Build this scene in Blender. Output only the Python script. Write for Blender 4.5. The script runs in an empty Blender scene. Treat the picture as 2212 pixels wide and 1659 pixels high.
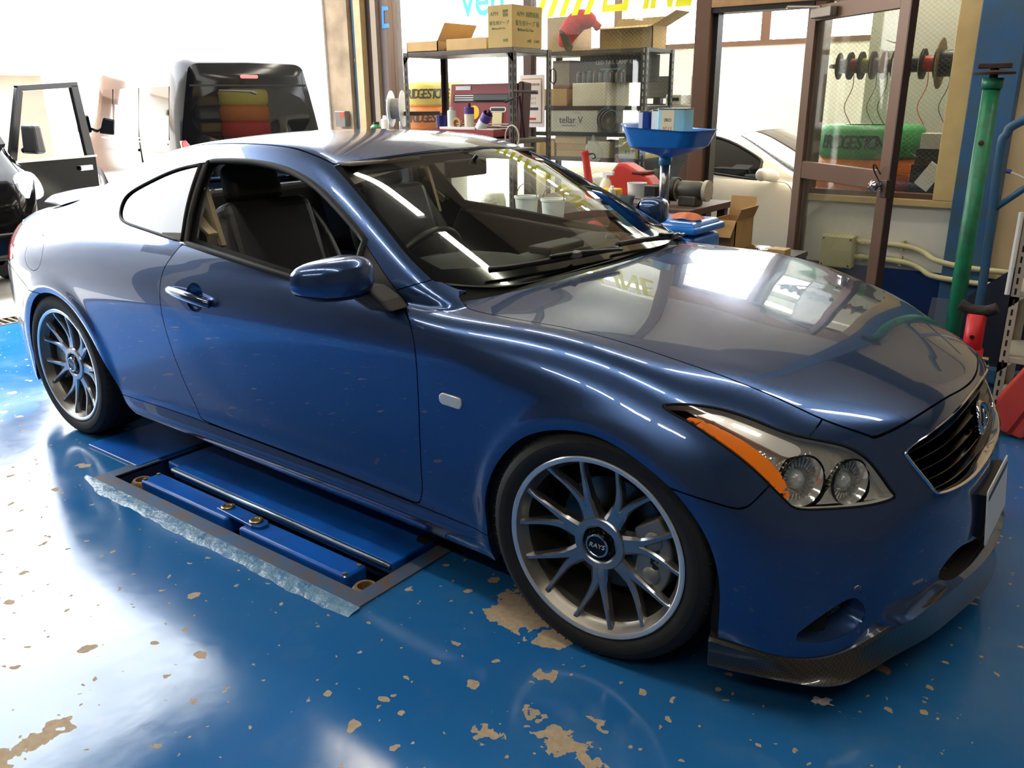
import bpy, bmesh, math, random
import numpy as np
from mathutils import Vector, Matrix
random.seed(7); rng = np.random.default_rng(7)
SC = bpy.context.scene
COL = SC.collection
PI = math.pi

# ------------------------------------------------------------------ camera
CAM_POS = (1.0681, -2.6290, 1.4913)
YAW, PITCH, ROLL = -0.65287, 0.32398, -0.009086
def _cam():
    cy, sy, cp, sp = math.cos(YAW), math.sin(YAW), math.cos(PITCH), math.sin(PITCH)
    f = Vector((sy*cp, cy*cp, -sp)); r = Vector((cy, -sy, 0)); u = r.cross(f)
    r2 = math.cos(ROLL)*r+math.sin(ROLL)*u; u2 = -math.sin(ROLL)*r+math.cos(ROLL)*u
    cd = bpy.data.cameras.new('camera'); cd.sensor_width = 36; cd.lens = 1836.64/2212*36; cd.clip_start = .05; cd.clip_end = 200
    c = bpy.data.objects.new('camera', cd); COL.objects.link(c)
    M = Matrix((r2, u2, -f)).transposed().to_4x4(); M.translation = CAM_POS
    c.matrix_world = M; SC.camera = c
_cam()

# ------------------------------------------------------------------ sky, sun, exposure
SC.view_settings.view_transform = 'Standard'; SC.view_settings.look = 'None'
SC.view_settings.gamma = 1; SC.view_settings.use_curve_mapping = False
SC.view_settings.exposure = 0.0
SC.cycles.use_denoising = True
SC.cycles.max_bounces = 8; SC.cycles.diffuse_bounces = 3; SC.cycles.glossy_bounces = 4; SC.cycles.transparent_max_bounces = 20; SC.cycles.transmission_bounces = 4
SC.cycles.sample_clamp_indirect = 8
WORLD = bpy.data.worlds.new('world'); SC.world = WORLD; WORLD.use_nodes = True
_nt = WORLD.node_tree; _bg = _nt.nodes['Background']
_sky = _nt.nodes.new('ShaderNodeTexSky'); _sky.sky_type = 'HOSEK_WILKIE'; _sky.turbidity = 8; _sky.ground_albedo = .5
_sky.sun_direction = Vector((-.55, .35, .76)).normalized()
_mx = _nt.nodes.new('ShaderNodeMix'); _mx.data_type = 'RGBA'; _mx.inputs[0].default_value = .75
_mx.inputs[7].default_value = (.95, .98, 1.0, 1)
_nt.links.new(_sky.outputs[0], _mx.inputs[6]); _nt.links.new(_mx.outputs[2], _bg.inputs[0])
_bg.inputs[1].default_value = 16.0
def sun_light():
    l = bpy.data.lights.new('sun', 'SUN'); l.energy = 10.0; l.angle = .03; l.color = (1, .95, .88)
    o = bpy.data.objects.new('sun', l); COL.objects.link(o)
    o.rotation_euler = Vector((-.45, .30, .84)).to_track_quat('Z', 'Y').to_euler()
sun_light()

# ------------------------------------------------------------------ object helpers
def srgb(r, g, b):
    def c(v):
        v /= 255; return v/12.92 if v <= .04045 else ((v+.055)/1.055)**2.4
    return (c(r), c(g), c(b), 1)
def tag(o, label=None, cat=None, group=None, kind=None):
    if label: o['label'] = label
    if cat: o['category'] = cat
    if group: o['group'] = group
    if kind: o['kind'] = kind
    return o
def empty(name, loc=(0, 0, 0), rz=0, label=None, cat=None, group=None):
    o = bpy.data.objects.new(name, None); COL.objects.link(o); o.location = loc; o.rotation_euler = (0, 0, rz); o.empty_display_size = .1
    return tag(o, label, cat, group)
def link(o, parent=None):
    COL.objects.link(o)
    if parent is not None: o.parent = parent
    return o
def copy_tree(o, parent=None):
    c = o.copy(); link(c)
    if parent is not None: c.parent = parent
    for ch in o.children: copy_tree(ch, c)
    return c
def mesh_obj(name, V, F, mat, parent=None, smooth=False, normals=None, bevel=0, seg=2, auto=None, loc=None):
    me = bpy.data.meshes.new(name)
    V = np.asarray(V, float)
    me.from_pydata(V.tolist(), [], F if isinstance(F, list) else F.tolist())
    if mat is not None: me.materials.append(mat)
    if smooth or normals is not None: me.polygons.foreach_set('use_smooth', [True]*len(me.polygons))
    me.update()
    if normals is not None:
        me.normals_split_custom_set_from_vertices(np.asarray(normals).tolist())
    if auto is not None:
        me.polygons.foreach_set('use_smooth', [True]*len(me.polygons)); me.set_sharp_from_angle(angle=math.radians(auto))
    o = bpy.data.objects.new(name, me); link(o, parent)
    if loc is not None: o.location = loc
    if bevel:
        b = o.modifiers.new('bevel', 'BEVEL'); b.width = bevel; b.segments = seg; b.limit_method = 'ANGLE'; b.angle_limit = math.radians(40)
    return o
class MB:
    """collects boxes, prisms, lathes and tubes; build() links them as one mesh object"""
    def __init__(s): s.v = []; s.f = []; s.M = None
    def add(s, V, F):
        n = len(s.v); V = np.asarray(V, float)
        if s.M is not None: V = np.c_[V, np.ones(len(V))] @ np.array(s.M).T[:, :3]
        s.v.extend(V.tolist()); s.f.extend([[i+n for i in f] for f in F]); return s
    def box(s, c, d, rz=0, rx=0, ry=0, top=1.0, topy=None):
        """c centre, d full size, top scales the upper face"""
        ty = top if topy is None else topy
        V = []
        for z in (-.5, .5):
            kx, ky = (top, ty) if z > 0 else (1, 1)
            for x, y in ((-.5, -.5), (.5, -.5), (.5, .5), (-.5, .5)): V.append((x*d[0]*kx, y*d[1]*ky, z*d[2]))
        V = np.array(V)
        if rz or rx or ry:
            R = np.array(Matrix.Rotation(rz, 3, 'Z') @ Matrix.Rotation(ry, 3, 'Y') @ Matrix.Rotation(rx, 3, 'X')); V = V @ R.T
        return s.add(V+np.array(c), [[3, 2, 1, 0], [4, 5, 6, 7], [0, 1, 5, 4], [1, 2, 6, 5], [2, 3, 7, 6], [3, 0, 4, 7]])
    def bb(s, x0, x1, y0, y1, z0, z1): return s.box(((x0+x1)/2, (y0+y1)/2, (z0+z1)/2), (x1-x0, y1-y0, z1-z0))
    def prism(s, pts, a0, a1, ax='y'):
        """polygon pts in the two other axes, extruded along ax from a0 to a1"""
        n = len(pts); V = []
        for a in (a0, a1):
            for p, q in pts: V.append({'x': (a, p, q), 'y': (p, a, q), 'z': (p, q, a)}[ax])
        F = [list(range(n))[::-1], list(range(n, 2*n))]+[[i, (i+1) % n, n+(i+1) % n, n+i] for i in range(n)]
        return s.add(V, F)
    def lathe(s, prof, n=32, ax='z', c=(0, 0, 0), a0=0, a1=2*PI, cap=False):
        """prof: (radius, height) pairs turned about ax"""
        full = abs(a1-a0-2*PI) < 1e-6; m = n if full else n+1; V = []; F = []
        for k in range(m):
            a = a0+(a1-a0)*k/n; ca, sa = math.cos(a), math.sin(a)
            for r, h in prof: V.append({'z': (r*ca, r*sa, h), 'y': (r*ca, h, r*sa), 'x': (h, r*ca, r*sa)}[ax])
        p = len(prof)
        for k in range(n):
            k2 = (k+1) % m
            for j in range(p-1): F.append([k*p+j, k2*p+j, k2*p+j+1, k*p+j+1])
        if cap:
            F.append([k*p for k in range(m)][::-1]); F.append([k*p+p-1 for k in range(m)])
        return s.add(np.array(V)+np.array(c), F)
    def cyl(s, p0, p1, r, r1=None, n=16):
        return s.tube([p0, p1], [r, r if r1 is None else r1], n)
    def tube(s, path, r, n=8, closed=False, flat=None):
        P = [Vector(p) for p in path]; m = len(P); rr = r if hasattr(r, '__len__') else [r]*m
        V = []; F = []; up = None
        for i, p in enumerate(P):
            if closed: d = P[(i+1) % m]-P[i-1]
            else: d = P[min(i+1, m-1)]-P[max(i-1, 0)]
            d.normalize()
            if up is None:
                a = Vector((0, 0, 1)) if abs(d.z) < .9 else Vector((1, 0, 0)); up = (a-d*a.dot(d)).normalized()
            else:
                up = (up-d*up.dot(d)); up = up.normalized() if up.length > 1e-6 else d.orthogonal().normalized()
            q = d.cross(up); fl = 1 if flat is None else flat
            for k in range(n):
                t = 2*PI*k/n; V.append(tuple(p+rr[i]*(math.cos(t)*up*fl+math.sin(t)*q)))
        for i in range(m if closed else m-1):
            a = i*n; b = ((i+1) % m)*n
            for k in range(n): F.append([a+k, a+(k+1) % n, b+(k+1) % n, b+k])
        if not closed: F.append(list(range(n))[::-1]); F.append(list(range((m-1)*n, m*n)))
        return s.add(V, F)
    def grid(s, fn, nu, nv, cu=False):
        V = [fn(i/nu, j/nv) for i in range(nu if cu else nu+1) for j in range(nv+1)]; F = []; m = nv+1
        for i in range(nu):
            i2 = (i+1) % nu if cu else i+1
            for j in range(nv): F.append([i*m+j, i2*m+j, i2*m+j+1, i*m+j+1])
        return s.add(V, F)
    def build(s, name, mat, parent=None, smooth=False, bevel=0, seg=2, auto=None, loc=None):
        return mesh_obj(name, s.v, s.f, mat, parent, smooth=smooth, bevel=bevel, seg=seg, auto=auto, loc=loc)
def bez(pts, n=8):
    """Catmull-Rom through points"""
    P = [Vector(p) for p in pts]; out = []
    for i in range(len(P)-1):
        a, b, c, d = P[max(i-1, 0)], P[i], P[i+1], P[min(i+2, len(P)-1)]
        for k in range(n):
            t = k/n; out.append(.5*((2*b)+(c-a)*t+(2*a-5*b+4*c-d)*t*t+(3*b-a-3*c+d)*t**3))
    out.append(P[-1]); return out
def rrect(w, h, r, n=4):
    """rounded rectangle outline, centred"""
    out = []
    for cx, cy, a in ((w/2-r, h/2-r, 0), (-w/2+r, h/2-r, PI/2), (-w/2+r, -h/2+r, PI), (w/2-r, -h/2+r, 1.5*PI)):
        for k in range(n+1):
            t = a+PI/2*k/n; out.append((cx+r*math.cos(t), cy+r*math.sin(t)))
    return out
_fonts = {}
def text_obj(name, body, size, mat, loc, rot, parent=None, depth=.0008, sx=1, align='CENTER', shear=0, bold=0):
    """flat print: letters as a thin mesh"""
    cu = bpy.data.curves.new(name, 'FONT'); cu.body = body; cu.size = size; cu.extrude = depth; cu.align_x = align; cu.align_y = 'CENTER'; cu.shear = shear; cu.offset = bold; cu.resolution_u = 3
    o = bpy.data.objects.new(name, cu); COL.objects.link(o)
    bpy.context.view_layer.update()
    me = bpy.data.meshes.new_from_object(o.evaluated_get(bpy.context.evaluated_depsgraph_get()))
    bpy.data.objects.remove(o); me.name = name; me.materials.clear(); me.materials.append(mat)
    o = bpy.data.objects.new(name, me); link(o, parent)
    if hasattr(rot, 'to_4x4'): o.matrix_local = Matrix.Translation(loc) @ rot.to_4x4() @ Matrix.Diagonal((sx, 1, 1, 1))
    else: o.location = loc; o.rotation_euler = rot; o.scale = (sx, 1, 1)
    return o

# ------------------------------------------------------------------ materials
MATS = {}
def mat(name, col=None, rough=.5, metal=0, coat=0, spec=.5, noise=0, nscale=20, bump=0, bscale=60, alpha=None, emit=None, estr=0, trans=0, ior=1.45, col2=None, crough=.03, aniso=0):
    if name in MATS: return MATS[name]
    m = bpy.data.materials.new(name); m.use_nodes = True; nt = m.node_tree; b = nt.nodes['Principled BSDF']
    I = b.inputs
    c = srgb(*col) if col else (.8, .8, .8, 1)
    I['Base Color'].default_value = c; I['Roughness'].default_value = rough; I['Metallic'].default_value = metal
    I['Coat Weight'].default_value = coat; I['Coat Roughness'].default_value = crough; I['Specular IOR Level'].default_value = spec; I['IOR'].default_value = ior
    I['Transmission Weight'].default_value = trans
    if alpha is not None: I['Alpha'].default_value = alpha
    if emit: I['Emission Color'].default_value = srgb(*emit); I['Emission Strength'].default_value = estr
    if noise or bump:
        tc = nt.nodes.new('ShaderNodeTexCoord')
    if noise:
        n = nt.nodes.new('ShaderNodeTexNoise'); n.inputs['Scale'].default_value = nscale; n.inputs['Detail'].default_value = 5
        nt.links.new(tc.outputs['Object'], n.inputs['Vector'])
        mx = nt.nodes.new('ShaderNodeMix'); mx.data_type = 'RGBA'
        d = srgb(*col2) if col2 else tuple(v*(1-noise) for v in c[:3])+(1,)
        mx.inputs[6].default_value = c; mx.inputs[7].default_value = d
        rp = nt.nodes.new('ShaderNodeMapRange'); rp.inputs[1].default_value = .35; rp.inputs[2].default_value = .7
        nt.links.new(n.outputs['Fac'], rp.inputs[0]); nt.links.new(rp.outputs[0], mx.inputs[0]); nt.links.new(mx.outputs[2], I['Base Color'])
    if bump:
        n2 = nt.nodes.new('ShaderNodeTexNoise'); n2.inputs['Scale'].default_value = bscale; n2.inputs['Detail'].default_value = 4
        nt.links.new(tc.outputs['Object'], n2.inputs['Vector'])
        bp = nt.nodes.new('ShaderNodeBump'); bp.inputs['Strength'].default_value = bump; bp.inputs['Distance'].default_value = .01
        nt.links.new(n2.outputs['Fac'], bp.inputs['Height']); nt.links.new(bp.outputs[0], I['Normal'])
    MATS[name] = m; return m
def glass_mat(name, tint=(.9, .95, .93), ior=1.5, rough=0, film=0, fcol=(.8, .8, .8)):
    """thin pane: tinted see-through plus mirror reflection by the Fresnel law, optional dirt film"""
    m = bpy.data.materials.new(name); m.use_nodes = True; nt = m.node_tree
    for n in list(nt.nodes): nt.nodes.remove(n)
    out = nt.nodes.new('ShaderNodeOutputMaterial'); tr = nt.nodes.new('ShaderNodeBsdfTransparent'); gl = nt.nodes.new('ShaderNodeBsdfGlossy')
    lw = nt.nodes.new('ShaderNodeLayerWeight'); lw.inputs[0].default_value = .5; pw = nt.nodes.new('ShaderNodeMath'); pw.operation = 'POWER'; pw.inputs[1].default_value = 5; fr = nt.nodes.new('ShaderNodeMath'); fr.operation = 'MULTIPLY_ADD'; mx = nt.nodes.new('ShaderNodeMixShader')
    tr.inputs[0].default_value = tint+(1,); gl.inputs[1].default_value = rough; f0 = ((ior-1)/(ior+1))**2; fr.inputs[1].default_value = 1-f0; fr.inputs[2].default_value = f0; nt.links.new(lw.outputs['Facing'], pw.inputs[0]); nt.links.new(pw.outputs[0], fr.inputs[0])
    nt.links.new(fr.outputs[0], mx.inputs[0]); nt.links.new(tr.outputs[0], mx.inputs[1]); nt.links.new(gl.outputs[0], mx.inputs[2])
    if film:
        df = nt.nodes.new('ShaderNodeBsdfDiffuse'); df.inputs[0].default_value = fcol+(1,); m2 = nt.nodes.new('ShaderNodeMixShader'); m2.inputs[0].default_value = film
        nt.links.new(mx.outputs[0], m2.inputs[1]); nt.links.new(df.outputs[0], m2.inputs[2]); nt.links.new(m2.outputs[0], out.inputs[0])
    else: nt.links.new(mx.outputs[0], out.inputs[0])
    MATS[name] = m; return m
# ------------------------------------------------------------------ smooth body surface of the coupe
class Spl:
    """natural cubic spline, linear outside its knots"""
    def __init__(s, x, y):
        o = np.argsort(x); s.x = np.array(x, float)[o]; s.y = np.array(y, float)[o]; s.K = natK(s.x); s.m = s.K @ s.y
    def __call__(s, q):
        return spl_eval(s.x, s.y, s.m, np.asarray(q, float))
def natK(x):
    n = len(x); h = np.diff(x); A = np.eye(n); B = np.zeros((n, n))
    for i in range(1, n-1):
        A[i, i-1] = h[i-1]; A[i, i] = 2*(h[i-1]+h[i]); A[i, i+1] = h[i]
        B[i, i-1] = 6/h[i-1]; B[i, i+1] = 6/h[i]; B[i, i] = -6/h[i-1]-6/h[i]
    return np.linalg.solve(A, B)
def _basis(x, q):
    qc = np.clip(q, x[0], x[-1]); i = np.clip(np.searchsorted(x, qc)-1, 0, len(x)-2)
    h = x[i+1]-x[i]; a = (x[i+1]-qc)/h; b = 1-a
    return qc, i, h, a, b
def spl_eval(x, y, m, q):
    qc, i, h, a, b = _basis(x, q)
    r = a*y[i]+b*y[i+1]+((a**3-a)*m[i]+(b**3-b)*m[i+1])*h*h/6
    d = q-qc
    sl0 = (y[1]-y[0])/(x[1]-x[0])-(x[1]-x[0])*m[1]/6
    sl1 = (y[-1]-y[-2])/(x[-1]-x[-2])+(x[-1]-x[-2])*m[-2]/6
    return r+np.where(d < 0, sl0, sl1)*d
class Spl2:
    """tensor cubic spline: rows along a, columns along b"""
    def __init__(s, a, b, tab):
        s.a = np.array(a, float); s.b = np.array(b, float); s.t = np.array(tab, float)
        o = np.argsort(s.a); s.a = s.a[o]; s.t = s.t[o]
        s.Ma = natK(s.a) @ s.t; s.Kb = natK(s.b)
    def __call__(s, p, q):
        p, q = np.broadcast_arrays(np.asarray(p, float), np.asarray(q, float)); sh = p.shape; p = p.ravel(); q = q.ravel()
        pc, i, h, a, b = _basis(s.a, p)
        a = a[:, None]; b = b[:, None]; hh = (h*h/6)[:, None]
        Y = a*s.t[i]+b*s.t[i+1]+((a**3-a)*s.Ma[i]+(b**3-b)*s.Ma[i+1])*hh
        d = (p-pc)[:, None]; x = s.a
        sl0 = (s.t[1]-s.t[0])/(x[1]-x[0])-(x[1]-x[0])*s.Ma[1]/6
        sl1 = (s.t[-1]-s.t[-2])/(x[-1]-x[-2])+(x[-1]-x[-2])*s.Ma[-2]/6
        Y = Y+np.where(d < 0, sl0[None], sl1[None])*d
        M = Y @ s.Kb.T
        qc, j, h, a, b = _basis(s.b, q); k = np.arange(len(q))
        r = a*Y[k, j]+b*Y[k, j+1]+((a**3-a)*M[k, j]+(b**3-b)*M[k, j+1])*h*h/6
        d = q-qc; x = s.b
        s0 = (Y[:, 1]-Y[:, 0])/(x[1]-x[0])-(x[1]-x[0])*M[:, 1]/6
        s1 = (Y[:, -1]-Y[:, -2])/(x[-1]-x[-2])+(x[-1]-x[-2])*M[:, -2]/6
        return (r+np.where(d < 0, s0, s1)*d).reshape(sh)
def smax(a, b, k):
    h = np.maximum(k-np.abs(a-b), 0)/k
    return np.maximum(a, b)+h*h*h*k/6
def smin(a, b, k): return -smax(-a, -b, k)
def sstep(a, b, x):
    t = np.clip((x-a)/(b-a), 0, 1); return t*t*(3-2*t)

TOP = Spl2([.78, .6, .4, .2, 0, -.2, -.4, -.6, -.9, -1.2, -1.8, -2.2, -2.6, -3.0, -3.3, -3.6, -3.85],
           [0, .2, .4, .55, .66, .74, .82, .9], [
    [.692, .685, .640, .575, .50, .44, .37, .29],
    [.768, .764, .735, .683, .622, .567, .50, .42],
    [.832, .830, .813, .790, .770, .746, .703, .63],
    [.868, .866, .856, .843, .833, .821, .795, .73],
    [.897, .895, .886, .877, .871, .865, .847, .785],
    [.920, .918, .910, .900, .894, .889, .874, .815],
    [.942, .940, .931, .916, .903, .895, .882, .838],
    [.962, .960, .948, .930, .912, .902, .885, .855],
    [.975, .973, .960, .945, .930, .920, .908, .885],
    [.985, .983, .972, .960, .948, .938, .925, .905],
    [1.03, 1.03, 1.02, 1.01, .998, .990, .978, .955],
    [1.05, 1.05, 1.04, 1.03, 1.015, 1.005, .992, .962],
    [1.05, 1.05, 1.045, 1.035, 1.02, 1.005, .982, .940],
    [1.045, 1.045, 1.038, 1.025, 1.005, .980, .940, .87],
    [1.02, 1.02, 1.012, 1.0, .98, .95, .90, .82],
    [1.00, .998, .985, .965, .935, .895, .84, .75],
    [.955, .95, .935, .91, .875, .83, .77, .68]])
FRONT = Spl2([.10, .25, .40, .50, .60, .70, .80],
             [0, .2, .35, .5, .6, .7, .78, .84, .9], [
    [.815, .805, .772, .722, .685, .635, .555, .46, .33],
    [.815, .805, .775, .725, .685, .62, .54, .455, .33],
    [.810, .800, .770, .715, .665, .59, .51, .43, .31],
    [.790, .780, .755, .695, .635, .56, .48, .40, .29],
    [.765, .755, .725, .655, .59, .51, .43, .35, .25],
    [.735, .722, .685, .60, .525, .44, .35, .26, .14],
    [.695, .680, .63, .53, .44, .34, .24, .14, .0]])
REAR = Spl2([.1, .3, .5, .7, .9, 1.0],
            [0, .2, .4, .55, .66, .75, .82, .88, .93], [
    [-3.74, -3.73, -3.70, -3.64, -3.56, -3.47, -3.37, -3.25, -3.1],
    [-3.79, -3.78, -3.75, -3.69, -3.62, -3.53, -3.43, -3.30, -3.14],
    [-3.81, -3.80, -3.77, -3.71, -3.64, -3.55, -3.45, -3.32, -3.16],
    [-3.80, -3.79, -3.76, -3.70, -3.63, -3.54, -3.44, -3.31, -3.15],
    [-3.78, -3.77, -3.74, -3.66, -3.58, -3.48, -3.37, -3.24, -3.08],
    [-3.77, -3.76, -3.73, -3.64, -3.55, -3.44, -3.32, -3.19, -3.03]])
WID = Spl([-3.5, -3.1, -2.85, -2.5, -2.1, -1.7, -1.2, -.8, -.4, -.15, .1, .35, .6, .9],
          [.895, .905, .907, .902, .888, .878, .876, .880, .892, .899, .900, .893, .875, .84])
INS = Spl([.08, .12, .16, .20, .235, .27, .31, .38, .50, .62, .70, .78, .84, .90, .96, 1.02, 1.1],
          [.120, .085, .042, .014, .006, .016, .024, .020, .010, .003, 0, .003, .012, .030, .060, .105, .18])
INW = Spl([.08, .12, .16, .20, .235, .27, .31, .38, .50, .62, .70, .78, .84, .90, .96, 1.02, 1.1],
          [.060, .045, .030, .022, .018, .015, .013, .010, .005, .001, 0, .003, .012, .030, .060, .105, .18])
PROF = Spl([-.30, -.42, -.60, -.80, -1.0, -1.2, -1.4, -1.65, -1.95, -2.3, -2.6, -2.9, -3.15, -3.4],
           [.880, .945, 1.038, 1.133, 1.223, 1.303, 1.351, 1.369, 1.368, 1.333, 1.268, 1.165, 1.060, .94])
CABW = Spl([-.3, -.55, -.69, -.95, -1.3, -1.8, -2.2, -2.6, -2.9, -3.2, -3.5],
           [.74, .775, .795, .820, .838, .842, .825, .775, .71, .62, .52])
ARCH = ((0.0, .335, .360), (-2.85, .335, .366))

def side_w(x, z):
    w = WID(x)
    k = np.maximum(np.exp(-((x)/.42)**2), np.exp(-((x+2.85)/.45)**2))
    k = np.maximum(k, sstep(.2, .5, x)); k = np.maximum(k, sstep(-3.0, -3.4, x))
    w = w-INS(z)*(1-k)-INW(z)*k
    for ax, az, ar in ARCH:
        r = np.hypot(x-ax, z-az)
        w = w+.010*np.exp(-((r-ar-.012)/.035)**2)
    return w
def f_low(x, s, z):
    fT = z-TOP(x, s)
    fS = s-side_w(x, z)
    e = .01
    X0 = FRONT(z, s); fF = (x-X0)/np.sqrt(1+((FRONT(z, s+e)-X0)/e)**2)
    X1 = REAR(z, s); fR = (X1-x)/np.sqrt(1+((REAR(z, s+e)-X1)/e)**2)
    w = smax(fS, fF, .09); w = smax(w, fR, .09)
    kT = .055+.09*sstep(-.7, -.1, x)*sstep(.55, .25, x)+.05*sstep(-1.9, -2.6, x)
    return smax(fT, w, kT)
def cab_b(x): return .22*sstep(-1.9, -1.2, x)-.16*sstep(-1.9, -2.6, x)
def f_cab(x, s, z):
    zr = PROF(x+cab_b(x)*s*s)-.09*s*s
    e = .01
    fT = (z-zr)/1.09
    dz = z-.94; dz = .5*(dz+np.sqrt(dz*dz+.0006))
    yc = CABW(x)-.60*dz-.42*dz*np.abs(dz)
    fS = (s-yc)/1.2
    return smax(fT, fS, .045)
def f_body(x, s, z):
    return smin(f_low(x, s, z), f_cab(x, s, z), .012+.13*sstep(-2.0, -2.9, x))
def root(f, O, D, t0, t1, n=21):
    """first place along O+tD where f turns positive, f(t0) < 0 < f(t1)"""
    a = np.full(len(O), t0, float)+np.zeros(len(O)); b = np.full(len(O), t1, float)+np.zeros(len(O))
    for _ in range(n):
        m = (a+b)/2; P = O+D*m[:, None]
        v = f(P[:, 0], np.abs(P[:, 1]), P[:, 2]) < 0
        a = np.where(v, m, a); b = np.where(v, b, m)
    return O+D*((a+b)/2)[:, None]
def grad(f, P, e=.002):
    x, y, z = P.T
    g = np.stack([f(x+e, np.abs(y), z)-f(x-e, np.abs(y), z), f(x, np.abs(y+e), z)-f(x, np.abs(y-e), z), f(x, np.abs(y), z+e)-f(x, np.abs(y), z-e)], 1)
    return g/np.maximum(np.linalg.norm(g, axis=1, keepdims=True), 1e-9)
# ------------------------------------------------------------------ mesh cutting tools
def poly_sd(P, q):
    """signed distance (negative inside) from points q (n,2) to closed polygon P"""
    P = np.asarray(P, float); A = P; B = np.roll(P, -1, 0); q = np.asarray(q, float)
    d2 = np.full(len(q), 1e9); ins = np.zeros(len(q), bool)
    for a, b in zip(A, B):
        e = b-a; w = q-a; t = np.clip((w @ e)/max(e @ e, 1e-12), 0, 1)
        r = w-t[:, None]*e; d2 = np.minimum(d2, (r*r).sum(1))
        c = ((a[1] <= q[:, 1]) != (b[1] <= q[:, 1]))
        if abs(e[1]) > 1e-12: ins ^= c & (q[:, 0] < a[0]+(q[:, 1]-a[1])/e[1]*e[0])
    return np.where(ins, -1, 1)*np.sqrt(d2)
def chaikin(P, n=2, hard=()):
    """round a closed outline; indices in hard stay sharp"""
    P = [tuple(p) for p in P]; H = [i in hard for i in range(len(P))]
    for _ in range(n):
        Q = []; G = []
        for i in range(len(P)):
            a, b = np.array(P[i]), np.array(P[(i+1) % len(P)])
            if H[i]: Q.append(tuple(a)); G.append(True)
            else: Q.append(tuple(.75*a+.25*b)); G.append(False)
            if not H[(i+1) % len(P)]: Q.append(tuple(.25*a+.75*b)); G.append(False)
        P, H = Q, G
    return P
def clip(V, T, f):
    """keep the part of a triangle mesh where f < 0"""
    V = np.asarray(V); f = np.where(np.abs(f) < 1e-7, 1e-7, f); ins = f < 0; c = ins[T].sum(1)
    out = [T[c == 3]]; edges = {}; newV = []
    def cut(i, j):
        k = (i, j) if i < j else (j, i)
        if k not in edges:
            a, b = k; t = f[a]/(f[a]-f[b]); edges[k] = len(V)+len(newV); newV.append(V[a]+(V[b]-V[a])*t)
        return edges[k]
    ext = []
    for t in T[c == 1].tolist():
        while not ins[t[0]]: t = t[1:]+t[:1]
        ext.append([t[0], cut(t[0], t[1]), cut(t[0], t[2])])
    for t in T[c == 2].tolist():
        while ins[t[0]]: t = t[1:]+t[:1]
        a = cut(t[0], t[1]); b = cut(t[0], t[2]); ext.append([a, t[1], t[2]]); ext.append([a, t[2], b])
    if ext: out.append(np.array(ext))
    T2 = np.concatenate(out) if out else np.zeros((0, 3), int)
    V2 = np.concatenate([V, np.array(newV)]) if newV else V
    use = np.unique(T2); m = np.full(len(V2), -1); m[use] = np.arange(len(use))
    return V2[use], m[T2]
def grid_tris(nu, nv):
    i, j = np.meshgrid(np.arange(nu-1), np.arange(nv-1), indexing='ij'); a = (i*nv+j).ravel(); b = a+nv
    return np.concatenate([np.stack([a, b, b+1], 1), np.stack([a, b+1, a+1], 1)])
def XZ(P): return lambda V: poly_sd(P, V[:, [0, 2]])
def XY(P): return lambda V: poly_sd(P, np.stack([V[:, 0], np.abs(V[:, 1])], 1))
def YZ(P): return lambda V: poly_sd(P, np.stack([np.abs(V[:, 1]), V[:, 2]], 1))
GAP = .0022
def panel(name, base, cuts, m, parent, f, flip=False, flange=.014, off=0, mirror=False, thick=None):
    """cut a panel out of a base surface; cuts: (function, +1 keep inside / -1 keep outside, gap)"""
    V, T = base
    for fn, sgn, g in cuts:
        V, T = clip(V, T, sgn*fn(V)+g)
    N = grad(f, V)
    if off: V = V+N*off
    fc = np.cross(V[T[:, 1]]-V[T[:, 0]], V[T[:, 2]]-V[T[:, 0]]); w = (fc*N[T[:, 0]]).sum(1) < 0
    T = np.where(w[:, None], T[:, ::-1], T)
    E = np.concatenate([T[:, [0, 1]], T[:, [1, 2]], T[:, [2, 0]]]); key = np.sort(E, 1); _, idx, cnt = np.unique(key, axis=0, return_index=True, return_counts=True)
    B = E[idx[cnt == 1]]
    if flange and len(B):
        n0 = len(V); ub = np.unique(B); mp = np.full(n0, -1); mp[ub] = np.arange(len(ub))
        Nb = N[ub]; P0 = V[ub]; P1 = P0-Nb*flange
        d = np.zeros((len(ub), 3)); e = V[B[:, 1]]-V[B[:, 0]]; o = np.cross(e, N[B[:, 0]]); o /= np.maximum(np.linalg.norm(o, axis=1, keepdims=True), 1e-9)
        np.add.at(d, mp[B[:, 0]], o); np.add.at(d, mp[B[:, 1]], o); d /= np.maximum(np.linalg.norm(d, axis=1, keepdims=True), 1e-9)
        V = np.concatenate([V, P0+d*.0006-Nb*.0006, P1]); N = np.concatenate([N, (d+.25*Nb)/1.03, d])
        k = len(ub); a = n0+mp[B[:, 0]]; b = n0+mp[B[:, 1]]
        F = np.concatenate([T, np.stack([b, a, a+k], 1), np.stack([b, a+k, b+k], 1)])
    else: F = T
    if mirror:
        V = V*np.array([1, -1, 1]); N = N*np.array([1, -1, 1]); F = F[:, ::-1]
    return mesh_obj(name, V, F, m, parent, normals=N)
def surf_xz(pts, f=None, off=0, side=-1):
    f = f or f_body; P = np.array(pts, float); O = np.stack([P[:, 0], np.zeros(len(P)), P[:, 1]], 1); D = np.tile([0, side, 0.], (len(P), 1))
    R = root(f, O, D, 0, 1.3); return R+grad(f, R)*off
def surf_xy(pts, f=None, off=0, z0=.6):
    f = f or f_body; P = np.array(pts, float); O = np.stack([P[:, 0], P[:, 1], np.full(len(P), z0)], 1); D = np.tile([0, 0, 1.], (len(P), 1))
    R = root(f, O, D, 0, 1.2); return R+grad(f, R)*off
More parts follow.
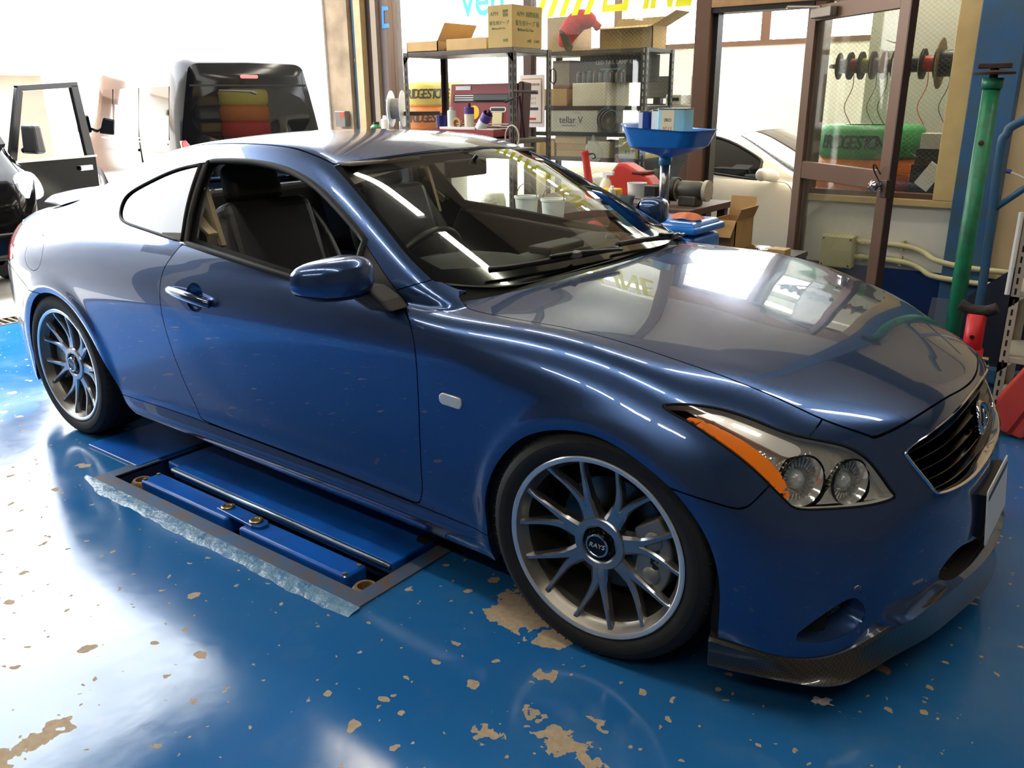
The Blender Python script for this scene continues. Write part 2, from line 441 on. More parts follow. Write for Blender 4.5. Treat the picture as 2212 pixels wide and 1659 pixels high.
def surf_yz(pts, f=None, off=0, x0=.2):
    f = f or f_body; P = np.array(pts, float); O = np.stack([np.full(len(P), x0), P[:, 0], P[:, 1]], 1); D = np.tile([1., 0, 0], (len(P), 1))
    R = root(f, O, D, 0, 1.0); return R+grad(f, R)*off

# ------------------------------------------------------------------ base surfaces
def base_side():
    xs = np.arange(-3.46, .66, .015); ph = np.radians(np.arange(-52, 90.1, .85)); X, Ph = np.meshgrid(xs, ph, indexing='ij')
    O = np.stack([X.ravel(), np.zeros(X.size), np.full(X.size, .6)], 1); D = np.stack([np.zeros(X.size), -np.cos(Ph.ravel()), np.sin(Ph.ravel())], 1)
    return root(f_body, O, D, 0, 1.4), grid_tris(len(xs), len(ph))
def base_top(x0, x1, w, f, z0, h=.016):
    xs = np.arange(x0, x1, h); ys = np.linspace(-w, w, int(2*w/h)+1); X, Y = np.meshgrid(xs, ys, indexing='ij')
    O = np.stack([X.ravel(), Y.ravel(), np.full(X.size, z0)], 1); D = np.tile([0, 0, 1.], (X.size, 1))
    return root(f, O, D, 0, 1.2), grid_tris(len(xs), len(ys))
def base_fan(ox, oz, a0, a1, e0, e1, da=.9, de=.9, f=None, sgn=1, tmax=1.6):
    az = np.radians(np.arange(a0, a1+.01, da)); el = np.radians(np.arange(e0, e1+.01, de)); A, E = np.meshgrid(az, el, indexing='ij'); A = A.ravel(); E = E.ravel()
    O = np.tile([ox, 0, oz], (A.size, 1)); D = np.stack([sgn*np.cos(A)*np.cos(E), np.sin(A)*np.cos(E), np.sin(E)], 1)
    return root(f or f_body, O, D, 0, tmax), grid_tris(len(az), len(el))

# ------------------------------------------------------------------ outlines of the panels (metres from the front axle)
HOOD = [(.714, 0), (.711, .08), (.699, .17), (.667, .335), (.632, .445), (.592, .522), (.50, .590), (.40, .634), (.29, .665), (.17, .686), (.04, .704), (-.17, .728), (-.345, .745), (-.49, .750), (-.565, .735), (-.602, .712),
        (-.56, .66), (-.505, .56), (-.452, .44), (-.428, .25), (-.42, 0), (-.42, -.2), (.714, -.2)]
WS = [(-.440, -.2), (-.440, 0), (-.450, .2), (-.487, .45), (-.555, .61), (-.672, .740), (-.78, .728), (-.90, .692), (-1.017, .655), (-1.16, .611), (-1.275, .574), (-1.240, .42), (-1.215, .25), (-1.203, .1), (-1.20, 0), (-1.20, -.2)]
COWL = [(-.405, -.2), (-.405, 0), (-.42, .3), (-.445, .45), (-.50, .57), (-.57, .68), (-.60, .715), (-.69, .742), (-.70, .741), (-.63, .645), (-.565, .455), (-.53, .2), (-.52, 0), (-.52, -.2)]
ROOF = [(-1.205, -.2), (-1.205, 0), (-1.22, .25), (-1.245, .42), (-1.283, .566), (-1.40, .556), (-1.544, .538), (-1.80, .532), (-2.12, .530), (-2.34, .515), (-2.36, .3), (-2.37, 0), (-2.37, -.2)]
BACKL = [(-2.385, -.2), (-2.385, 0), (-2.375, .3), (-2.36, .50), (-2.6, .56), (-2.85, .59), (-2.95, .58), (-3.02, .40), (-3.05, .2), (-3.06, 0), (-3.06, -.2)]
TRUNK = [(-3.075, -.2), (-3.075, 0), (-3.06, .25), (-3.03, .43), (-2.98, .60), (-3.15, .645), (-3.40, .66), (-3.60, .64), (-3.9, .62), (-3.9, -.2)]
DOOR = [(-1.893, .976), (-1.926, .938), (-1.962, .892), (-1.977, .850), (-1.985, .800), (-1.987, .738), (-1.983, .672), (-1.963, .560), (-1.914, .416), (-1.862, .300), (-1.835, .284), (-1.53, .280), (-1.24, .277), (-.93, .272), (-.70, .268), (-.655, .270), (-.648, .290),
        (-.636, .45), (-.620, .656), (-.624, .784), (-.655, .859), (-.712, .889), (-.73, .8915), (-.858, .899), (-1.072, .909), (-1.244, .926), (-1.568, .957), (-1.80, .975)]
SAIL = [(-.715, .8895), (-.775, .936), (-.87, .998), (-.965, 1.058), (-.962, 1.02), (-.945, .93), (-.93, .903), (-.858, .899)]
DWIN = [(-1.868, .982), (-1.568, .9585), (-1.244, .9275), (-1.072, .9105), (-.93, .904), (-.945, .93), (-.962, 1.02), (-.966, 1.062), (-1.031, 1.097), (-1.147, 1.150), (-1.286, 1.207), (-1.439, 1.247), (-1.597, 1.268), (-1.765, 1.275), (-1.95, 1.269), (-1.985, 1.262), (-1.945, 1.14)]
QWIN = [(-1.905, .984), (-1.985, 1.13), (-2.035, 1.255), (-2.20, 1.228), (-2.40, 1.158), (-2.485, 1.122), (-2.508, 1.085), (-2.47, 1.038), (-2.39, 1.016), (-2.2, 1.004), (-2.0, .991)]
FARCH = [(-.30, -.2), (-.33, .16), (-.355, .24), (-.373, .33), (-.365, .40), (-.325, .50), (-.24, .602), (-.15, .653), (-.06, .674), (.014, .677), (.082, .660), (.151, .629), (.226, .585), (.285, .525), (.333, .450), (.360, .36), (.368, .25), (.368, -.2)]
RARCH = [(-3.20, -.2), (-3.20, .335), (-3.172, .45), (-3.118, .540), (-3.05, .615), (-2.962, .667), (-2.85, .688), (-2.75, .678), (-2.664, .645), (-2.60, .588), (-2.53, .50), (-2.468, .402), (-2.425, .320), (-2.39, .268), (-2.34, .235), (-2.25, .20), (-2.2, .1), (-2.2, -.2)]
BUMP = [(.225, .583), (.304, .568), (.372, .550), (.398, .552), (.427, .600), (.45, .65), (.472, .700), (.486, .731), (.49, .95), (1.3, .95), (1.3, -.3), (.10, -.3), (.10, .45)]
HL = [(.158, .766), (.170, .7705), (.206, .7725), (.257, .768), (.298, .760), (.352, .744), (.41, .720), (.448, .706), (.474, .698), (.503, .689), (.538, .677), (.567, .661), (.596, .636), (.624, .600), (.651, .560), (.663, .545), (.656, .538), (.619, .535), (.555, .541), (.489, .546), (.464, .572), (.403, .631), (.349, .672), (.285, .709), (.229, .737), (.181, .755)]
AMB = [(.206, .752), (.240, .749), (.302, .727), (.371, .694), (.438, .642), (.476, .583), (.474, .566), (.455, .585), (.403, .637), (.348, .678), (.285, .715)]
GRL = [(-.2, .705), (0, .705), (.10, .703), (.222, .694), (.328, .680), (.413, .660), (.470, .641), (.468, .628), (.445, .580), (.412, .526), (.395, .518), (.311, .511), (.194, .504), (.10, .501), (0, .500), (-.2, .500)]
FOG = [(.525, .222), (.545, .247), (.579, .283), (.612, .313), (.632, .318), (.650, .295), (.658, .262), (.648, .232), (.604, .208), (.555, .208)]
INTAKE = [(-.2, .30), (0, .300), (.13, .300), (.27, .337), (.335, .326), (.388, .295), (.378, .262), (.27, .262), (.13, .262), (0, .262), (-.2, .262)]
DRL = [(-1.84, .28)]
SILLZ = Spl([-2.4, -1.9, -1.55, -1.08, -.67, -.3], [.222, .206, .188, .165, .166, .182])

def make_coupe():
    paint = car_paint()
    glassw = glass_mat('windshield_glass', (.80, .84, .78), 1.52); glassd = glass_mat('dark_privacy_glass', (.30, .32, .33), 1.55)
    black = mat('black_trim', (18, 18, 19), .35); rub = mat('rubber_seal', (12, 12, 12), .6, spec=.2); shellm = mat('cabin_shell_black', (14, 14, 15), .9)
    chrome = mat('chrome', (225, 225, 228), .06, 1); dchrome = mat('smoked_chrome', (62, 62, 66), .12, 1); frit = mat('black_ceramic', (6, 6, 7), .08)
    car = empty('coupe', (0, 0, 0), 0, 'metallic blue two-door sports coupe parked over the floor lift', 'car')
    sd = base_side(); P = {k: chaikin(v, 2, h) for k, v, h in (
        ('hood', HOOD, (5, 15, 21, 22)), ('ws', WS, (0, 5, 10, 15)), ('cowl', COWL, (0, 7, 8, 13)), ('roof', ROOF, (0, 4, 9, 12)), ('back', BACKL, (0, 15)), ('trunk', TRUNK, (0, 8, 9)), ('door', DOOR, (0, 21)),
        ('sail', SAIL, (0, 3, 6, 7)), ('dwin', DWIN, (0, 4, 7, 15)), ('qwin', QWIN, (0, 2)), ('fa', FARCH, (0, 17)), ('ra', RARCH, (0, 17)), ('bump', BUMP, (0, 4, 8, 9, 10, 11, 12)), ('hl', HL, ()), ('amb', AMB, ()), ('grl', GRL, (0, 15)), ('fog', FOG, ()), ('int', INTAKE, (0, 10)))}
    low = lambda V: V[:, 2]-SILLZ(V[:, 0])
    skirt = lambda V: V[:, 2]-np.interp(V[:, 0], [-2.4, -1.9, -1.835, -1.24, -.66, -.3], [.285, .284, .2805, .2735, .2650, .262])
    pin = lambda d: (lambda V: V[:, 0]-d)
    apb = lambda V: (V[:, 2]-.936)-(V[:, 0]+.775)*.345        # shut line at the foot of the windscreen pillar (above it: pillar)
    wsS = XY(P['ws']); hoodS = XY(P['hood']); roofS = XY(P['roof']); backS = XY(P['back']); trS = XY(P['trunk']); doorS = XZ(P['door']); sailS = XZ(P['sail']); dwS = XZ(P['dwin']); qwS = XZ(P['qwin'])
    faS = XZ(P['fa']); raS = XZ(P['ra']); buS = XZ(P['bump']); hlS = XZ(P['hl']); cowS = XY(P['cowl'])
    pilS = XZ([(-1.866, .979), (-1.912, .979), (-1.990, 1.128), (-2.042, 1.258), (-1.978, 1.266), (-1.938, 1.14)])
    seam = lambda V: V[:, 0]+2.03-.35*(V[:, 2]-1.265)          # seam across the roof rail above the rear quarter window
    rbz = lambda V: V[:, 2]-np.interp(V[:, 0], [-3.9, -3.35, -3.22, -3.05, -2.9], [.80, .78, .745, .672, .668])
    tailS = XZ([(-3.9, .95), (-3.36, .935), (-3.30, .90), (-3.215, .80), (-3.30, .775), (-3.9, .76)])
    fuelf = lambda V: np.hypot((V[:, 0]+2.985)/1.0, (V[:, 2]-.846)*1.15)-.088
    # --- centre panels
    hb = base_top(-.62, .76, .78, f_low, .3)
    panel('hood', hb, [(hoodS, 1, GAP)], paint, car, f_low)
    rb = base_top(-2.45, -1.15, .62, f_cab, .9)
    panel('roof', rb, [(roofS, 1, .004)], paint, car, f_cab)
    wb = base_top(-1.32, -.38, .80, f_cab, .5)
    ws = panel('windshield', wb, [(wsS, 1, .002)], glassw, car, f_cab, flange=0, off=-.003)
    panel('frit_band', wb, [(wsS, 1, .002), (lambda V: wsS(V)+np.interp(V[:, 0], [-1.3, -1.15, -.80, -.62], [.022, .016, .02, .085]), -1, 0)], frit, ws, f_cab, flange=0, off=-.005)
    cb = base_top(-.75, -.36, .80, f_low, .3)
    panel('cowl_panel', cb, [(cowS, 1, -.01)], black, car, f_low, off=-.012, flange=.05)
    bb = base_top(-3.12, -2.30, .72, f_body, .8)
    panel('rear_window', bb, [(backS, 1, .004)], glassd, car, f_body, flange=0, off=-.003)
    tb = base_top(-3.78, -2.90, .74, f_body, .5)
    panel('trunk_lid', tb, [(trS, 1, GAP), (pin(-3.745), -1, 0)], paint, car, f_body)
    tlb = base_fan(-3.0, .6, -75, 75, -10, 35, 1.6, 1.6, f=f_body, sgn=-1)
    # --- both flanks
    for mir in (False, True):
        k = dict(mirror=mir)
        panel('door', sd, [(doorS, 1, GAP), (lambda V: hdl_sd(V), -1, 0)], paint, car, f_body, **k)
        panel('fender', sd, [(pin(-.82), -1, 0), (doorS, -1, GAP), (sailS, -1, .002), (apb, 1, .002), (cowS, -1, -.008), (wsS, -1, 0), (hoodS, -1, GAP), (faS, -1, 0), (buS, -1, GAP), (hlS, -1, GAP), (skirt, -1, .0015), (lambda V: np.where(V[:, 0] < -.45, np.abs(V[:, 1])-.69, .1), -1, 0)], paint, car, f_body, **k)
        panel('side_skirt', sd, [(skirt, 1, .0015), (low, -1, 0), (raS, -1, 0), (faS, -1, 0), (pin(-2.62), -1, 0), (pin(.1), 1, 0)], paint, car, f_body, flange=.03, **k)
        panel('roof_rail', sd, [(apb, -1, .0015), (pin(-.55), 1, 0), (wsS, -1, .001), (cowS, -1, -.02), (roofS, -1, .003), (backS, -1, .004), (dwS, -1, 0), (pilS, -1, 0), (sailS, -1, .0015), (qwS, -1, 0), (seam, -1, .0012), (doorS, -1, GAP), (lambda V: V[:, 2]-.93, -1, 0)], paint, car, f_body, **k)
        panel('quarter_panel', sd, [(pin(-1.80), 1, 0), (lambda V: np.maximum(seam(V), V[:, 2]-1.30*0-1.6), 1, .0012) if False else (lambda V: np.where(V[:, 2] > 1.0, seam(V), -.05), 1, .0012), (roofS, -1, .003), (backS, -1, .004), (trS, -1, GAP), (qwS, -1, 0), (dwS, -1, 0), (pilS, -1, 0), (doorS, -1, GAP), (raS, -1, 0), (skirt, -1, .0015), (lambda V: np.where(V[:, 0] < -2.88, rbz(V), .05), -1, GAP), (tailS, -1, GAP), (fuelf, -1, .0015), (pin(-3.44), -1, 0)], paint, car, f_body, **k)
        panel('fuel_flap', sd, [(fuelf, 1, .0015)], paint, car, f_body, **k) if not mir else None
        qg = panel('quarter_window', sd, [(qwS, 1, .004)], glassd, car, f_body, flange=0, off=-.004, **k)
        panel('sail_panel', sd, [(sailS, 1, .001)], mat('sail_plastic', (26, 25, 25), .55, spec=.3), car, f_body, **k)
        sg = -1 if not mir else 1
        # rubber seals and bright belt line
        for nm, poly, r in (('window_seal', P['qwin'], .007), ('window_seal', P['dwin'], .013)):
            c3 = surf_xz(poly, off=-.002, side=sg); b = MB(); b.tube(c3.tolist(), r, 6, closed=True); b.build(nm, rub, car, smooth=True)
        bl = [(-1.90, .979), (-1.80, .9765), (-1.568, .958), (-1.244, .927), (-1.072, .910), (-.93, .9025), (-.86, .8995)]
        b = MB(); b.tube(surf_xz([tuple(p)[:2] for p in bez([(x, z, 0) for x, z in bl], 4)], off=.003, side=sg).tolist(), .006, 6, flat=.9); b.build('belt_moulding', mat('satin_silver', (150, 150, 155), .25, 1), car, smooth=True)
        pass
        panel('pillar_cover', sd, [(pilS, 1, 0)], mat('pillar_black', (24, 22, 21), .65, spec=.15), car, f_body, off=-.004, **k)
        # headlamp
        make_headlamp(car, sd, P, hlS, mir)
        tl = panel('tail_lamp', tlb, [(tailS, 1, GAP), (lambda V: V[:, 1]*(-1 if mir else 1)+.45, 1, 0), (pin(-3.0), 1, 0)], mat('red_lens', (190, 20, 25), .12, coat=1), car, f_body)
    # --- front bumper, lip, grille
    fb = base_fan(.10, .46, -104, 104, -42, 46, 1.0, 1.0, f_body)
    lipz = Spl([-.2, .36, .444, .521, .586, .641, .702, .759, .807, .86], [.196, .196, .180, .168, .166, .180, .222, .250, .257, .258])
    bu = panel('front_bumper', fb, [(buS, 1, GAP), (hoodS, -1, GAP), (hlS, -1, GAP), (YZ(P['grl']), -1, .001), (faS, -1, 0), (lambda V: V[:, 2]-lipz(V[:, 0])+.006, -1, 0), (XZ(P['fog']), -1, 0), (YZ(P['int']), -1, 0)], paint, car, f_body, flange=.018)
    inn = lambda x, s, z: f_body(x, s, z)+.045
    fi = base_fan(.10, .46, -104, 104, -42, 46, 1.6, 1.6, inn)
    mesh_m = mesh_mat()
    panel('lower_intake_mesh', fi, [(YZ(P['int']), 1, -.02), (pin(.5), -1, 0)], mesh_m, bu, inn, flange=0)
    for mir in (False, True):
        sg = 1 if mir else -1
        make_fog(bu, P, paint, mesh_m, sg)
    make_grille(car, P, chrome, dchrome)
    make_lip(car)
    # --- rear bumper
    rf = base_fan(-3.0, .6, -104, 104, -34, 40, 1.2, 1.2, f_body, sgn=-1)
    panel('rear_bumper', rf, [(lambda V: np.where(V[:, 0] < -2.88, rbz(V), .05), 1, GAP), (raS, -1, 0), (lambda V: V[:, 2]-.20, -1, 0), (tailS, -1, GAP), (trS, -1, GAP)], paint, car, f_body)
    panel('rear_panel', rf, [(lambda V: rbz(V), -1, GAP), (tailS, -1, GAP), (trS, -1, GAP), (pin(-3.40), 1, 0)], paint, car, f_body)
    make_spoiler(car, paint)
    # --- black shell added to darken every gap; headliner, floor
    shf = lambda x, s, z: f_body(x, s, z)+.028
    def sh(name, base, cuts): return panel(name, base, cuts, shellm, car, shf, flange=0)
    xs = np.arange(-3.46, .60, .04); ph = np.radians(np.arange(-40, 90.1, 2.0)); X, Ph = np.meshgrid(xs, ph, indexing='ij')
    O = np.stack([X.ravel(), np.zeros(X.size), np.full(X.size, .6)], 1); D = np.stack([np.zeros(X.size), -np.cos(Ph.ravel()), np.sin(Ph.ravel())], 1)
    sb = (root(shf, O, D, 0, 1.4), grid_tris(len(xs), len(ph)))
    big = lambda fn, g: (lambda V: fn(V)+g)
    for mir in (False, True):
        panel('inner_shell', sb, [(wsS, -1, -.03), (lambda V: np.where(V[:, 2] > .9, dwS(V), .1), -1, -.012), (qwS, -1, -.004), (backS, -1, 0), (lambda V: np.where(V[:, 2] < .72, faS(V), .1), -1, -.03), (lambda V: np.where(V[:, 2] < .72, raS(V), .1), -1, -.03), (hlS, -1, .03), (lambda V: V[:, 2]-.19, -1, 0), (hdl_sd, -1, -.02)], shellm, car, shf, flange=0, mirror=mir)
    b = MB(); b.bb(-3.10, -.42, -.78, .78, .20, .24); b.bb(-3.45, -3.10, -.60, .60, .20, .24); b.bb(.40, .62, -.55, .55, .17, .20); b.bb(-.42, .42, -.62, .62, .22, .26); b.build('floor_pan', shellm, car)
    b = MB()
    for ax in (0, -2.85):
        for sg in (-1, 1):
            b = MB(); b.lathe([(.0, .60*sg), (.375, .60*sg), (.375, (.80 if ax == 0 else .84)*sg)], 40, 'y', (ax, 0, .335), 0.0, PI); b.build('wheel_well_liner', mat('liner_black', (10, 10, 10), .95), car, auto=40)
    make_wheels(car); make_mirror(car, paint); make_handle(car, paint); make_small(car, chrome); make_interior(car); make_wipers(car)
    return car
def hdl_sd(V): return np.where(np.abs(V[:, 1]) > .5, np.hypot((V[:, 0]+1.762)/1.0, (V[:, 2]-.797)/1.0)-.055, .5)

def car_paint():
    m = mat('blue_metallic_paint', (58, 84, 128), .25, .8, 1.0, spec=.5, crough=.015)
    nt = m.node_tree; b = nt.nodes['Principled BSDF']; b.inputs['Coat IOR'].default_value = 1.55
    tc = nt.nodes.new('ShaderNodeTexCoord'); n = nt.nodes.new('ShaderNodeTexNoise'); n.inputs['Scale'].default_value = 3; n.inputs['Detail'].default_value = 1
    nt.links.new(tc.outputs['Object'], n.inputs['Vector']); mp = nt.nodes.new('ShaderNodeMapRange'); mp.inputs[3].default_value = .23; mp.inputs[4].default_value = .27
    nt.links.new(n.outputs['Fac'], mp.inputs[0]); nt.links.new(mp.outputs[0], b.inputs['Roughness'])
    return m
def mesh_mat():
    m = mat('honeycomb_mesh', (24, 24, 24), .5); nt = m.node_tree; tc = nt.nodes.new('ShaderNodeTexCoord'); v = nt.nodes.new('ShaderNodeTexVoronoi'); v.feature = 'DISTANCE_TO_EDGE'; v.inputs['Scale'].default_value = 90
    nt.links.new(tc.outputs['Object'], v.inputs['Vector']); mp = nt.nodes.new('ShaderNodeMapRange'); mp.inputs[1].default_value = .05; mp.inputs[2].default_value = .12
    nt.links.new(v.outputs[0], mp.inputs[0]); mx = nt.nodes.new('ShaderNodeMix'); mx.data_type = 'RGBA'; mx.inputs[6].default_value = srgb(95, 92, 80); mx.inputs[7].default_value = srgb(10, 10, 10)
    nt.links.new(mp.outputs[0], mx.inputs[0]); nt.links.new(mx.outputs[2], nt.nodes['Principled BSDF'].inputs['Base Color']); return m
def carbon_mat():
    m = mat('carbon_weave', (38, 37, 35), .3, 0, 1.0); nt = m.node_tree; tc = nt.nodes.new('ShaderNodeTexCoord'); ch = nt.nodes.new('ShaderNodeTexChecker'); ch.inputs['Scale'].default_value = 170
    mp = nt.nodes.new('ShaderNodeMapping'); mp.inputs['Rotation'].default_value = (.6, .5, .78); nt.links.new(tc.outputs['Object'], mp.inputs[0]); nt.links.new(mp.outputs[0], ch.inputs[0])
    ch.inputs[1].default_value = srgb(50, 46, 40); ch.inputs[2].default_value = srgb(22, 20, 18); nt.links.new(ch.outputs[0], nt.nodes['Principled BSDF'].inputs['Base Color']); return m

def make_headlamp(car, sd, P, hlS, mir):
    sg = 1 if mir else -1
    hl = empty('headlamp'); hl.parent = car
    clear = glass_mat('headlamp_lens', (.97, .97, .97), 1.5)
    V = sd
    panel('lens', V, [(hlS, 1, GAP), (lambda Q: Q[:, 0]-.1, -1, 0)], clear, hl, f_body, flange=0, off=-.001, mirror=mir)
    # deep chrome bowl following the lens outline
    lo = np.array(chaikin(P['hl'], 0)); L = surf_xz(lo, off=-.002, side=-1); N = grad(f_body, L)
    chrm = mat('lamp_chrome', (238, 238, 234), .14, .75); dark = mat('lamp_bezel', (196, 194, 188), .35, .2)
    c = L.mean(0); ax = np.array([.80, -.42, -.05]); ax /= np.linalg.norm(ax)
    def ring(k, d): return c+(L-c)*k-N*0-ax*d
    b = MB(); rings = [L, L-N*.010+(c-L)*.012, L-N*.036+(c-L)*.02]; n = len(L)
    for r in rings: b.v.extend((r*np.array([1, -sg, 1])).tolist())
    for a in range(2):
        for i in range(n): b.f.append([a*n+i, a*n+(i+1) % n, (a+1)*n+(i+1) % n, (a+1)*n+i])
    b.build('bezel', dark, hl, auto=50)
    # chrome reflector bed: offset copy of the lens surface, set back
    off = lambda x, s, z: f_body(x, s, z)+.034
    xs = np.arange(.10, .70, .012); ph = np.radians(np.arange(-20, 60, 1.0)); X, Ph = np.meshgrid(xs, ph, indexing='ij')
    O = np.stack([X.ravel(), np.zeros(X.size), np.full(X.size, .52)], 1); D = np.stack([np.zeros(X.size), -np.cos(Ph.ravel()), np.sin(Ph.ravel())], 1)
    bed = (root(off, O, D, 0, 1.2), grid_tris(len(xs), len(ph)))
    cc = np.array([.43, .65]); Psm = (np.array(P['hl'])-cc)*1.05+cc
    lamps = []
    for nm, (lx, lz), r in (('main_beam', (.500, .606), .064), ('low_beam', (.590, .590), .058)):
        p = surf_xz([(lx, lz)])[0]; nn = grad(f_body, p[None])[0]; a = nn*.55+np.array([.86, -.30, 0])*.45; a[2] *= .6; a /= np.linalg.norm(a); lamps.append((nm, p-nn*.030, a, r))
    def holes(V): return np.min([np.linalg.norm((V-c0)-((V-c0) @ a)[:, None]*a, axis=1)-r*.98 for nm, c0, a, r in lamps], 0)
    panel('reflector_bed', bed, [(XZ(Psm), 1, 0), (holes, -1, 0)], mat('lamp_facets', (226, 224, 216), .14, .65, bump=.9, bscale=28), hl, off, flange=0, mirror=mir)
    panel('amber_reflector', sd, [(XZ(P['amb']), 1, 0)], mat('amber_lens', (235, 120, 20), .25, coat=1, emit=(235, 120, 20), estr=.12), hl, f_body, off=-.008, flange=.012, mirror=mir)  # weak emission brightens the amber strip, which is no lamp
    # two round lamps with ribbed bowls
    for nm, c0, a, r in lamps:
        b = MB(); b.lathe([(r*1.02, .0), (r*.97, -.004), (r*.86, -.022), (r*.62, -.045), (r*.30, -.058), (.0, -.06)], 40, 'z'); o = b.build(nm, chrm, hl, auto=40)
        ax3 = Vector((a[0], a[1]*-sg, a[2])); o.matrix_local = Matrix.Translation((c0[0], c0[1]*-sg, c0[2])) @ ax3.to_track_quat('Z', 'Y').to_matrix().to_4x4()
        b = MB(); b.lathe([(.0, -.008), (r*.2, -.011), (r*.34, -.02), (r*.38, -.03), (r*.38, -.06)], 28, 'z'); b.build('projector_lens', mat('projector_glass', (205, 210, 205), .05, .2, 1), o, smooth=True)
        b = MB()
        for k in range(26):
            a = 2*PI*k/26; b.box((r*.74*math.cos(a), r*.74*math.sin(a), -.026), (.0035, r*.40, .014), rz=a+PI/2)
        b.build('ribs', chrm, o)['kind'] = 'stuff'
        b = MB(); b.lathe([(r*.98, .0), (r*1.02, .004), (r*1.07, .001), (r*1.05, -.005)], 40, 'z'); b.build('lamp_rim', mat('lamp_rim_dark', (46, 45, 43), .15, 1), o, smooth=True)
    pl = chaikin([(.225, .757), (.262, .762), (.33, .744), (.42, .708), (.480, .678), (.462, .655), (.40, .690), (.32, .727), (.26, .750)], 2)
    panel('position_lamp', sd, [(XZ(pl), 1, 0)], mat('frosted_lens', (240, 236, 226), .25, .2, .6), hl, f_body, off=-.014, flange=.012, mirror=mir)
    edge = L[:]*np.array([1, -sg, 1]); b = MB(); b.tube(edge.tolist(), .0035, 5, closed=True); b.build('lens_seal', mat('rubber_seal', (12, 12, 12), .6, spec=.2), hl, smooth=True)

def make_fog(bu, P, paint, mesh_m, sg):
    """scooped air duct: painted throat running in to a dark mesh"""
    F = np.array(P['fog']); L = surf_xz(F, side=sg); N = grad(f_body, L); c = L.mean(0); n = len(L); Nm = N.mean(0); sh = np.array([-.012, 0, .012])
    rings = [L, L-N*.008+(c-L)*.05, L*.80+c*.20-Nm*.028+sh*.4, L*.70+c*.30-Nm*.046+sh]
    b = MB()
    for r in rings: b.v.extend(r.tolist())
    for a in range(3):
        for i in range(n):
            f = [a*n+i, a*n+(i+1) % n, (a+1)*n+(i+1) % n, (a+1)*n+i]; b.f.append(f if sg < 0 else f[::-1])
    b.build('duct_scoop', paint, bu, smooth=True)
    b = MB(); b.v = rings[3].tolist()+[(c-Nm*.055+sh).tolist()]; b.f = [[i, (i+1) % n, n] for i in range(n)]; b.build('duct_mesh', mesh_m, bu)
def make_grille(car, P, chrome, dchrome):
    g = empty('grille'); g.parent = car
    half = [p for p in P['grl'] if p[0] >= 0]
    full = half+[(-s, z) for s, z in half[::-1]]
    L = surf_yz(full, off=.002); N = grad(f_body, L); n = len(L)
    b = MB(); cen = np.array([0, 0, .60]); d = L-np.array([.0, 0, .60]); d[:, 0] = 0; d /= np.maximum(np.linalg.norm(d, axis=1, keepdims=True), 1e-6)
    zc = L[:, 2]; w = np.where(np.abs(L[:, 1]) > .40, .010, .017)[:, None]
    rings = [L-N*.03, L+N*.004, L+N*.006-d*w*.5, L-d*w-N*.002, L-d*w-N*.05]
    for r in rings: b.v.extend(r.tolist())
    for a in range(4):
        for i in range(n): b.f.append([a*n+i, (a+1)*n+i, (a+1)*n+(i+1) % n, a*n+(i+1) % n])
    b.build('chrome_surround', chrome, g, smooth=True)
    # backing
    inn = lambda x, s, z: f_body(x, s, z)+.075
    fi = base_fan(.10, .46, -60, 60, -15, 40, 1.6, 1.6, inn)
    panel('grille_backing', fi, [(YZ(P['grl']), 1, -.03)], mat('grille_black', (5, 5, 5), .5), g, inn, flange=0)
    for k in range(5):
        t = (k+.5)/5; zz = .512+.182*t; b = MB(); path = []
        ymax = .405+.05*t
        ys = np.linspace(-ymax, ymax, 49)
        z = zz-.050*t*(ys/.46)**2+.008*(1-t)*(ys/.46)**2
        S = surf_yz(np.stack([ys, z], 1)); Nn = grad(f_body, S)
        top = S-Nn*.050+np.array([0, 0, .016]); tip = S-Nn*.012; lo = S-Nn*.018-np.array([0, 0, .006]); bk = S-Nn*.060-np.array([0, 0, .004])
        m = len(ys)
        for r in (top, tip, lo, bk): b.v.extend(r.tolist())
        for a in range(4):
            for i in range(m-1): b.f.append([a*m+i, a*m+i+1, ((a+1) % 4)*m+i+1, ((a+1) % 4)*m+i])
        b.build('slat', dchrome, g, smooth=False, bevel=.003)
    # round emblem of two nested bent ovals on the middle of the grille
    e = empty('emblem', (.752, 0, .612)); e.parent = g; e.rotation_euler = (0, math.radians(-16), 0)
    b = MB(); b.tube([(0.004*math.cos(2*t), .056*math.cos(t), .040*math.sin(t)) for t in np.linspace(0, 2*PI, 41)[:-1]], [.0075+.003*abs(math.sin(t)) for t in np.linspace(0, 2*PI, 41)[:-1]], 8, closed=True); b.build('emblem_ring', chrome, e, smooth=True)
    b = MB(); b.tube(bez([(.003, -.026, -.036), (.006, -.010, -.01), (.008, 0, .022), (.006, .010, -.01), (.003, .026, -.036)], 5), .004, 8); b.build('emblem_peak', chrome, e, smooth=True)
    b = MB(); b.lathe([(.0, .0), (.036, -.002), (.038, -.02)], 32, 'x'); b.build('emblem_plate', mat('black_trim', (18, 18, 19), .35), e, smooth=True)
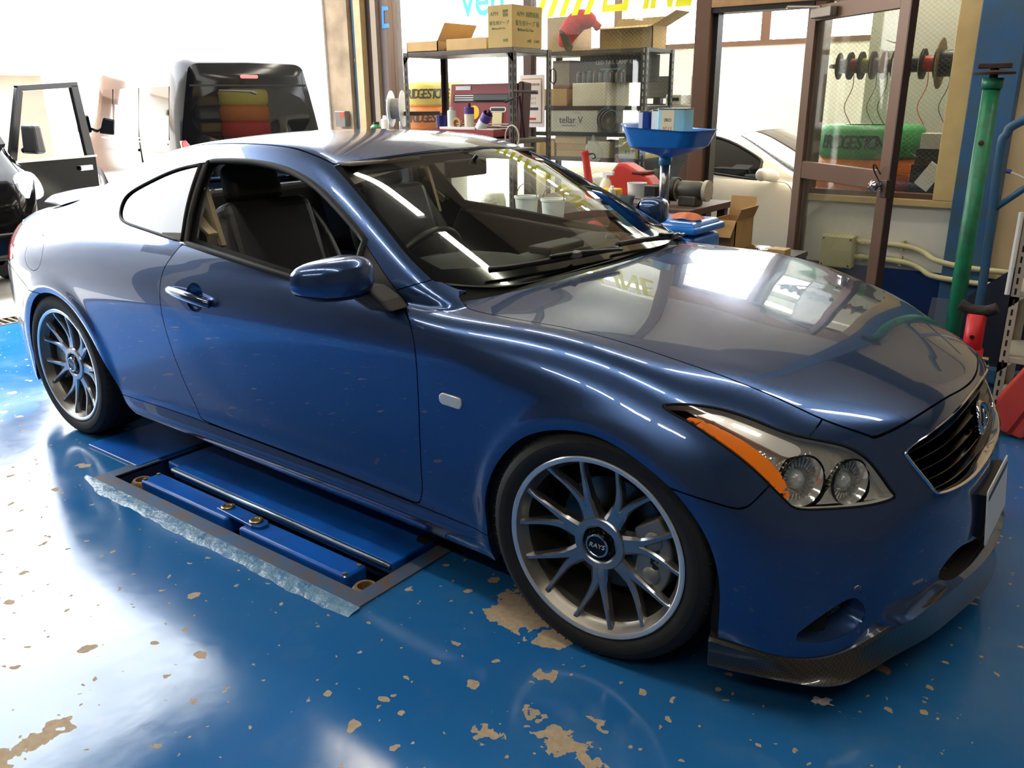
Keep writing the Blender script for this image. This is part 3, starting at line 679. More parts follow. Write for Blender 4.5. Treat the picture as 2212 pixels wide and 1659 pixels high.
def make_lip(car):
    top = [(.345, .872, .196), (.36, .868, .195), (.444, .838, .180), (.521, .801, .166), (.586, .752, .164), (.641, .686, .180), (.702, .603, .222), (.759, .492, .250), (.795, .32, .257), (.812, .16, .258), (.817, 0, .258)]
    bot = [(.345, .868, .112), (.36, .866, .112), (.464, .838, .112), (.575, .800, .112), (.632, .760, .112), (.668, .700, .115), (.715, .575, .122), (.772, .42, .124), (.818, .22, .124), (.842, .1, .124), (.848, 0, .124)]
    def full(l): return l+[(x, -y, z) for x, y, z in l[-2::-1]]
    T = [Vector((x, -y, z)) for x, y, z in full(top)]; B = [Vector((x, -y, z)) for x, y, z in full(bot)]
    T = bez(T, 5); B = bez(B, 5); n = len(T)
    rows = []
    for t, b_ in zip(T, B):
        out = (b_-t); o = Vector((out.x, out.y, 0)); q = Vector((b_.x-.2, b_.y*.75, 0)).normalized()
        rows.append([t-q*.03+Vector((0, 0, .004)), t+q*.004+Vector((0, 0, .002)), t+q*.010+Vector((0, 0, -.006)), t*.62+b_*.38+q*.004, t*.22+b_*.78+q*.004, b_+q*.008+Vector((0, 0, .006)), b_+q*.004, b_-q*.10+Vector((0, 0, .004))])
    b = MB(); m = len(rows[0])
    for r in rows: b.v.extend([tuple(p) for p in r])
    for i in range(n-1):
        for j in range(m-1): b.f.append([i*m+j, (i+1)*m+j, (i+1)*m+j+1, i*m+j+1])
    b.f.append(list(range(m))); b.f.append([(n-1)*m+j for j in range(m)][::-1])
    b.build('carbon_lip', carbon_mat(), car, auto=35)
def make_spoiler(car, paint):
    ys = np.linspace(-.56, .56, 41); b = MB(); prof = [(-.0, .0), (.06, .030), (.13, .036), (.20, .030), (.235, .020), (.22, .012), (.15, .008), (.08, -.004), (.03, -.02)]
    for y in ys:
        u = abs(y)/.56; x0 = -3.50+.16*u**3; z0 = 1.012-.016*u*u; k = 1-.75*max(0, (u-.86)/.14)**2
        for px, pz in prof: b.v.append((x0-px*(1-.25*u*u), y, z0+pz*k+.01))
    m = len(prof)
    for i in range(len(ys)-1):
        for j in range(m): b.f.append([i*m+j, i*m+(j+1) % m, (i+1)*m+(j+1) % m, (i+1)*m+j])
    b.f.append(list(range(m))); b.f.append([(len(ys)-1)*m+j for j in range(m)][::-1])
    b.build('rear_spoiler', paint, car, auto=45)
    b = MB(); b.box((-3.56, -.42, .995), (.08, .03, .05)); b.box((-3.56, .42, .995), (.08, .03, .05)); b.build('spoiler_foot', paint, car, bevel=.008)

def make_wheel():
    tyre = mat('tyre_rubber', (24, 23, 22), .72, noise=.3, nscale=30); rimm = mat('gunmetal_rim', (164, 165, 168), .24, .88); lipm = mat('machined_lip', (225, 226, 228), .2, .7); dark = mat('barrel_dark', (52, 51, 49), .35, .9)
    w = empty('wheel')
    pr = [(.258, .092), (.262, .108), (.272, .118), (.292, .1235), (.306, .1225), (.3065, .1215), (.322, .1155), (.3315, .104), (.3365, .090), (.338, .070), (.338, .046), (.331, .044), (.331, .036), (.338, .034), (.338, .006), (.331, .004)]
    pr = pr+[(r, -h) for r, h in pr[::-1]]
    b = MB(); b.lathe(pr, 96, 'y'); t = b.build('tyre', tyre, w, auto=35)
    b = MB()
    for k in range(72):
        a = 2*PI*k/72
        for s in (-1, 1):
            b.box((.3275*math.cos(a), s*.0975, .3275*math.sin(a)), (.014, .022, .0025), ry=-a)
    b.build('tread_sipe', mat('tread_dark', (8, 8, 8), .9), t)['kind'] = 'stuff'
    n = 64
    b = MB(); b.lathe([(.254, -.104), (.2605, -.107), (.2660, -.1125), (.2660, -.1165), (.2630, -.1195), (.2550, -.1195), (.2500, -.1155)], n*2, 'y'); b.build('rim_lip', lipm, w, auto=40)
    b = MB(); b.lathe([(.2540, -.1160), (.2500, -.1090), (.2425, -.0930), (.2370, -.0830), (.2330, -.0780), (.2350, -.055), (.232, .0), (.240, .09), (.25, .105)], n*2, 'y'); b.build('rim_barrel', mat('barrel_metal', (120, 117, 110), .3, .7), w, auto=40)
    b = MB(); b.lathe([(.258, .11), (.25, .108), (.2, .10), (.05, .08), (0, .08)], n, 'y'); b.build('back_plate', mat('liner_black', (10, 10, 10), .95), w, smooth=True)
    # Y spokes
    def spoke_mesh():
        b = MB()
        for s in (-1, 1):
            L = []
            for i in range(22):
                t = i/21; r = .050+.2005*t
                e = sstep(.30, 1.0, t); th = s*(math.radians(5.5)*(1-t)**1.5+math.radians(12.86)*float(sstep(.22, 1.12, t))**.72*1.06)
                h = -.083-.020*t**1.6+.010*math.sin(PI*min(1, t*1.15))
                wd = .0165-.0092*float(sstep(0, .9, t))+.004*max(0, (t-.93)/.07)
                if t < .34: wd = max(wd, .0235-.0060*t/.34)
                L.append((r, th, h, wd))
            m = 6
            for i, (r, th, h, wd) in enumerate(L):
                i0, i1 = max(i-1, 0), min(i+1, 21); p0 = np.array([L[i0][0]*math.cos(L[i0][1]), L[i0][0]*math.sin(L[i0][1])]); p1 = np.array([L[i1][0]*math.cos(L[i1][1]), L[i1][0]*math.sin(L[i1][1])])
                d = (p1-p0)/np.linalg.norm(p1-p0); nn = np.array([-d[1], d[0]]); p = np.array([r*math.cos(th), r*math.sin(th)]); dep = .034-.012*(i/21)
                for off, hh in ((-1.15, dep), (-1.0, .006), (-.55, 0), (.55, 0), (1.0, .006), (1.15, dep)):
                    q = p+nn*wd*off; b.v.append((q[0], h+hh, q[1]))
            base = len(b.v)-22*m
            for i in range(21):
                for j in range(m): b.f.append([base+i*m+j, base+i*m+(j+1) % m, base+(i+1)*m+(j+1) % m, base+(i+1)*m+j])
            b.f.append([base+j for j in range(m)]); b.f.append([base+21*m+j for j in range(m)][::-1])
        o = b.build('spoke', rimm, w, auto=28); return o
    s0 = spoke_mesh(); s0.rotation_euler = (0, math.radians(-12), 0)
    for k in range(1, 7):
        c = s0.copy(); link(c, w); c.rotation_euler = (0, math.radians(-12)+2*PI*k/7, 0)
    b = MB(); b.lathe([(.078, -.045), (.078, -.078), (.074, -.0845), (.056, -.0865), (.052, -.083), (.047, -.066), (.043, -.062)], n, 'y'); hub = b.build('hub', rimm, w, auto=30)
    b = MB(); b.lathe([(.0445, -.060), (.0445, -.078), (.040, -.080), (.036, -.079), (.034, -.07)], n, 'y')
    for k in range(16):
        a = 2*PI*k/16; b.box((.040*math.cos(a), -.079, .040*math.sin(a)), (.005, .006, .007), ry=-a)
    b.build('centre_lock', mat('centre_lock_dark', (58, 56, 52), .25, 1), hub, auto=30)
    b = MB(); b.lathe([(.0345, -.072), (.0345, -.094), (.0325, -.0965), (.0295, -.0965), (.0285, -.094)], n, 'y'); b.build('cap_ring', mat('chrome', (225, 225, 228), .06, 1), hub, auto=30)
    b = MB(); b.lathe([(.029, -.070), (.029, -.0935), (.0, -.0945)], n, 'y'); cap = b.build('centre_cap', mat('cap_black', (12, 12, 13), .2), hub, auto=30)
    text_obj('cap_lettering', 'RAYS', .019, mat('print_silver', (190, 190, 190), .4), (0, -.0952, 0), (PI/2, 0, 0), cap, .0004, 1.1, shear=.2)
    return w
def make_wheels(car):
    w0 = make_wheel(); first = True
    disc = mat('brake_disc', (96, 94, 92), .3, 1); calm = mat('caliper_silver', (140, 138, 132), .4, .5)
    for ax in (0, -2.85):
        for sg in (-1, 1):
            w = w0 if first else copy_tree(w0); first = False
            w.parent = car; w.location = (ax, sg*(.772 if ax == 0 else .775), .338)
            rot = {(0, -1): 0.0, (-2.85, -1): .35}.get((ax, sg), .2)
            w.rotation_euler = (0, rot, (0 if sg < 0 else PI)+(.045 if (ax == 0 and sg < 0) else 0))
            b = MB(); b.lathe([(.07, -.005), (.165, -.005), (.165, .025), (.07, .025)], 48, 'y'); b.lathe([(.0, -.03), (.06, -.028), (.07, -.005)], 32, 'y')
            o = b.build('brake_disc', disc, car, auto=30); o.location = (ax, sg*.765, .338); o.rotation_euler = (0, 0, 0 if sg < 0 else PI)
            cal = empty('brake_caliper', (ax, sg*.772, .338), 0 if sg < 0 else PI); cal.parent = car
            b = MB(); a0, a1 = (-.62, .62) if ax == 0 else (2.6, 3.7); pts = []
            if sg > 0: a0, a1 = PI-a1, PI-a0
            N = 14
            for k in range(N+1): a = a0+(a1-a0)*k/N; r = .205+.008*math.sin(PI*k/N); pts.append((r*math.cos(a), r*math.sin(a)))
            for k in range(N+1): a = a1+(a0-a1)*k/N; r = .118-.010*math.sin(PI*k/N); pts.append((r*math.cos(a), r*math.sin(a)))
            b.prism(pts, -.062, .04, 'y'); body = b.build('caliper_body', calm, cal, bevel=.008, seg=3)
            am = (a0+a1)/2
            for da in (.30, -.33): b = MB(); b.lathe([(.0, -.068), (.024, -.067), (.028, -.06)], 20, 'y', (.165*math.cos(am+da), 0, .165*math.sin(am+da))); b.build('piston_boss', calm, cal, smooth=True)
            if ax == 0 and sg < 0:
                text_obj('caliper_lettering', 'NISSAN', .034, mat('print_black', (15, 15, 16), .5), (.163, -.0640, 0), Matrix(((0, 0, 1), (0, 0, 0), (0, 0, 0))) if False else Matrix.Rotation(-PI/2, 3, 'Y') @ Matrix.Rotation(PI/2, 3, 'X') if False else Matrix(((0, 1, 0), (0, 0, -1), (-1, 0, 0))), cal, .0006, 1.2, bold=.001)
def make_mirror(car, paint):
    for sg in (-1, 1):
        m = empty('door_mirror'); m.parent = car
        V = []; nu, nv = 40, 20; b = MB()
        def sh(u, v, zlo=None):
            a = 2*PI*u; p = -PI/2+PI*v; cp = math.cos(p); sp = math.sin(p); ca, sa = math.cos(a), math.sin(a)
            ex = .62
            sg_ = lambda t, e: math.copysign(abs(t)**e, t)
            y = .118*sg_(cp, .42)*sg_(sa, .70); x = .072*sg_(cp, .7)*sg_(ca, .75); z = .056*sg_(sp, .62)
            k = y/.118                       # +1 outer end
            z = z*(1-.10*k)-.004*k; z += .010 if z > 0 else 0
            z = z*(1-.25*(abs(k))**3)
            x = x-.045*k*k*.6-.028*k; x = max(x, -.040-.028*k)
            return (-.845+x, sg*(.975+y), .975+z+.012)
        b.grid(sh, nu, nv, cu=True); shell = b.build('mirror_shell', paint, m, auto=60)
        b = MB(); b.grid(lambda u, v: tuple((np.array(sh(u, v*.30))-np.array([-.845, sg*.975, .985]))*np.array([1.012, 1.012, 1.04])+np.array([-.845, sg*.975, .985])), nu, 8, cu=True); b.build('mirror_underside', mat('black_trim', (18, 18, 19), .35), m, auto=60)
        b = MB(); b.prism([(-.79, .888), (-.70, .895), (-.735, .925), (-.80, .955), (-.86, .955), (-.87, .915)], sg*.815, sg*.905, 'y'); b.build('mirror_arm', mat('sail_plastic', (38, 37, 36), .5), m, bevel=.012, seg=3)
        b = MB(); b.prism(rrect(.20, .10, .035), -.002, .002, 'x'); o = b.build('mirror_glass', mat('mirror_silver', (200, 205, 210), .03, 1), m); o.location = (-.893, sg*.975, .988); o.rotation_euler = (0, .05, sg*.1)
def make_handle(car, paint):
    for sg in (-1, 1):
        h = empty('door_handle'); h.parent = car
        c = surf_xz([(-1.762, .797)], side=sg)[0]; b = MB()
        A_ = [(2*PI*i/28, .0555*(1-j/7), j/7) for i in range(28) for j in range(8)]; Q_ = surf_xz([(-1.762+r*math.cos(a), .797+r*math.sin(a)) for a, r, v in A_], side=sg)
        it = iter([(q[0], q[1]-sg*.034*math.sin(PI/2*min(1, v*1.35))**.8, q[2]) for q, (a, r, v) in zip(Q_, A_)])
        b.grid(lambda u, v: next(it), 28, 7, cu=True); b.build('handle_cup', paint, h, smooth=True)
        L = [surf_xz([(x, z)], side=sg)[0] for x, z in ((-1.905, .8105), (-1.86, .8095), (-1.80, .806), (-1.74, .8005), (-1.68, .793), (-1.655, .789))]
        P3 = bez([tuple(p+np.array([0, sg*(.010+.016*math.sin(PI*i/5)), 0])) for i, p in enumerate(L)], 5)
        b = MB(); b.tube(P3, [.016+.003*math.sin(PI*i/(len(P3)-1)) for i in range(len(P3))], 12, flat=1.0); o = b.build('handle_bar', mat('handle_chrome', (84, 100, 130), .1, .9, 1), h, smooth=True)
        q = surf_xz([(-1.900, .811)], side=sg)[0]; b = MB(); b.lathe([(.0, .013), (.012, .012), (.013, .004)], 20, 'y'); o = b.build('key_lock', mat('lock_metal', (70, 70, 72), .2, 1), h, smooth=True); o.location = q+np.array([0, sg*.013, 0]); o.rotation_euler = (0, 0, 0 if sg > 0 else PI)
def surf_cache_handle(a, r, sg):
    return surf_xz([(-1.762+r*math.cos(a), .797+r*math.sin(a))], side=sg)[0]
def make_small(car, chrome):
    for sg in (-1, 1):
        sm = empty('side_marker'); sm.parent = car; c = surf_xz([(-.487, .660)], side=sg)[0]; n = grad(f_body, c[None])[0]
        R = Vector(n).to_track_quat('Z', 'Y').to_matrix().to_4x4()
        b = MB(); b.prism(rrect(.088, .036, .016), 0, .008, 'z'); o = b.build('marker_lens', mat('marker_clear', (215, 212, 205), .15, .3, 1), sm, bevel=.003); o.matrix_local = Matrix.Translation(c-n*.002) @ R @ Matrix.Rotation(-.03, 4, 'Z')
        b = MB(); b.prism(rrect(.060, .018, .006), .006, .009, 'z'); o2 = b.build('marker_bulb', mat('marker_amber', (190, 140, 70), .3, .3, 1), sm); o2.matrix_local = o.matrix_local
    # number plate, blank
    b = MB(); b.prism(rrect(.33, .165, .012), 0, .004, 'x'); o = b.build('number_plate', mat('plate_white', (226, 226, 220), .35), car, bevel=.001); o.location = (.826, 0, .375); o.rotation_euler = (0, math.radians(-6), 0)
    b = MB(); b.box((0, 0, 0), (.05, .30, .13)); o = b.build('plate_bracket', mat('black_trim', (18, 18, 19), .35), car); o.location = (.80, 0, .375)
    c = surf_yz([(-.665, .335)])[0]
    b = MB(); b.lathe([(.0, .004), (.011, .0035), (.0125, 0)], 20, 'z'); o = b.build('parking_sensor', MATS['blue_metallic_paint'], car, smooth=True); n = grad(f_body, c[None])[0]; o.matrix_local = Matrix.Translation(c) @ Vector(n).to_track_quat('Z', 'Y').to_matrix().to_4x4()
    # tow hook cover
    b = MB(); c = surf_yz([(-.475, .30)])[0]; n = grad(f_body, c[None])[0]; b.prism(rrect(.045, .006, .002), 0, .002, 'z'); o = b.build('tow_cover', mat('tow_cover_edge', (150, 150, 150), .3, .5), car); o.matrix_local = Matrix.Translation(c) @ Vector(n).to_track_quat('Z', 'Y').to_matrix().to_4x4()
def make_wipers(car):
    blk = mat('wiper_black', (14, 14, 15), .4)
    for pts, nm in (([(-.462, -.02), (-.492, -.25), (-.545, -.46), (-.592, -.58)], 'wiper'), ([(-.535, .60), (-.495, .45), (-.478, .20), (-.478, .0)], 'wiper')):
        w = empty(nm); w.parent = car
        L = surf_xy([tuple(p)[:2] for p in bez([(x, y, 0) for x, y in pts], 6)], f_cab, .022, z0=.6)
        b = MB(); b.tube(L.tolist(), .0065, 6, flat=1.6); b.build('wiper_blade', blk, w, smooth=True)
        a = Vector((-.455, pts[0][1]+(.40 if pts[0][1] > 0 else -.02)*0, .955)) if False else None
        L2 = surf_xy([(pts[0][0]+.02, pts[0][1]-.02), ((pts[0][0]+pts[1][0])/2+.015, (pts[0][1]+pts[1][1])/2), tuple(pts[1]), ((pts[1][0]+pts[2][0])/2, (pts[1][1]+pts[2][1])/2)], f_cab, .036, z0=.6)
        b = MB(); b.tube(bez(L2.tolist(), 4), .009, 8, flat=.7); b.build('wiper_arm', blk, w, smooth=True)
        b = MB(); b.box(tuple(L2[2]+np.array([0, 0, -.006])), (.03, .05, .022), rz=.2); b.build('wiper_clip', mat('clip_grey', (70, 70, 70), .4), w, bevel=.004)
def seat(parent, x, y, name):
    s = empty(name, (x, y, 0)); s.parent = parent; le = mat('seat_leather', (44, 43, 44), .45, bump=.15, bscale=250); le2 = mat('seat_leather_mid', (52, 51, 51), .5, bump=.15, bscale=250)
    def pad(nm, c, d, ry=0, m=le, r=.05):
        b = MB(); b.box((0, 0, 0), d, top=.92); o = b.build(nm, m, s, bevel=r, seg=4); o.location = c; o.rotation_euler = (0, ry, 0); return o
    pad('cushion', (0.05, 0, .46), (.52, .50, .15)); bk = pad('backrest', (-.27, 0, .80), (.15, .48, .62), -.32)
    for k in (-1, 1):
        b = MB(); b.tube(bez([(-.13, k*.235, .55), (-.20, k*.25, .72), (-.29, k*.245, .90), (-.36, k*.20, 1.03)], 5), [.055]*15+[.04], 10); b.build('bolster', le2, s, smooth=True)
    pad('headrest', (-.42, 0, 1.165), (.11, .27, .17), -.25, le, .045)
    return s
def make_interior(car):
    it = empty('interior'); it.parent = car
    seat(it, -1.62, -.37, 'driver_seat'); seat(it, -1.62, .37, 'passenger_seat')
    le = mat('seat_leather', (44, 43, 44), .45); dk = mat('dash_plastic', (46, 47, 47), .62, bump=.2, bscale=300); tr = mat('door_trim', (58, 55, 50), .6); be = mat('beige_trim', (176, 160, 128), .6)
    b = MB(); b.box((-2.50, 0, .62), (.45, 1.20, .16)); b.box((-2.76, 0, .86), (.16, 1.20, .42), ry=-.35); b.build('rear_bench', le, it, bevel=.05, seg=4)
    b = MB(); b.bb(-3.02, -2.76, -.62, .62, 1.015, 1.03); b.build('parcel_shelf', mat('shelf_felt', (38, 36, 35), .9), it)
    # dashboard as a lofted cowl
    prof = [(-.50, .90), (-.60, .925), (-.72, .932), (-.86, .920), (-.93, .885), (-.95, .80), (-.90, .62), (-.88, .48)]
    b = MB(); ys = np.linspace(-.72, .72, 61)
    for y in ys:
        hump = .052*math.exp(-((y+.37)/.20)**4); pas = .022*math.exp(-((y-.40)/.22)**4); cen = .012*math.exp(-(y/.13)**2)
        k = 1-.10*(abs(y)/.72)**3
        for i, (x, z) in enumerate(prof):
            w = [0, .25, .9, 1, .95, .5, 0, 0][i]; xx = x-.55*.20*(y/.72)**2-.05*w*(hump/.052); b.v.append((xx, y*k, z+w*(hump+pas+cen)))
    m = len(prof)
    for i in range(60):
        for j in range(m-1): b.f.append([i*m+j, (i+1)*m+j, (i+1)*m+j+1, i*m+j+1])
    b.build('dashboard', dk, it, auto=60)
    b = MB(); b.box((-.74, .02, .962), (.10, .24, .03)); b.build('dash_display_lid', mat('dash_dark', (26, 26, 27), .4), it, bevel=.01)
    b = MB(); b.lathe([(.030, 0), (.026, .012), (0, .014)], 20, 'z', (-.70, .36, .955)); b.build('dash_sensor', mat('dash_dark', (26, 26, 27), .4), it, smooth=True)
    b = MB(); b.box((-.80, -.60, .935), (.05, .085, .035)); b.build('dash_vent', mat('dash_dark', (26, 26, 27), .4), it, bevel=.006)
    sw = empty('steering_wheel', (-1.07, -.37, .885)); sw.parent = it; sw.rotation_euler = (0, math.radians(-62), 0); bl = mat('wheel_leather', (22, 22, 22), .4)
    b = MB(); b.tube([(.185*math.cos(t), .185*math.sin(t), 0) for t in np.linspace(0, 2*PI, 49)[:-1]], .015, 10, closed=True); b.build('steering_rim', bl, sw, smooth=True)
    b = MB(); b.box((0, 0, -.01), (.15, .16, .04)); b.box((.0, .11, -.01), (.04, .12, .02)); b.box((0, -.11, -.01), (.04, .12, .02)); b.box((-.11, 0, -.01), (.12, .05, .02)); b.build('steering_hub', bl, sw, bevel=.01, seg=3)
    b = MB(); b.bb(-1.9, -.9, -.13, .13, .30, .62); b.build('centre_console', dk, it, bevel=.03, seg=3)
    for sg in (-1, 1):
        b = MB(); b.prism([(-.66, .30), (-.72, .88), (-1.2, .905), (-1.86, .955), (-1.95, .80), (-1.85, .30)], sg*.765, sg*.815, 'y'); b.build('door_card', tr, it, bevel=.012)
        b = MB(); b.box((-1.25, sg*.74, .70), (.62, .09, .07)); b.build('armrest', mat('armrest_grey', (74, 72, 68), .6), it, bevel=.02, seg=3)
        b = MB(); b.prism([(-1.88, .95), (-1.955, 1.17), (-2.00, 1.17), (-1.98, .94)], sg*.63, sg*.65, 'y'); b.build('pillar_trim', be, it)
        b = MB(); b.tube(bez([(-1.97, sg*.60, 1.16), (-1.99, sg*.66, 1.05), (-2.0, sg*.72, .80), (-2.0, sg*.74, .5)], 6), .024, 6, flat=.12); b.build('seat_belt', mat('belt_webbing', (120, 108, 88), .8), it)
        b = MB(); b.box((-1.93, sg*.69, 1.02), (.075, .012, .035), ry=.5); b.build('belt_guide', be, it, bevel=.006)
        b = MB(); b.bb(-1.36, -1.22, sg*.37-.18, sg*.37+.18, 1.272, 1.285); o = b.build('sun_visor', mat('visor_grey', (120, 112, 100), .8), it, bevel=.005); 
    b = MB(); b.tube(bez([(-2.02, -.66, 1.075), (-1.93, -.685, 1.03), (-1.855, -.70, 1.005)], 5), .021, 6, flat=.14); b.build('belt_strap', be, it)
    b = MB(); b.tube(bez([(-1.855, -.70, 1.0), (-1.86, -.71, .93), (-1.88, -.72, .80)], 5), .021, 6, flat=.14); b.build('belt_strap', mat('belt_webbing', (120, 108, 88), .8), it)
    b = MB(); b.box((-1.16, 0, 1.235), (.03, .23, .065)); b.cyl((-1.14, 0, 1.25), (-1.10, 0, 1.285), .008); b.build('rear_view_mirror', bl, it, bevel=.01)
    # headliner
    hf = lambda x, s, z: f_cab(x, s, z)+.035
    hb = base_top(-2.5, -1.16, .56, hf, .9, .05)
    panel('headliner', hb, [], mat('headliner_fabric', (128, 120, 108), .9), it, hf, flange=0)
# ------------------------------------------------------------------ setting
def nd(nt, kind, **kw):
    n = nt.nodes.new(kind)
    for k, v in kw.items():
        if k.startswith('i'): n.inputs[int(k[1:])].default_value = v
        else: setattr(n, k, v)
    return n
def lk(nt, a, b): nt.links.new(a, b)
def floor_mat():
    m = mat('blue_epoxy_floor', (24, 88, 150), .2); nt = m.node_tree; b = nt.nodes['Principled BSDF']
    tc = nd(nt, 'ShaderNodeTexCoord'); P = tc.outputs['Object']
    n1 = nd(nt, 'ShaderNodeTexNoise'); n1.inputs['Scale'].default_value = 1.3; n1.inputs['Detail'].default_value = 6; lk(nt, P, n1.inputs['Vector'])
    c1 = nd(nt, 'ShaderNodeMix', data_type='RGBA'); c1.inputs[6].default_value = srgb(16, 82, 146); c1.inputs[7].default_value = srgb(40, 94, 134); lk(nt, n1.outputs['Fac'], c1.inputs[0])
    # worn dusty film
    n2 = nd(nt, 'ShaderNodeTexNoise'); n2.inputs['Scale'].default_value = 3.2; n2.inputs['Detail'].default_value = 8; n2.inputs['Roughness'].default_value = .65; lk(nt, P, n2.inputs['Vector'])
    r2 = nd(nt, 'ShaderNodeMapRange', i1=.52, i2=.80, i3=0, i4=.22); lk(nt, n2.outputs['Fac'], r2.inputs[0])
    c2 = nd(nt, 'ShaderNodeMix', data_type='RGBA'); c2.inputs[7].default_value = srgb(96, 126, 140); lk(nt, c1.outputs[2], c2.inputs[6]); lk(nt, r2.outputs[0], c2.inputs[0])
    # chipped spots: irregular cells
    dist = nd(nt, 'ShaderNodeTexNoise'); dist.inputs['Scale'].default_value = 22; dist.inputs['Detail'].default_value = 4; lk(nt, P, dist.inputs['Vector'])
    dm = nd(nt, 'ShaderNodeVectorMath', operation='MULTIPLY_ADD'); dm.inputs[1].default_value = (.055, .055, 0); lk(nt, dist.outputs['Color'], dm.inputs[0]); lk(nt, P, dm.inputs[2])
    masks = []
    for sc, thr, r in ((7.0, .80, .17), (13.0, .84, .16), (24.0, .86, .17)):
        v = nd(nt, 'ShaderNodeTexVoronoi', voronoi_dimensions='2D'); v.inputs['Scale'].default_value = sc; lk(nt, dm.outputs[0], v.inputs['Vector'])
        sep = nd(nt, 'ShaderNodeSeparateColor'); lk(nt, v.outputs['Color'], sep.inputs[0])
        rad = nd(nt, 'ShaderNodeMapRange', i1=thr, i2=1, i3=0, i4=r); lk(nt, sep.outputs[0], rad.inputs[0])
        g = nd(nt, 'ShaderNodeMath', operation='LESS_THAN'); lk(nt, v.outputs['Distance'], g.inputs[0]); lk(nt, rad.outputs[0], g.inputs[1]); masks.append(g)
    # the bald patches beside the front wheel
    sx = nd(nt, 'ShaderNodeSeparateXYZ'); dm2 = nd(nt, 'ShaderNodeVectorMath', operation='MULTIPLY_ADD'); dm2.inputs[1].default_value = (.16, .16, 0); lk(nt, dist.outputs['Color'], dm2.inputs[0]); lk(nt, P, dm2.inputs[2]); lk(nt, dm2.outputs[0], sx.inputs[0])
    def ell(x, y, rx, ry):
        a = nd(nt, 'ShaderNodeMath', operation='SUBTRACT', i1=x); lk(nt, sx.outputs[0], a.inputs[0]); a2 = nd(nt, 'ShaderNodeMath', operation='DIVIDE', i1=rx); lk(nt, a.outputs[0], a2.inputs[0]); a3 = nd(nt, 'ShaderNodeMath', operation='POWER', i1=2); lk(nt, a2.outputs[0], a3.inputs[0])
        c = nd(nt, 'ShaderNodeMath', operation='SUBTRACT', i1=y); lk(nt, sx.outputs[1], c.inputs[0]); c2_ = nd(nt, 'ShaderNodeMath', operation='DIVIDE', i1=ry); lk(nt, c.outputs[0], c2_.inputs[0]); c3 = nd(nt, 'ShaderNodeMath', operation='POWER', i1=2); lk(nt, c2_.outputs[0], c3.inputs[0])
        s = nd(nt, 'ShaderNodeMath', operation='ADD'); lk(nt, a3.outputs[0], s.inputs[0]); lk(nt, c3.outputs[0], s.inputs[1]); g = nd(nt, 'ShaderNodeMath', operation='LESS_THAN', i1=1.0); lk(nt, s.outputs[0], g.inputs[0]); masks.append(g)
    ell(-.20, -.72, .10, .14); ell(-.04, -.80, .05, .06); ell(-.28, -.66, .035, .02); ell(.235, -1.14, .11, .03); ell(.10, -1.09, .03, .02); ell(.03, -.96, .025, .02); ell(.26, -1.03, .03, .018); ell(.05, -1.22, .035, .02); ell(-.83, -1.97, .03, .16)
    acc = masks[0]
    for g in masks[1:]:
        x = nd(nt, 'ShaderNodeMath', operation='MAXIMUM'); lk(nt, acc.outputs[0], x.inputs[0]); lk(nt, g.outputs[0], x.inputs[1]); acc = x
    n4 = nd(nt, 'ShaderNodeTexNoise'); n4.inputs['Scale'].default_value = 60; n4.inputs['Detail'].default_value = 4; lk(nt, P, n4.inputs['Vector'])
    cc = nd(nt, 'ShaderNodeMix', data_type='RGBA'); cc.inputs[6].default_value = srgb(176, 156, 128); cc.inputs[7].default_value = srgb(122, 106, 88); lk(nt, n4.outputs['Fac'], cc.inputs[0])
    c3 = nd(nt, 'ShaderNodeMix', data_type='RGBA'); lk(nt, acc.outputs[0], c3.inputs[0]); lk(nt, c2.outputs[2], c3.inputs[6]); lk(nt, cc.outputs[2], c3.inputs[7]); lk(nt, c3.outputs[2], b.inputs['Base Color'])
    r3 = nd(nt, 'ShaderNodeMapRange', i1=.35, i2=.75, i3=.09, i4=.24); lk(nt, n2.outputs['Fac'], r3.inputs[0])
    r4 = nd(nt, 'ShaderNodeMix', data_type='FLOAT'); lk(nt, acc.outputs[0], r4.inputs[0]); lk(nt, r3.outputs[0], r4.inputs[2]); r4.inputs[3].default_value = .85; lk(nt, r4.outputs[0], b.inputs['Roughness'])
    inv = nd(nt, 'ShaderNodeMath', operation='SUBTRACT', i0=1.0); lk(nt, acc.outputs[0], inv.inputs[1])
    nb = nd(nt, 'ShaderNodeTexNoise'); nb.inputs['Scale'].default_value = 9; nb.inputs['Detail'].default_value = 3; lk(nt, P, nb.inputs['Vector'])
    ad = nd(nt, 'ShaderNodeMath', operation='MULTIPLY_ADD', i1=.35); lk(nt, nb.outputs['Fac'], ad.inputs[0]); lk(nt, inv.outputs[0], ad.inputs[2])
    bp = nd(nt, 'ShaderNodeBump'); bp.inputs['Strength'].default_value = .35; bp.inputs['Distance'].default_value = .004; lk(nt, ad.outputs[0], bp.inputs['Height']); lk(nt, bp.outputs[0], b.inputs['Normal'])
    return m
def struct(name, b, m, **kw):
    o = b.build(name, m, **kw); o['kind'] = 'structure'; return o
WY = 2.8
LX0, LX1, LY0, LY1 = -2.235, -.755, -1.055, -.30
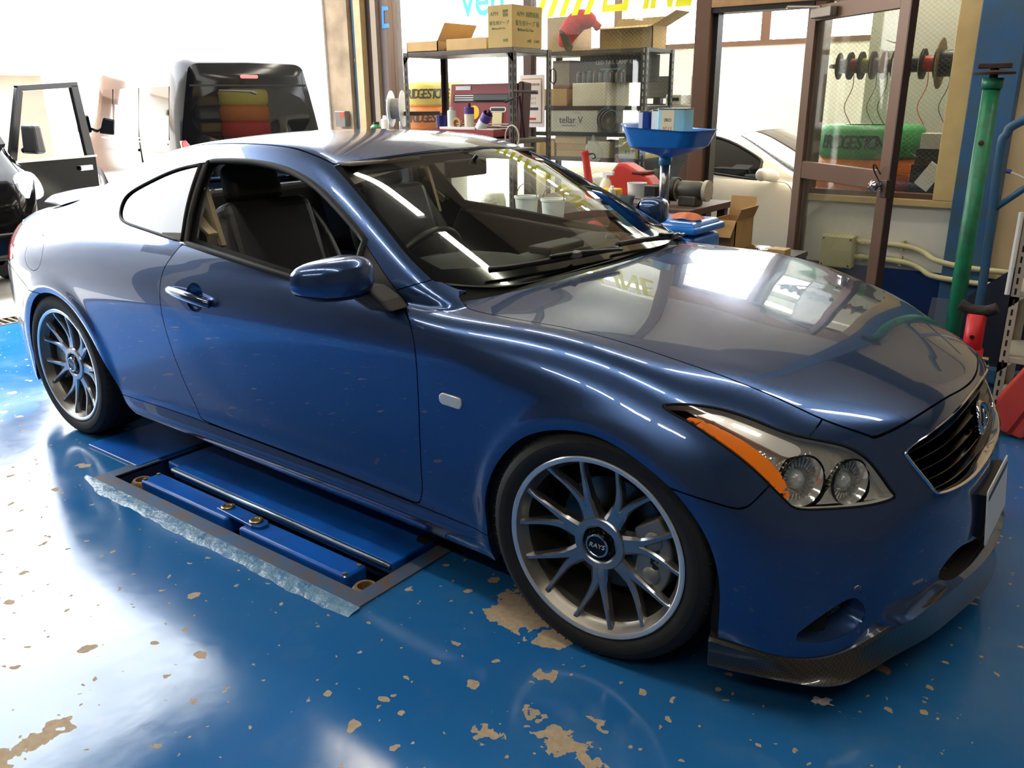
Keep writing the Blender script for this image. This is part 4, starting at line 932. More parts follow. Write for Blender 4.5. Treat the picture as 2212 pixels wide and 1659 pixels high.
def make_room():
    fl = floor_mat(); conc = mat('pale_concrete', (205, 200, 190), .9, noise=.2, nscale=3, bump=.2); white = mat('white_wall', (222, 216, 204), .85, noise=.06, nscale=4)
    beige = mat('beige_plaster', (214, 200, 172), .85, noise=.1, nscale=6); wblue = mat('wainscot_blue', (10, 46, 100), .5, noise=.2, nscale=8); brown = mat('brown_aluminium', (104, 78, 62), .42, .35)
    # floor with the hole of the lift pit
    xs = [-5.35, LX0, LX1, 6.0]; ys = [-9.0, LY0, LY1, 6.6]; b = MB()
    for i in range(3):
        for j in range(3):
            if not (i == 1 and j == 1):
                n = len(b.v); b.v += [(xs[i], ys[j], 0), (xs[i+1], ys[j], 0), (xs[i+1], ys[j+1], 0), (xs[i], ys[j+1], 0)]; b.f.append([n, n+1, n+2, n+3])
    struct('floor', b, fl)
    b = MB(); b.bb(-60, -5.56, -40, 40, -.3, -.012); struct('ground', b, conc)
    # pit
    b = MB(); d = -.12; b.v = [(LX0, LY0, 0), (LX1, LY0, 0), (LX1, LY1, 0), (LX0, LY1, 0), (LX0, LY0, d), (LX1, LY0, d), (LX1, LY1, d), (LX0, LY1, d)]
    b.f = [[4, 5, 6, 7], [0, 4, 7, 3][::-1], [0, 1, 5, 4][::-1], [1, 2, 6, 5][::-1], [2, 3, 7, 6][::-1]]; struct('pit_liner', b, mat('pit_dark_blue', (14, 34, 70), .6))
    # ceiling and the walls out of sight
    grey = mat('ceiling_grey', (104, 102, 98), .9)
    b = MB(); b.bb(-5.35, 6.0, -9.0, 2.95, 4.75, 4.9); struct('ceiling', b, grey)
    dim = mat('dim_storage_wall', (104, 98, 90), .9, noise=.2, nscale=2)
    b = MB(); b.bb(6.0, 6.15, -9, 6.6, 0, 4.9); struct('wall_right', b, dim)
    b = MB(); b.bb(-5.35, 6.0, -9.15, -9.0, 0, 4.9); struct('wall_front', b, dim)
    b = MB(); b.bb(-5.35, -5.2, -9, -3.2, 0, 4.9); b.bb(-5.35, -5.2, -3.2, 2.95, 3.75, 4.9); struct('wall_left', b, dim)
    # ---- back wall: pilaster, shutter rail
    pil = mat('raw_concrete_pilaster', (168, 146, 118), .85, noise=.35, nscale=5, col2=(128, 108, 86)); dark = mat('rail_dark_brown', (58, 46, 42), .5); tan = mat('tan_wood', (196, 168, 124), .6, noise=.15, nscale=12)
    b = MB(); b.bb(-5.02, -4.74, 2.72, 3.0, 0, 4.75); struct('trim_1', b, pil)
    b = MB(); b.bb(-5.05, -5.02, 2.70, 3.0, 0, 4.75); struct('trim_2', b, mat('white_edge', (236, 230, 220), .6))
    b = MB(); b.bb(-4.68, -4.60, 2.74, 2.98, 0, 4.75); struct('trim_3', b, tan)
    b = MB(); b.bb(-4.60, -4.50, 2.80, 2.98, 0, 4.75); b.bb(-4.74, -4.68, 2.80, 2.98, 0, 4.75); struct('trim_4', b, dark)
    b = MB(); b.bb(-4.50, -4.44, 2.76, 2.98, 0, 4.75); struct('trim_5', b, mat('trim_fawn', (150, 132, 112), .6))
    b = MB(); b.bb(-4.44, -4.36, 2.80, 2.98, 0, 4.75); struct('trim_6', b, mat('trim_mauve', (112, 98, 94), .6))
    b = MB(); b.bb(-4.36, -1.56, WY, WY+.15, 0, .62); struct('wall_back', b, beige)
    b = MB(); b.bb(-4.36, 6.0, WY, WY+.15, 3.0, 4.75); struct('wall_back_upper', b, mat('upper_wall_taupe', (122, 112, 100), .9, noise=.1, nscale=3))
    # ---- shop window
    wg = wire_glass()
    w1 = empty('window_1'); w1['kind'] = 'structure'
    b = MB(); b.bb(-4.36, -4.33, WY, WY+.09, .62, 3.0); b.build('frame', brown, w1)
    b = MB(); b.bb(-4.36, -1.56, WY-.01, WY+.10, .60, .66); b.build('sill', brown, w1)
    for x in (-2.93,):
        b = MB(); b.bb(x-.035, x+.035, WY+.02, WY+.09, .66, 3.0); b.build('mullion', mat('mullion_brown', (84, 66, 58), .45, .2), w1)
    for x0, x1 in ((-4.33, -2.965), (-2.895, -1.56)):
        b = MB(); b.bb(x0, x1, WY+.045, WY+.051, .66, 3.0); b.build('pane', wg, w1)
    # ---- doorway
    b = MB(); b.bb(-1.56, -1.455, WY-.03, WY+.14, 0, 3.0); struct('trim_7', b, brown, bevel=.004)
    b = MB(); b.bb(-1.455, -1.425, WY+.02, WY+.10, 0, 2.005); struct('trim_8', b, mat('jamb_black', (30, 26, 24), .5))
    b = MB(); b.bb(-1.455, .10, WY-.03, WY+.14, 2.02, 2.30); struct('trim_9', b, mat('wood_header', (176, 136, 92), .5, noise=.2, nscale=14), bevel=.004)
    b = MB(); b.bb(-1.455, -.80, WY-.02, WY+.12, 1.99, 2.02); struct('trim_10', b, mat('jamb_black', (30, 26, 24), .5))
    b = MB(); b.bb(-1.455, 6.0, WY, WY+.15, 2.30, 3.0); struct('wall_back_lintel', b, beige)
    b = MB(); b.bb(-.81, -.735, WY-.02, WY+.12, 0, 2.02); struct('trim_11', b, brown, bevel=.004)
    # ---- window right of the door
    yel = mat('yellowed_frame', (214, 184, 126), .6, noise=.12, nscale=10)
    w2 = empty('window_2'); w2['kind'] = 'structure'
    b = MB(); b.bb(-.735, .09, WY-.02, WY+.10, .875, .915); b.build('sill', yel, w2, bevel=.004)
    b = MB(); b.bb(-.02, .09, WY-.02, WY+.10, .915, 2.02); b.build('frame', yel, w2, bevel=.004)
    b = MB(); b.bb(-.735, -.02, WY+.0, WY+.08, .915, .945); b.build('inner_sill', brown, w2)
    b = MB(); b.bb(-.735, -.02, WY+.045, WY+.051, .945, 2.02); b.build('pane', wg, w2)
    b = MB(); b.bb(-.735, .09, WY+.005, WY+.12, .50, .875); struct('wall_back_panel', b, white)
    b = MB(); b.bb(-.735, .09, WY-.005, WY+.12, 0, .50); struct('wall_back_base', b, wblue)
    # ---- blue column and the wall beyond
    cb = mat('column_blue', (48, 92, 138), .5, noise=.3, nscale=7, col2=(62, 88, 104))
    b = MB(); b.bb(.10, .325, WY-.10, WY+.14, 0, 4.75); struct('column', b, cb, bevel=.006)
    b = MB(); b.bb(.325, 6.0, WY, WY+.15, .50, 3.0); struct('wall_back_right', b, mat('cream_wall', (226, 200, 158), .85, noise=.08, nscale=5))
    b = MB(); b.bb(.325, 6.0, WY-.005, WY+.15, 0, .50); struct('baseboard_back', b, wblue)
    b = MB(); b.bb(.36, 1.1, WY-.03, WY, 1.52, 2.4); struct('trim_12', b, mat('vent_frame', (178, 160, 128), .6))
    # ---- office shell behind the back wall
    b = MB(); b.bb(-6.2, 6.0, 6.6, 6.75, 0, 2.02); b.bb(-6.2, 6.0, 6.6, 6.75, 2.9, 3.4); struct('wall_office', b, white)
    b = MB()
    for x in (-4.4, -2.62, -.9, .8): b.bb(x-.05, x+.05, 6.6, 6.68, 2.02, 2.9)
    b.bb(-6.2, 6.0, 6.58, 6.70, 2.0, 2.05); struct('window_3', b, brown)
    b = MB(); b.bb(-6.2, 6.0, 2.95, 6.75, 3.0, 3.1); struct('ceiling_office', b, mat('office_ceiling', (225, 222, 214), .9))
    b = MB(); b.bb(.9, 1.0, 2.95, 6.6, 0, 3.0); struct('wall_office_right', b, white)
    b = MB(); b.bb(-6.2, -5.35, 2.95, 6.6, -.05, .0); struct('floor_office', b, conc)
    b = MB(); b.bb(-.80, .9, 3.95, 4.05, 0, 3.0); struct('wall_office_partition', b, mat('partition_grey', (196, 196, 188), .85, noise=.05, nscale=4))
    # far building across the yard, added wall that cuts sky glare in the shop glass
    b = MB(); b.bb(-27, -5.6, -3.4, -3.2, -.012, 4.2); struct('wall_glare_block', b, mat('glare_block_grey', (140, 138, 132), .9, noise=.15, nscale=2))
    b = MB(); b.bb(-34, -30, -30, 40, 0, 6.2); struct('wall_far', b, mat('far_white', (236, 232, 226), .9))
    b = MB(); b.bb(-30.6, -29.2, -30, 3.0, 3.4, 3.9); b.bb(-30.05, -30, -30, 2.4, 2.9, 3.1); struct('trim_13', b, mat('far_eave', (206, 186, 170), .9))
    b = MB(); b.bb(-17.5, -16, 3.6, 5.75, 1.97, 2.43); b.bb(-17.4, -16.4, 3.7, 5.6, -.012, 1.97); struct('wall_shed', b, mat('shed_brown', (158, 130, 114), .9, noise=.2, nscale=2))
def wire_glass():
    """shop glass with a fine cast-in diagonal wire mesh and a little dust"""
    m = glass_mat('wired_glass', (.93, .95, .92), 1.5); nt = m.node_tree; out = [n for n in nt.nodes if n.type == 'OUTPUT_MATERIAL'][0]; src = out.inputs[0].links[0].from_socket
    tc = nd(nt, 'ShaderNodeTexCoord'); sx = nd(nt, 'ShaderNodeSeparateXYZ'); lk(nt, tc.outputs['Object'], sx.inputs[0]); gs = []
    for s in (1, -1):
        a = nd(nt, 'ShaderNodeMath', operation='MULTIPLY_ADD', i1=s*.8); lk(nt, sx.outputs[0], a.inputs[0]); lk(nt, sx.outputs[2], a.inputs[2])
        f = nd(nt, 'ShaderNodeMath', operation='MULTIPLY', i1=38); lk(nt, a.outputs[0], f.inputs[0]); fr = nd(nt, 'ShaderNodeMath', operation='FRACT'); lk(nt, f.outputs[0], fr.inputs[0]); g = nd(nt, 'ShaderNodeMath', operation='LESS_THAN', i1=.085); lk(nt, fr.outputs[0], g.inputs[0]); gs.append(g)
    mx = nd(nt, 'ShaderNodeMath', operation='MAXIMUM'); lk(nt, gs[0].outputs[0], mx.inputs[0]); lk(nt, gs[1].outputs[0], mx.inputs[1])
    k = nd(nt, 'ShaderNodeMath', operation='MULTIPLY_ADD', i1=.18, i2=.015); lk(nt, mx.outputs[0], k.inputs[0])
    df = nd(nt, 'ShaderNodeBsdfDiffuse'); df.inputs[0].default_value = srgb(150, 146, 136); ms = nd(nt, 'ShaderNodeMixShader'); lk(nt, k.outputs[0], ms.inputs[0]); lk(nt, src, ms.inputs[1]); lk(nt, df.outputs[0], ms.inputs[2]); lk(nt, ms.outputs[0], out.inputs[0])
    return m
def make_lights():
    tube = mat('fluorescent_tube', (255, 250, 240), .5, emit=(255, 246, 230), estr=TUBE); hous = mat('light_housing', (232, 230, 224), .5)
    proto = None; n = 0
    for r, y in enumerate((1.80, -1.80, -5.40)):
        for x in ((-4.05, -2.60, -1.17, .26, 1.70, 3.14), (-4.05, -2.60, -1.17, .26, 1.70, 3.14), (-2.60, -1.17, .26, 1.70))[r]:
            if proto is None:
                proto = o = empty('ceiling_light'); b = MB(); b.prism([(-.12, 0), (.12, 0), (.06, -.05), (-.06, -.05)], -.60, .60, 'x'); b.build('housing', hous, o)
                for dy in (-.034, .034):
                    b = MB(); b.cyl((-.57, dy, -.078), (.57, dy, -.082), .030, n=12); b.build('tube', tube, o, smooth=True)
            else: o = copy_tree(proto)
            o.location = (x, y, 4.75); tag(o, 'twin tube fluorescent ceiling light in a row above the workshop', 'light', 'workshop ceiling lights')
    first = None
    for x, y in ((-4.6, 4.4), (-3.0, 4.4), (-1.6, 4.4), (-1.6, 5.7), (-.35, 3.45)):  # unseen lamps added to brighten the showroom
        o = copy_tree(proto); o.location = (x, y, 3.0); tag(o, 'twin tube fluorescent light added to brighten the showroom', 'light', 'added showroom fill lights')
TUBE = 38
def make_lift():
    blue = mat('lift_blue', (14, 86, 176), .32, noise=.25, nscale=6, col2=(20, 72, 150), coat=.3); edge = mat('frame_worn_steel', (52, 88, 122), .5, .2, noise=1, nscale=14, col2=(96, 78, 66)); bolt = mat('bolt_brass', (150, 132, 92), .35, .9); rust = mat('rusty_ring', (140, 112, 80), .6, .5, noise=.3, nscale=60)
    L = empty('floor_lift', (-1.5, -.8, 0), 0, 'blue steel scissor lift sunk into the workshop floor under the coupe', 'car lift')
    def P(b, name, m, **k):
        o = b.build(name, m, L, **k); o.matrix_parent_inverse = L.matrix_basis.inverted() if False else Matrix.Translation((1.5, .8, 0)); return o
    b = MB(); w = .062; x0, x1, y0, y1 = LX0, LX1, LY0, LY1
    b.bb(x0-w, x1+w, y0-w, y0, -.01, .006); b.bb(x1, x1+w, y0, y1, -.01, .006); b.bb(x0-w, x0, y0, -.845, -.01, .006); P(b, 'pit_frame', edge)
    bead = mat('sealant_bead', (104, 134, 152), .35, noise=.5, nscale=18, bump=.9, bscale=30, col2=(48, 98, 140))
    b = MB(); n = 60
    def bd(u, v):
        x = -2.34+(1.655)*u; wob = .004*math.sin(17*u)+.003*math.sin(61*u+1)+.002*math.sin(143*u); yy = -1.117-(.058+wob)*v*min(1, .25+u*6); return (x, yy, .008*(1-v)**.5+.002*math.sin(50*u)*v*(1-v))
    b.grid(bd, 80, 4); P(b, 'sealant_bead', bead, smooth=True)
    b = MB(); b.prism([(-2.672, -.937), (-2.66, -.945), (-2.262, -.945), (-2.252, -.935), (-2.252, -.40), (-2.672, -.40)], 0, .010, 'z'); P(b, 'cover_plate', blue, bevel=.003)
    b = MB(); b.prism([(-2.083, -.878), (-.772, -.892), (-.772, -.34), (-2.083, -.34)], -.02, .022, 'z'); P(b, 'platform', blue, bevel=.006)
    b = MB(); b.prism([(-2.185, -.84), (-2.10, -.845), (-2.10, -.34), (-2.185, -.34)], -.03, .012, 'z'); P(b, 'end_strip', blue, bevel=.006)
    b = MB(); b.cyl((-2.08, -.880, .012), (-.775, -.895, .012), .011, n=10); P(b, 'hinge_bar', mat('bare_steel', (120, 140, 165), .3, .9), smooth=True)
    b = MB(); b.bb(-2.135, -1.545, -1.000, -.905, -.075, -.003); P(b, 'arm', blue, bevel=.012, seg=3)
    b = MB(); b.bb(-1.452, -.868, -1.012, -.915, -.075, -.003); P(b, 'arm', blue, bevel=.012, seg=3)
    b = MB(); b.prism([(-1.63, -.978), (-1.40, -.990), (-1.365, -.975), (-1.36, -.945), (-1.385, -.925), (-1.63, -.918)], -.003, .010, 'z'); lk_ = P(b, 'link_plate', blue, bevel=.003)
    for x, y in ((-1.596, -.950), (-1.413, -.956)):
        b = MB(); b.lathe([(.026, .010), (.026, .016), (.022, .019), (.014, .019), (.012, .017), (0, .017)], 6 if False else 16, 'z', (x, y, 0)); P(b, 'pivot_bolt', bolt, auto=30)
    for x, y in ((-.800, -.990), (-2.168, -.975)):
        b = MB(); b.lathe([(.020, -.05), (.026, .0), (.036, .0), (.045, -.012), (.045, -.06)], 28, 'z', (x, y, -.02)); P(b, 'ring_socket', rust, auto=40)
    for x, y in ((-.885, -1.0), (-.885, -.935), (-2.12, -.925), (-2.12, -.985)):
        b = MB(); b.lathe([(.008, -.003), (.008, .002), (0, .003)], 10, 'z', (x, y, 0)); P(b, 'cap_screw', rust)
    b = MB(); b.lathe([(.03, .0225), (.0, .0228)], 16, 'z', (-.80, -.70, 0)); b.bb(-.80, -.772, -.73, -.67, .0222, .0228); P(b, 'slot', mat('slot_black', (8, 8, 8), .8))
def make_drain():
    st = mat('grate_rust', (104, 92, 80), .7, .4, noise=.3, nscale=30)
    g = empty('drain_grate', (-5.45, 0, 0), 0, 'rusty drain grate across the shop entrance', 'grate')
    b = MB(); b.bb(-.11, -.09, -6, 2.6, -.05, .004); b.bb(.09, .11, -6, 2.6, -.05, .004); b.build('grate_frame', st, g)
    b = MB(); b.bb(-.09, .09, -.008, .008, -.03, .002); p = b.build('grate_bar', st, g); p.location = (0, 1.0, 0)
    for k in range(1, 60):
        c = p.copy(); link(c, g); c.location = (0, 1.0-.05*k, 0)
    b = MB(); b.bb(-.09, .09, -6, 2.6, -.10, -.06); b.build('grate_trough', mat('slot_black', (8, 8, 8), .8), g)
# ------------------------------------------------------------------ things in the workshop and the showroom
def carton(name, label, x0, x1, y0, y1, z0, z1, col=(186, 148, 98), rz=0, cat='box', group=None, tape=True, flaps=None, text=()):
    """cardboard box standing on z0; flaps: list of (side, angle) for open ones; text: (face, string, size, dx, dz, colour)"""
    c = empty(name, ((x0+x1)/2, (y0+y1)/2, z0), rz, label, cat, group); w, d, h = x1-x0, y1-y0, z1-z0
    m = mat('card_%d_%d_%d' % col, col, .8, noise=.10, nscale=9, bump=.05, bscale=120)
    b = MB()
    if flaps is None: b.bb(-w/2, w/2, -d/2, d/2, 0, h); b.build('carton_body', m, c, bevel=.003)
    else:
        t = .006; b.bb(-w/2, w/2, -d/2, -d/2+t, 0, h); b.bb(-w/2, w/2, d/2-t, d/2, 0, h); b.bb(-w/2, -w/2+t, -d/2, d/2, 0, h); b.bb(w/2-t, w/2, -d/2, d/2, 0, h); b.bb(-w/2, w/2, -d/2, d/2, 0, t); b.build('carton_body', m, c)
        for s, a in flaps:
            b = MB(); L = (d if s in 'ns' else w)*.45; b.bb(-(w if s in 'ns' else d)/2, (w if s in 'ns' else d)/2, 0, L, -.002, .002); o = b.build('flap', m, c)
            o.location = {'s': (0, -d/2, h), 'n': (0, d/2, h), 'e': (w/2, 0, h), 'w': (-w/2, 0, h)}[s]; o.rotation_euler = (a, 0, {'s': PI, 'n': 0, 'e': -PI/2, 'w': PI/2}[s])
    if tape and flaps is None:
        b = MB(); b.bb(-w/2-.0006, w/2+.0006, -.024, .024, h-.0002, h+.0008); b.build('packing_tape', mat('tape_tan', (196, 172, 120), .3), c)
    for f, s, sz, dx, dz, tc in text:
        mm = mat('print_%d_%d_%d' % tc, tc, .7)
        loc, rot = {'s': ((dx, -d/2-.0008, h/2+dz), (PI/2, 0, 0)), 'e': ((w/2+.0008, dx, h/2+dz), (PI/2, 0, PI/2))}[f]
        text_obj('print', s, sz, mm, loc, rot, c, .0004)
    return c
def angle_post(root, x, y, z0, z1, sx, sy, m, slotm, name='post', w=.04):
    """slotted steel angle; sx, sy point into the shelf"""
    b = MB(); t = .003; b.bb(min(x, x+sx*w), max(x, x+sx*w), min(y, y+sy*t), max(y, y+sy*t), z0, z1); b.bb(min(x, x+sx*t), max(x, x+sx*t), min(y, y+sy*w), max(y, y+sy*w), z0, z1); p = b.build(name, m, root)
    b = MB(); z = z0+.05
    while z < z1-.03:
        b.bb(x+sx*w*.5-.0045, x+sx*w*.5+.0045, y-sy*.001, y-sy*.0002, z, z+.030); b.bb(x-sx*.001, x-sx*.0002, y+sy*w*.5-.0045, y+sy*w*.5+.0045, z, z+.030); z += .05
    o = b.build('slots', slotm, p); o['kind'] = 'stuff'
def rack(name, label, x0, x1, y0, y1, zt, levels, m, slotm, loc0=(0, 0)):
    r = empty(name, (x0, y0, 0), 0, label, 'shelf'); w, d = x1-x0, y1-y0
    for x, sx in ((0, 1), (w, -1)):
        for y, sy in ((0, 1), (d, -1)): angle_post(r, x, y, 0, zt, sx, sy, m, slotm)
    for z in levels:
        b = MB(); b.bb(.004, w-.004, .004, d-.004, z-.03, z); b.build('shelf_board', m, r, bevel=.003)
        for x, s in ((.003, 1), (w-.003, -1)):
            b = MB(); b.prism([(x, z-.03), (x+s*.055, z-.03), (x, z-.085)], 0.0, .003, 'y'); b.build('gusset', m, r)
    return r
def lathe_thing(name, label, cat, loc, parts, group=None, rot=None, parent=None):
    """parts: (part name, profile, material)"""
    o = empty(name, loc, 0, label, cat, group)
    if rot: o.rotation_euler = rot
    for nm, prof, m in parts:
        b = MB(); b.lathe(prof, 24, 'z'); b.build(nm, m, o, auto=40)
    return o
def spray_can(label, loc, col, capcol, h=.19, r=.033, rot=None, name='spray_can', group=None, neck=True):
    body = mat('can_%d_%d_%d' % col, col, .3); cap = mat('cap_%d_%d_%d' % capcol, capcol, .4)
    return lathe_thing(name, label, 'can', loc, [('can_body', [(0, 0), (r, 0), (r, h*.78), (r*.85, h*.84), (r*.5, h*.86)], body), ('nozzle_cap', [(r*.55, h*.85), (r*.5, h*.97), (r*.35, h), (0, h)], cap)], rot=rot, group=group)
def make_rack_area():
    st = mat('rack_steel', (92, 84, 78), .45, .5, noise=.3, nscale=12); sl = mat('slot_light', (24, 22, 22), .8)
    rack('steel_rack', 'brown-grey slotted steel shelving unit holding the red tool chest', -3.41, -2.44, 2.0, 2.43, 1.80, (.18, .70, 1.235, 1.80), st, sl)
    # tool chest with its lid thrown open
    red = mat('toolbox_red', (132, 18, 24), .38, coat=.2); dred = mat('toolbox_dark_red', (70, 12, 16), .45)
    t = empty('tool_chest', (-2.93, 2.19, 1.2365), 0, 'open red steel tool chest on the middle shelf of the steel rack', 'toolbox')
    b = MB(); b.bb(-.30, .30, -.165, -.160, 0, .055); b.bb(-.30, .30, .15, .155, 0, .055); b.bb(-.30, -.295, -.16, .15, 0, .055); b.bb(.295, .30, -.16, .15, 0, .055); b.bb(-.30, .30, -.16, .15, 0, .01); b.build('chest_body', red, t)
    lid = MB(); lid.bb(-.30, .30, .02, .035, 0, .36); lid.bb(-.30, -.285, .035, .10, 0, .36); lid.bb(.285, .30, .035, .10, 0, .36); lid.bb(-.30, .30, .035, .10, .345, .36); lo = lid.build('lid', red, t, bevel=.006); lo.location = (0, .05, .0); lo.rotation_euler = (-.10, 0, 0)
    b = MB(); b.bb(.30, .345, .03, .13, -.01, .37); b.build('lid_edge', dred, lo, bevel=.008)
    b = MB(); b.bb(-.265, .255, .012, .021, .235, .29); b.build('handle_recess', mat('recess_dark', (40, 14, 16), .6), lo)
    for z in (.247, .262, .277, .055, .070, .085):
        b = MB(); b.bb(-.25 if z > .2 else -.24, -.07 if z > .2 else .25, .0105, .0135, z, z+.006); b.build('trim_stripe', mat('stripe_silver', (205, 200, 200), .3, .6), lo)
    b = MB(); b.bb(-.07, .25, -.004, .018, .243, .285); b.build('lid_handle', mat('handle_grey', (72, 74, 76), .5), lo, bevel=.006)
    b = MB(); b.bb(-.25, -.11, .0165, .0195, .318, .345); b.build('name_sticker', mat('sticker_white', (235, 232, 228), .5), lo)
    b = MB(); b.lathe([(0, -.0035), (.048, -.003), (.048, 0)], 28, 'y', (-.07, .02, .165)); sm = b.build('round_sticker', mat('sticker_yellow', (244, 200, 20), .45), lo)
    b = MB(); b.prism(rrect(.145, .036, .016), .0165, .0195, 'y'); o = b.build('badge_sticker', mat('sticker_white', (235, 232, 228), .5), lo); o.location = (.145, 0, .185)
    b = MB(); b.prism(rrect(.125, .022, .009), .0155, .0166, 'y'); o = b.build('badge_print', mat('badge_black', (40, 38, 38), .5), lo); o.location = (.145, 0, .185)
    b = MB(); b.bb(.10, .185, .014, .019, .075, .165); b.build('photo_sticker', mat('sticker_cream', (240, 226, 170), .5), lo)
    b = MB(); b.cyl((.285, .10, .05), (.22, -.10, .045), .004, n=6); b.build('lid_stay', mat('stay_steel', (110, 100, 95), .4, .8), t)
    # clutter on the chest
    wt = mat('tray_white', (226, 222, 214), .5)
    tr = empty('parts_tray', (-2.96, 2.09, 1.247), 0, 'white plastic parts tray on the open tool chest', 'tray')
    b = MB(); b.box((0, 0, .03), (.30, .10, .06), top=1.10); b.build('tray_wall', wt, tr, bevel=.004); b = MB(); b.bb(-.13, .09, -.056, -.054, .012, .045); b.build('tray_label', mat('sticker_white', (235, 232, 228), .5), tr)
    tr2 = empty('parts_tub', (-2.70, 2.085, 1.247), 0, 'small grey-white tub right of the parts tray', 'tub'); b = MB(); b.box((0, 0, .025), (.12, .09, .05), top=1.15); b.build('tub_wall', mat('tub_grey', (200, 196, 188), .5), tr2, bevel=.012, seg=3)
    pur = (84, 62, 128)
    spray_can('white spray can with grey nozzle left in the parts tray', (-3.05, 2.09, 1.3075), (228, 226, 216), (200, 198, 190), .13, .032)
    lathe_thing('solvent_can', 'upright cream and purple solvent can in the parts tray', 'can', (-2.90, 2.10, 1.3075), [('can_body', [(0, 0), (.034, 0), (.034, .085)], mat('can_cream', (226, 214, 190), .4)), ('can_band', [(.0345, .085), (.0345, .125), (.03, .13)], mat('can_purple', pur, .4)), ('spout', [(.012, .128), (.012, .155), (0, .155)], mat('spout_brown', (96, 44, 40), .5))])
    lathe_thing('solvent_can', 'tilted white and purple solvent can leaning on the tool chest lid', 'can', (-2.785, 2.075, 1.298), [('can_body', [(0, 0), (.036, 0), (.036, .07)], mat('sticker_white', (235, 232, 228), .5)), ('can_band', [(.0365, .07), (.0365, .125), (.032, .13)], mat('can_purple', pur, .4)), ('spout', [(.012, .128), (.012, .152), (0, .152)], mat('spout_brown', (96, 44, 40), .5))], rot=(.1, .70, 0))
    lathe_thing('cup', 'dark navy plastic cup left of the parts tray', 'cup', (-3.16, 2.12, 1.247), [('cup_wall', [(0, 0), (.045, 0), (.052, .135), (.048, .135), (.042, .01), (0, .01)], mat('cup_navy', (34, 24, 92), .35))])
    o = empty('tape_roll', (-2.985, 2.07, 1.331), 0, 'brown tape roll standing behind the spray can', 'tape'); b = MB(); b.lathe([(.038, -.012), (.038, .012), (.024, .012), (.024, -.012), (.038, -.012)], 24, 'y'); b.build('tape_ring', mat('tape_brown', (176, 140, 84), .5), o, smooth=False)
    # cartons on top
    G = (88, 118, 70)
    carton('tape_carton', 'upright carton printed with green lettering on the steel rack corner', -2.645, -2.448, 2.004, 2.33, 1.801, 2.055, (204, 174, 112), text=(
        ('s', 'APM', .034, -.045, .075, G), ('s', '国際\n規格', .022, .045, .075, G), ('s', '養生用テープ', .027, -.006, .02, G), ('s', '幅50mm×長さ25m', .014, -.01, -.012, G), ('s', '30巻', .022, .045, -.085, G),
        ('e', 'APM', .040, -.075, .072, G), ('e', '国際規格', .036, .055, .072, G), ('e', '養生用テープ 箱', .036, .0, .018, G), ('e', '幅50mm×長さ25m', .022, -.02, -.02, G), ('e', '30巻', .024, .02, -.085, G), ('e', '日本製', .02, .10, -.085, G)))
    carton('carton', 'low pale carton on the steel rack beside the green-printed carton', -3.02, -2.67, 2.02, 2.34, 1.801, 1.872, (224, 186, 128))
    carton('carton', 'open-topped pale carton at the left end of the steel rack', -3.39, -3.10, 2.02, 2.36, 1.801, 1.868, (226, 184, 124), flaps=[('e', 1.0), ('n', .3)])
    o = empty('air_gun', (-3.055, 2.10, 1.801), .4, 'small chrome air blow gun between the two pale cartons', 'tool'); ch = mat('chrome', (225, 225, 228), .06, 1)
    b = MB(); b.tube([(-.04, 0, .012), (.02, 0, .014), (.05, 0, .045)], [.010, .012, .010], 8); b.build('gun_body', ch, o, smooth=True); b = MB(); b.tube([(.0, 0, .02), (.03, .02, .055)], .007, 8); b.build('trigger', mat('black_trim', (18, 18, 19), .35), o)
    # hose reel hung on the rack's left side
    r = empty('hose_reel', (-3.705, 2.20, 1.425), 0, 'white round hose reel fixed to the left side of the steel rack', 'hose reel'); r.rotation_euler = (0, 0, .55)
    wr = mat('reel_white', (232, 230, 224), .4)
    b = MB(); b.lathe([(0, -.05), (.05, -.052), (.11, -.045), (.130, -.035), (.130, -.028), (.05, -.028)], 36, 'x'); b.build('reel_flange', wr, r, auto=35)
    b = MB(); b.lathe([(.075, -.03), (.075, .055)], 28, 'x'); b.build('hose_coil', mat('hose_grey', (150, 146, 138), .6, bump=1, bscale=40), r, smooth=True)
    b = MB(); b.lathe([(.03, .05), (.130, .052), (.130, .06), (.0, .065)], 36, 'x'); b.build('reel_flange', wr, r, auto=35)
    b = MB(); b.bb(.06, .34, -.01, .01, -.05, -.02); b.build('reel_bracket', st, r)
    b = MB()
    for k in range(3):
        a = k*2.1+.4; b.box((-.052, .085*math.cos(a), .085*math.sin(a)), (.004, .05, .008), rx=a)
    b.build('flange_slot', mat('slot_grey', (150, 148, 146), .6), r)
    # cable loops and a hook on the right post
    o = empty('cable_loop', (-2.43, 1.985, 1.30), 0, 'coiled grey air hose hanging on the right post of the steel rack', 'hose')
    for k in range(3):
        b = MB(); b.tube([(.0+.01*k, -.012-.012*k+.002*math.cos(t), .085*math.sin(t)-.0+.0) if False else (.055*math.sin(t)+.008*k, -.014-.010*k, .075*math.cos(t)-.05) for t in np.linspace(0, 2*PI, 25)[:-1]], .006, 6, closed=True); b.build('hose_turn', mat('hose_pale', (168, 160, 142), .5), o, smooth=True)
    o = empty('bent_bracket', (-2.425, 1.99, 1.50), 0, 'black bent bar bracket on the right post of the steel rack', 'bracket')
    b = MB(); b.tube([(-.06, -.02, -.03), (.05, -.01, .005), (.08, .0, -.25)], .008, 6); b.build('bracket_bar', mat('black_trim', (18, 18, 19), .35), o); b = MB(); b.tube([(.0, -.005, .035), (.17, .02, .03)], .008, 6); b.build('bracket_rod', st, o)
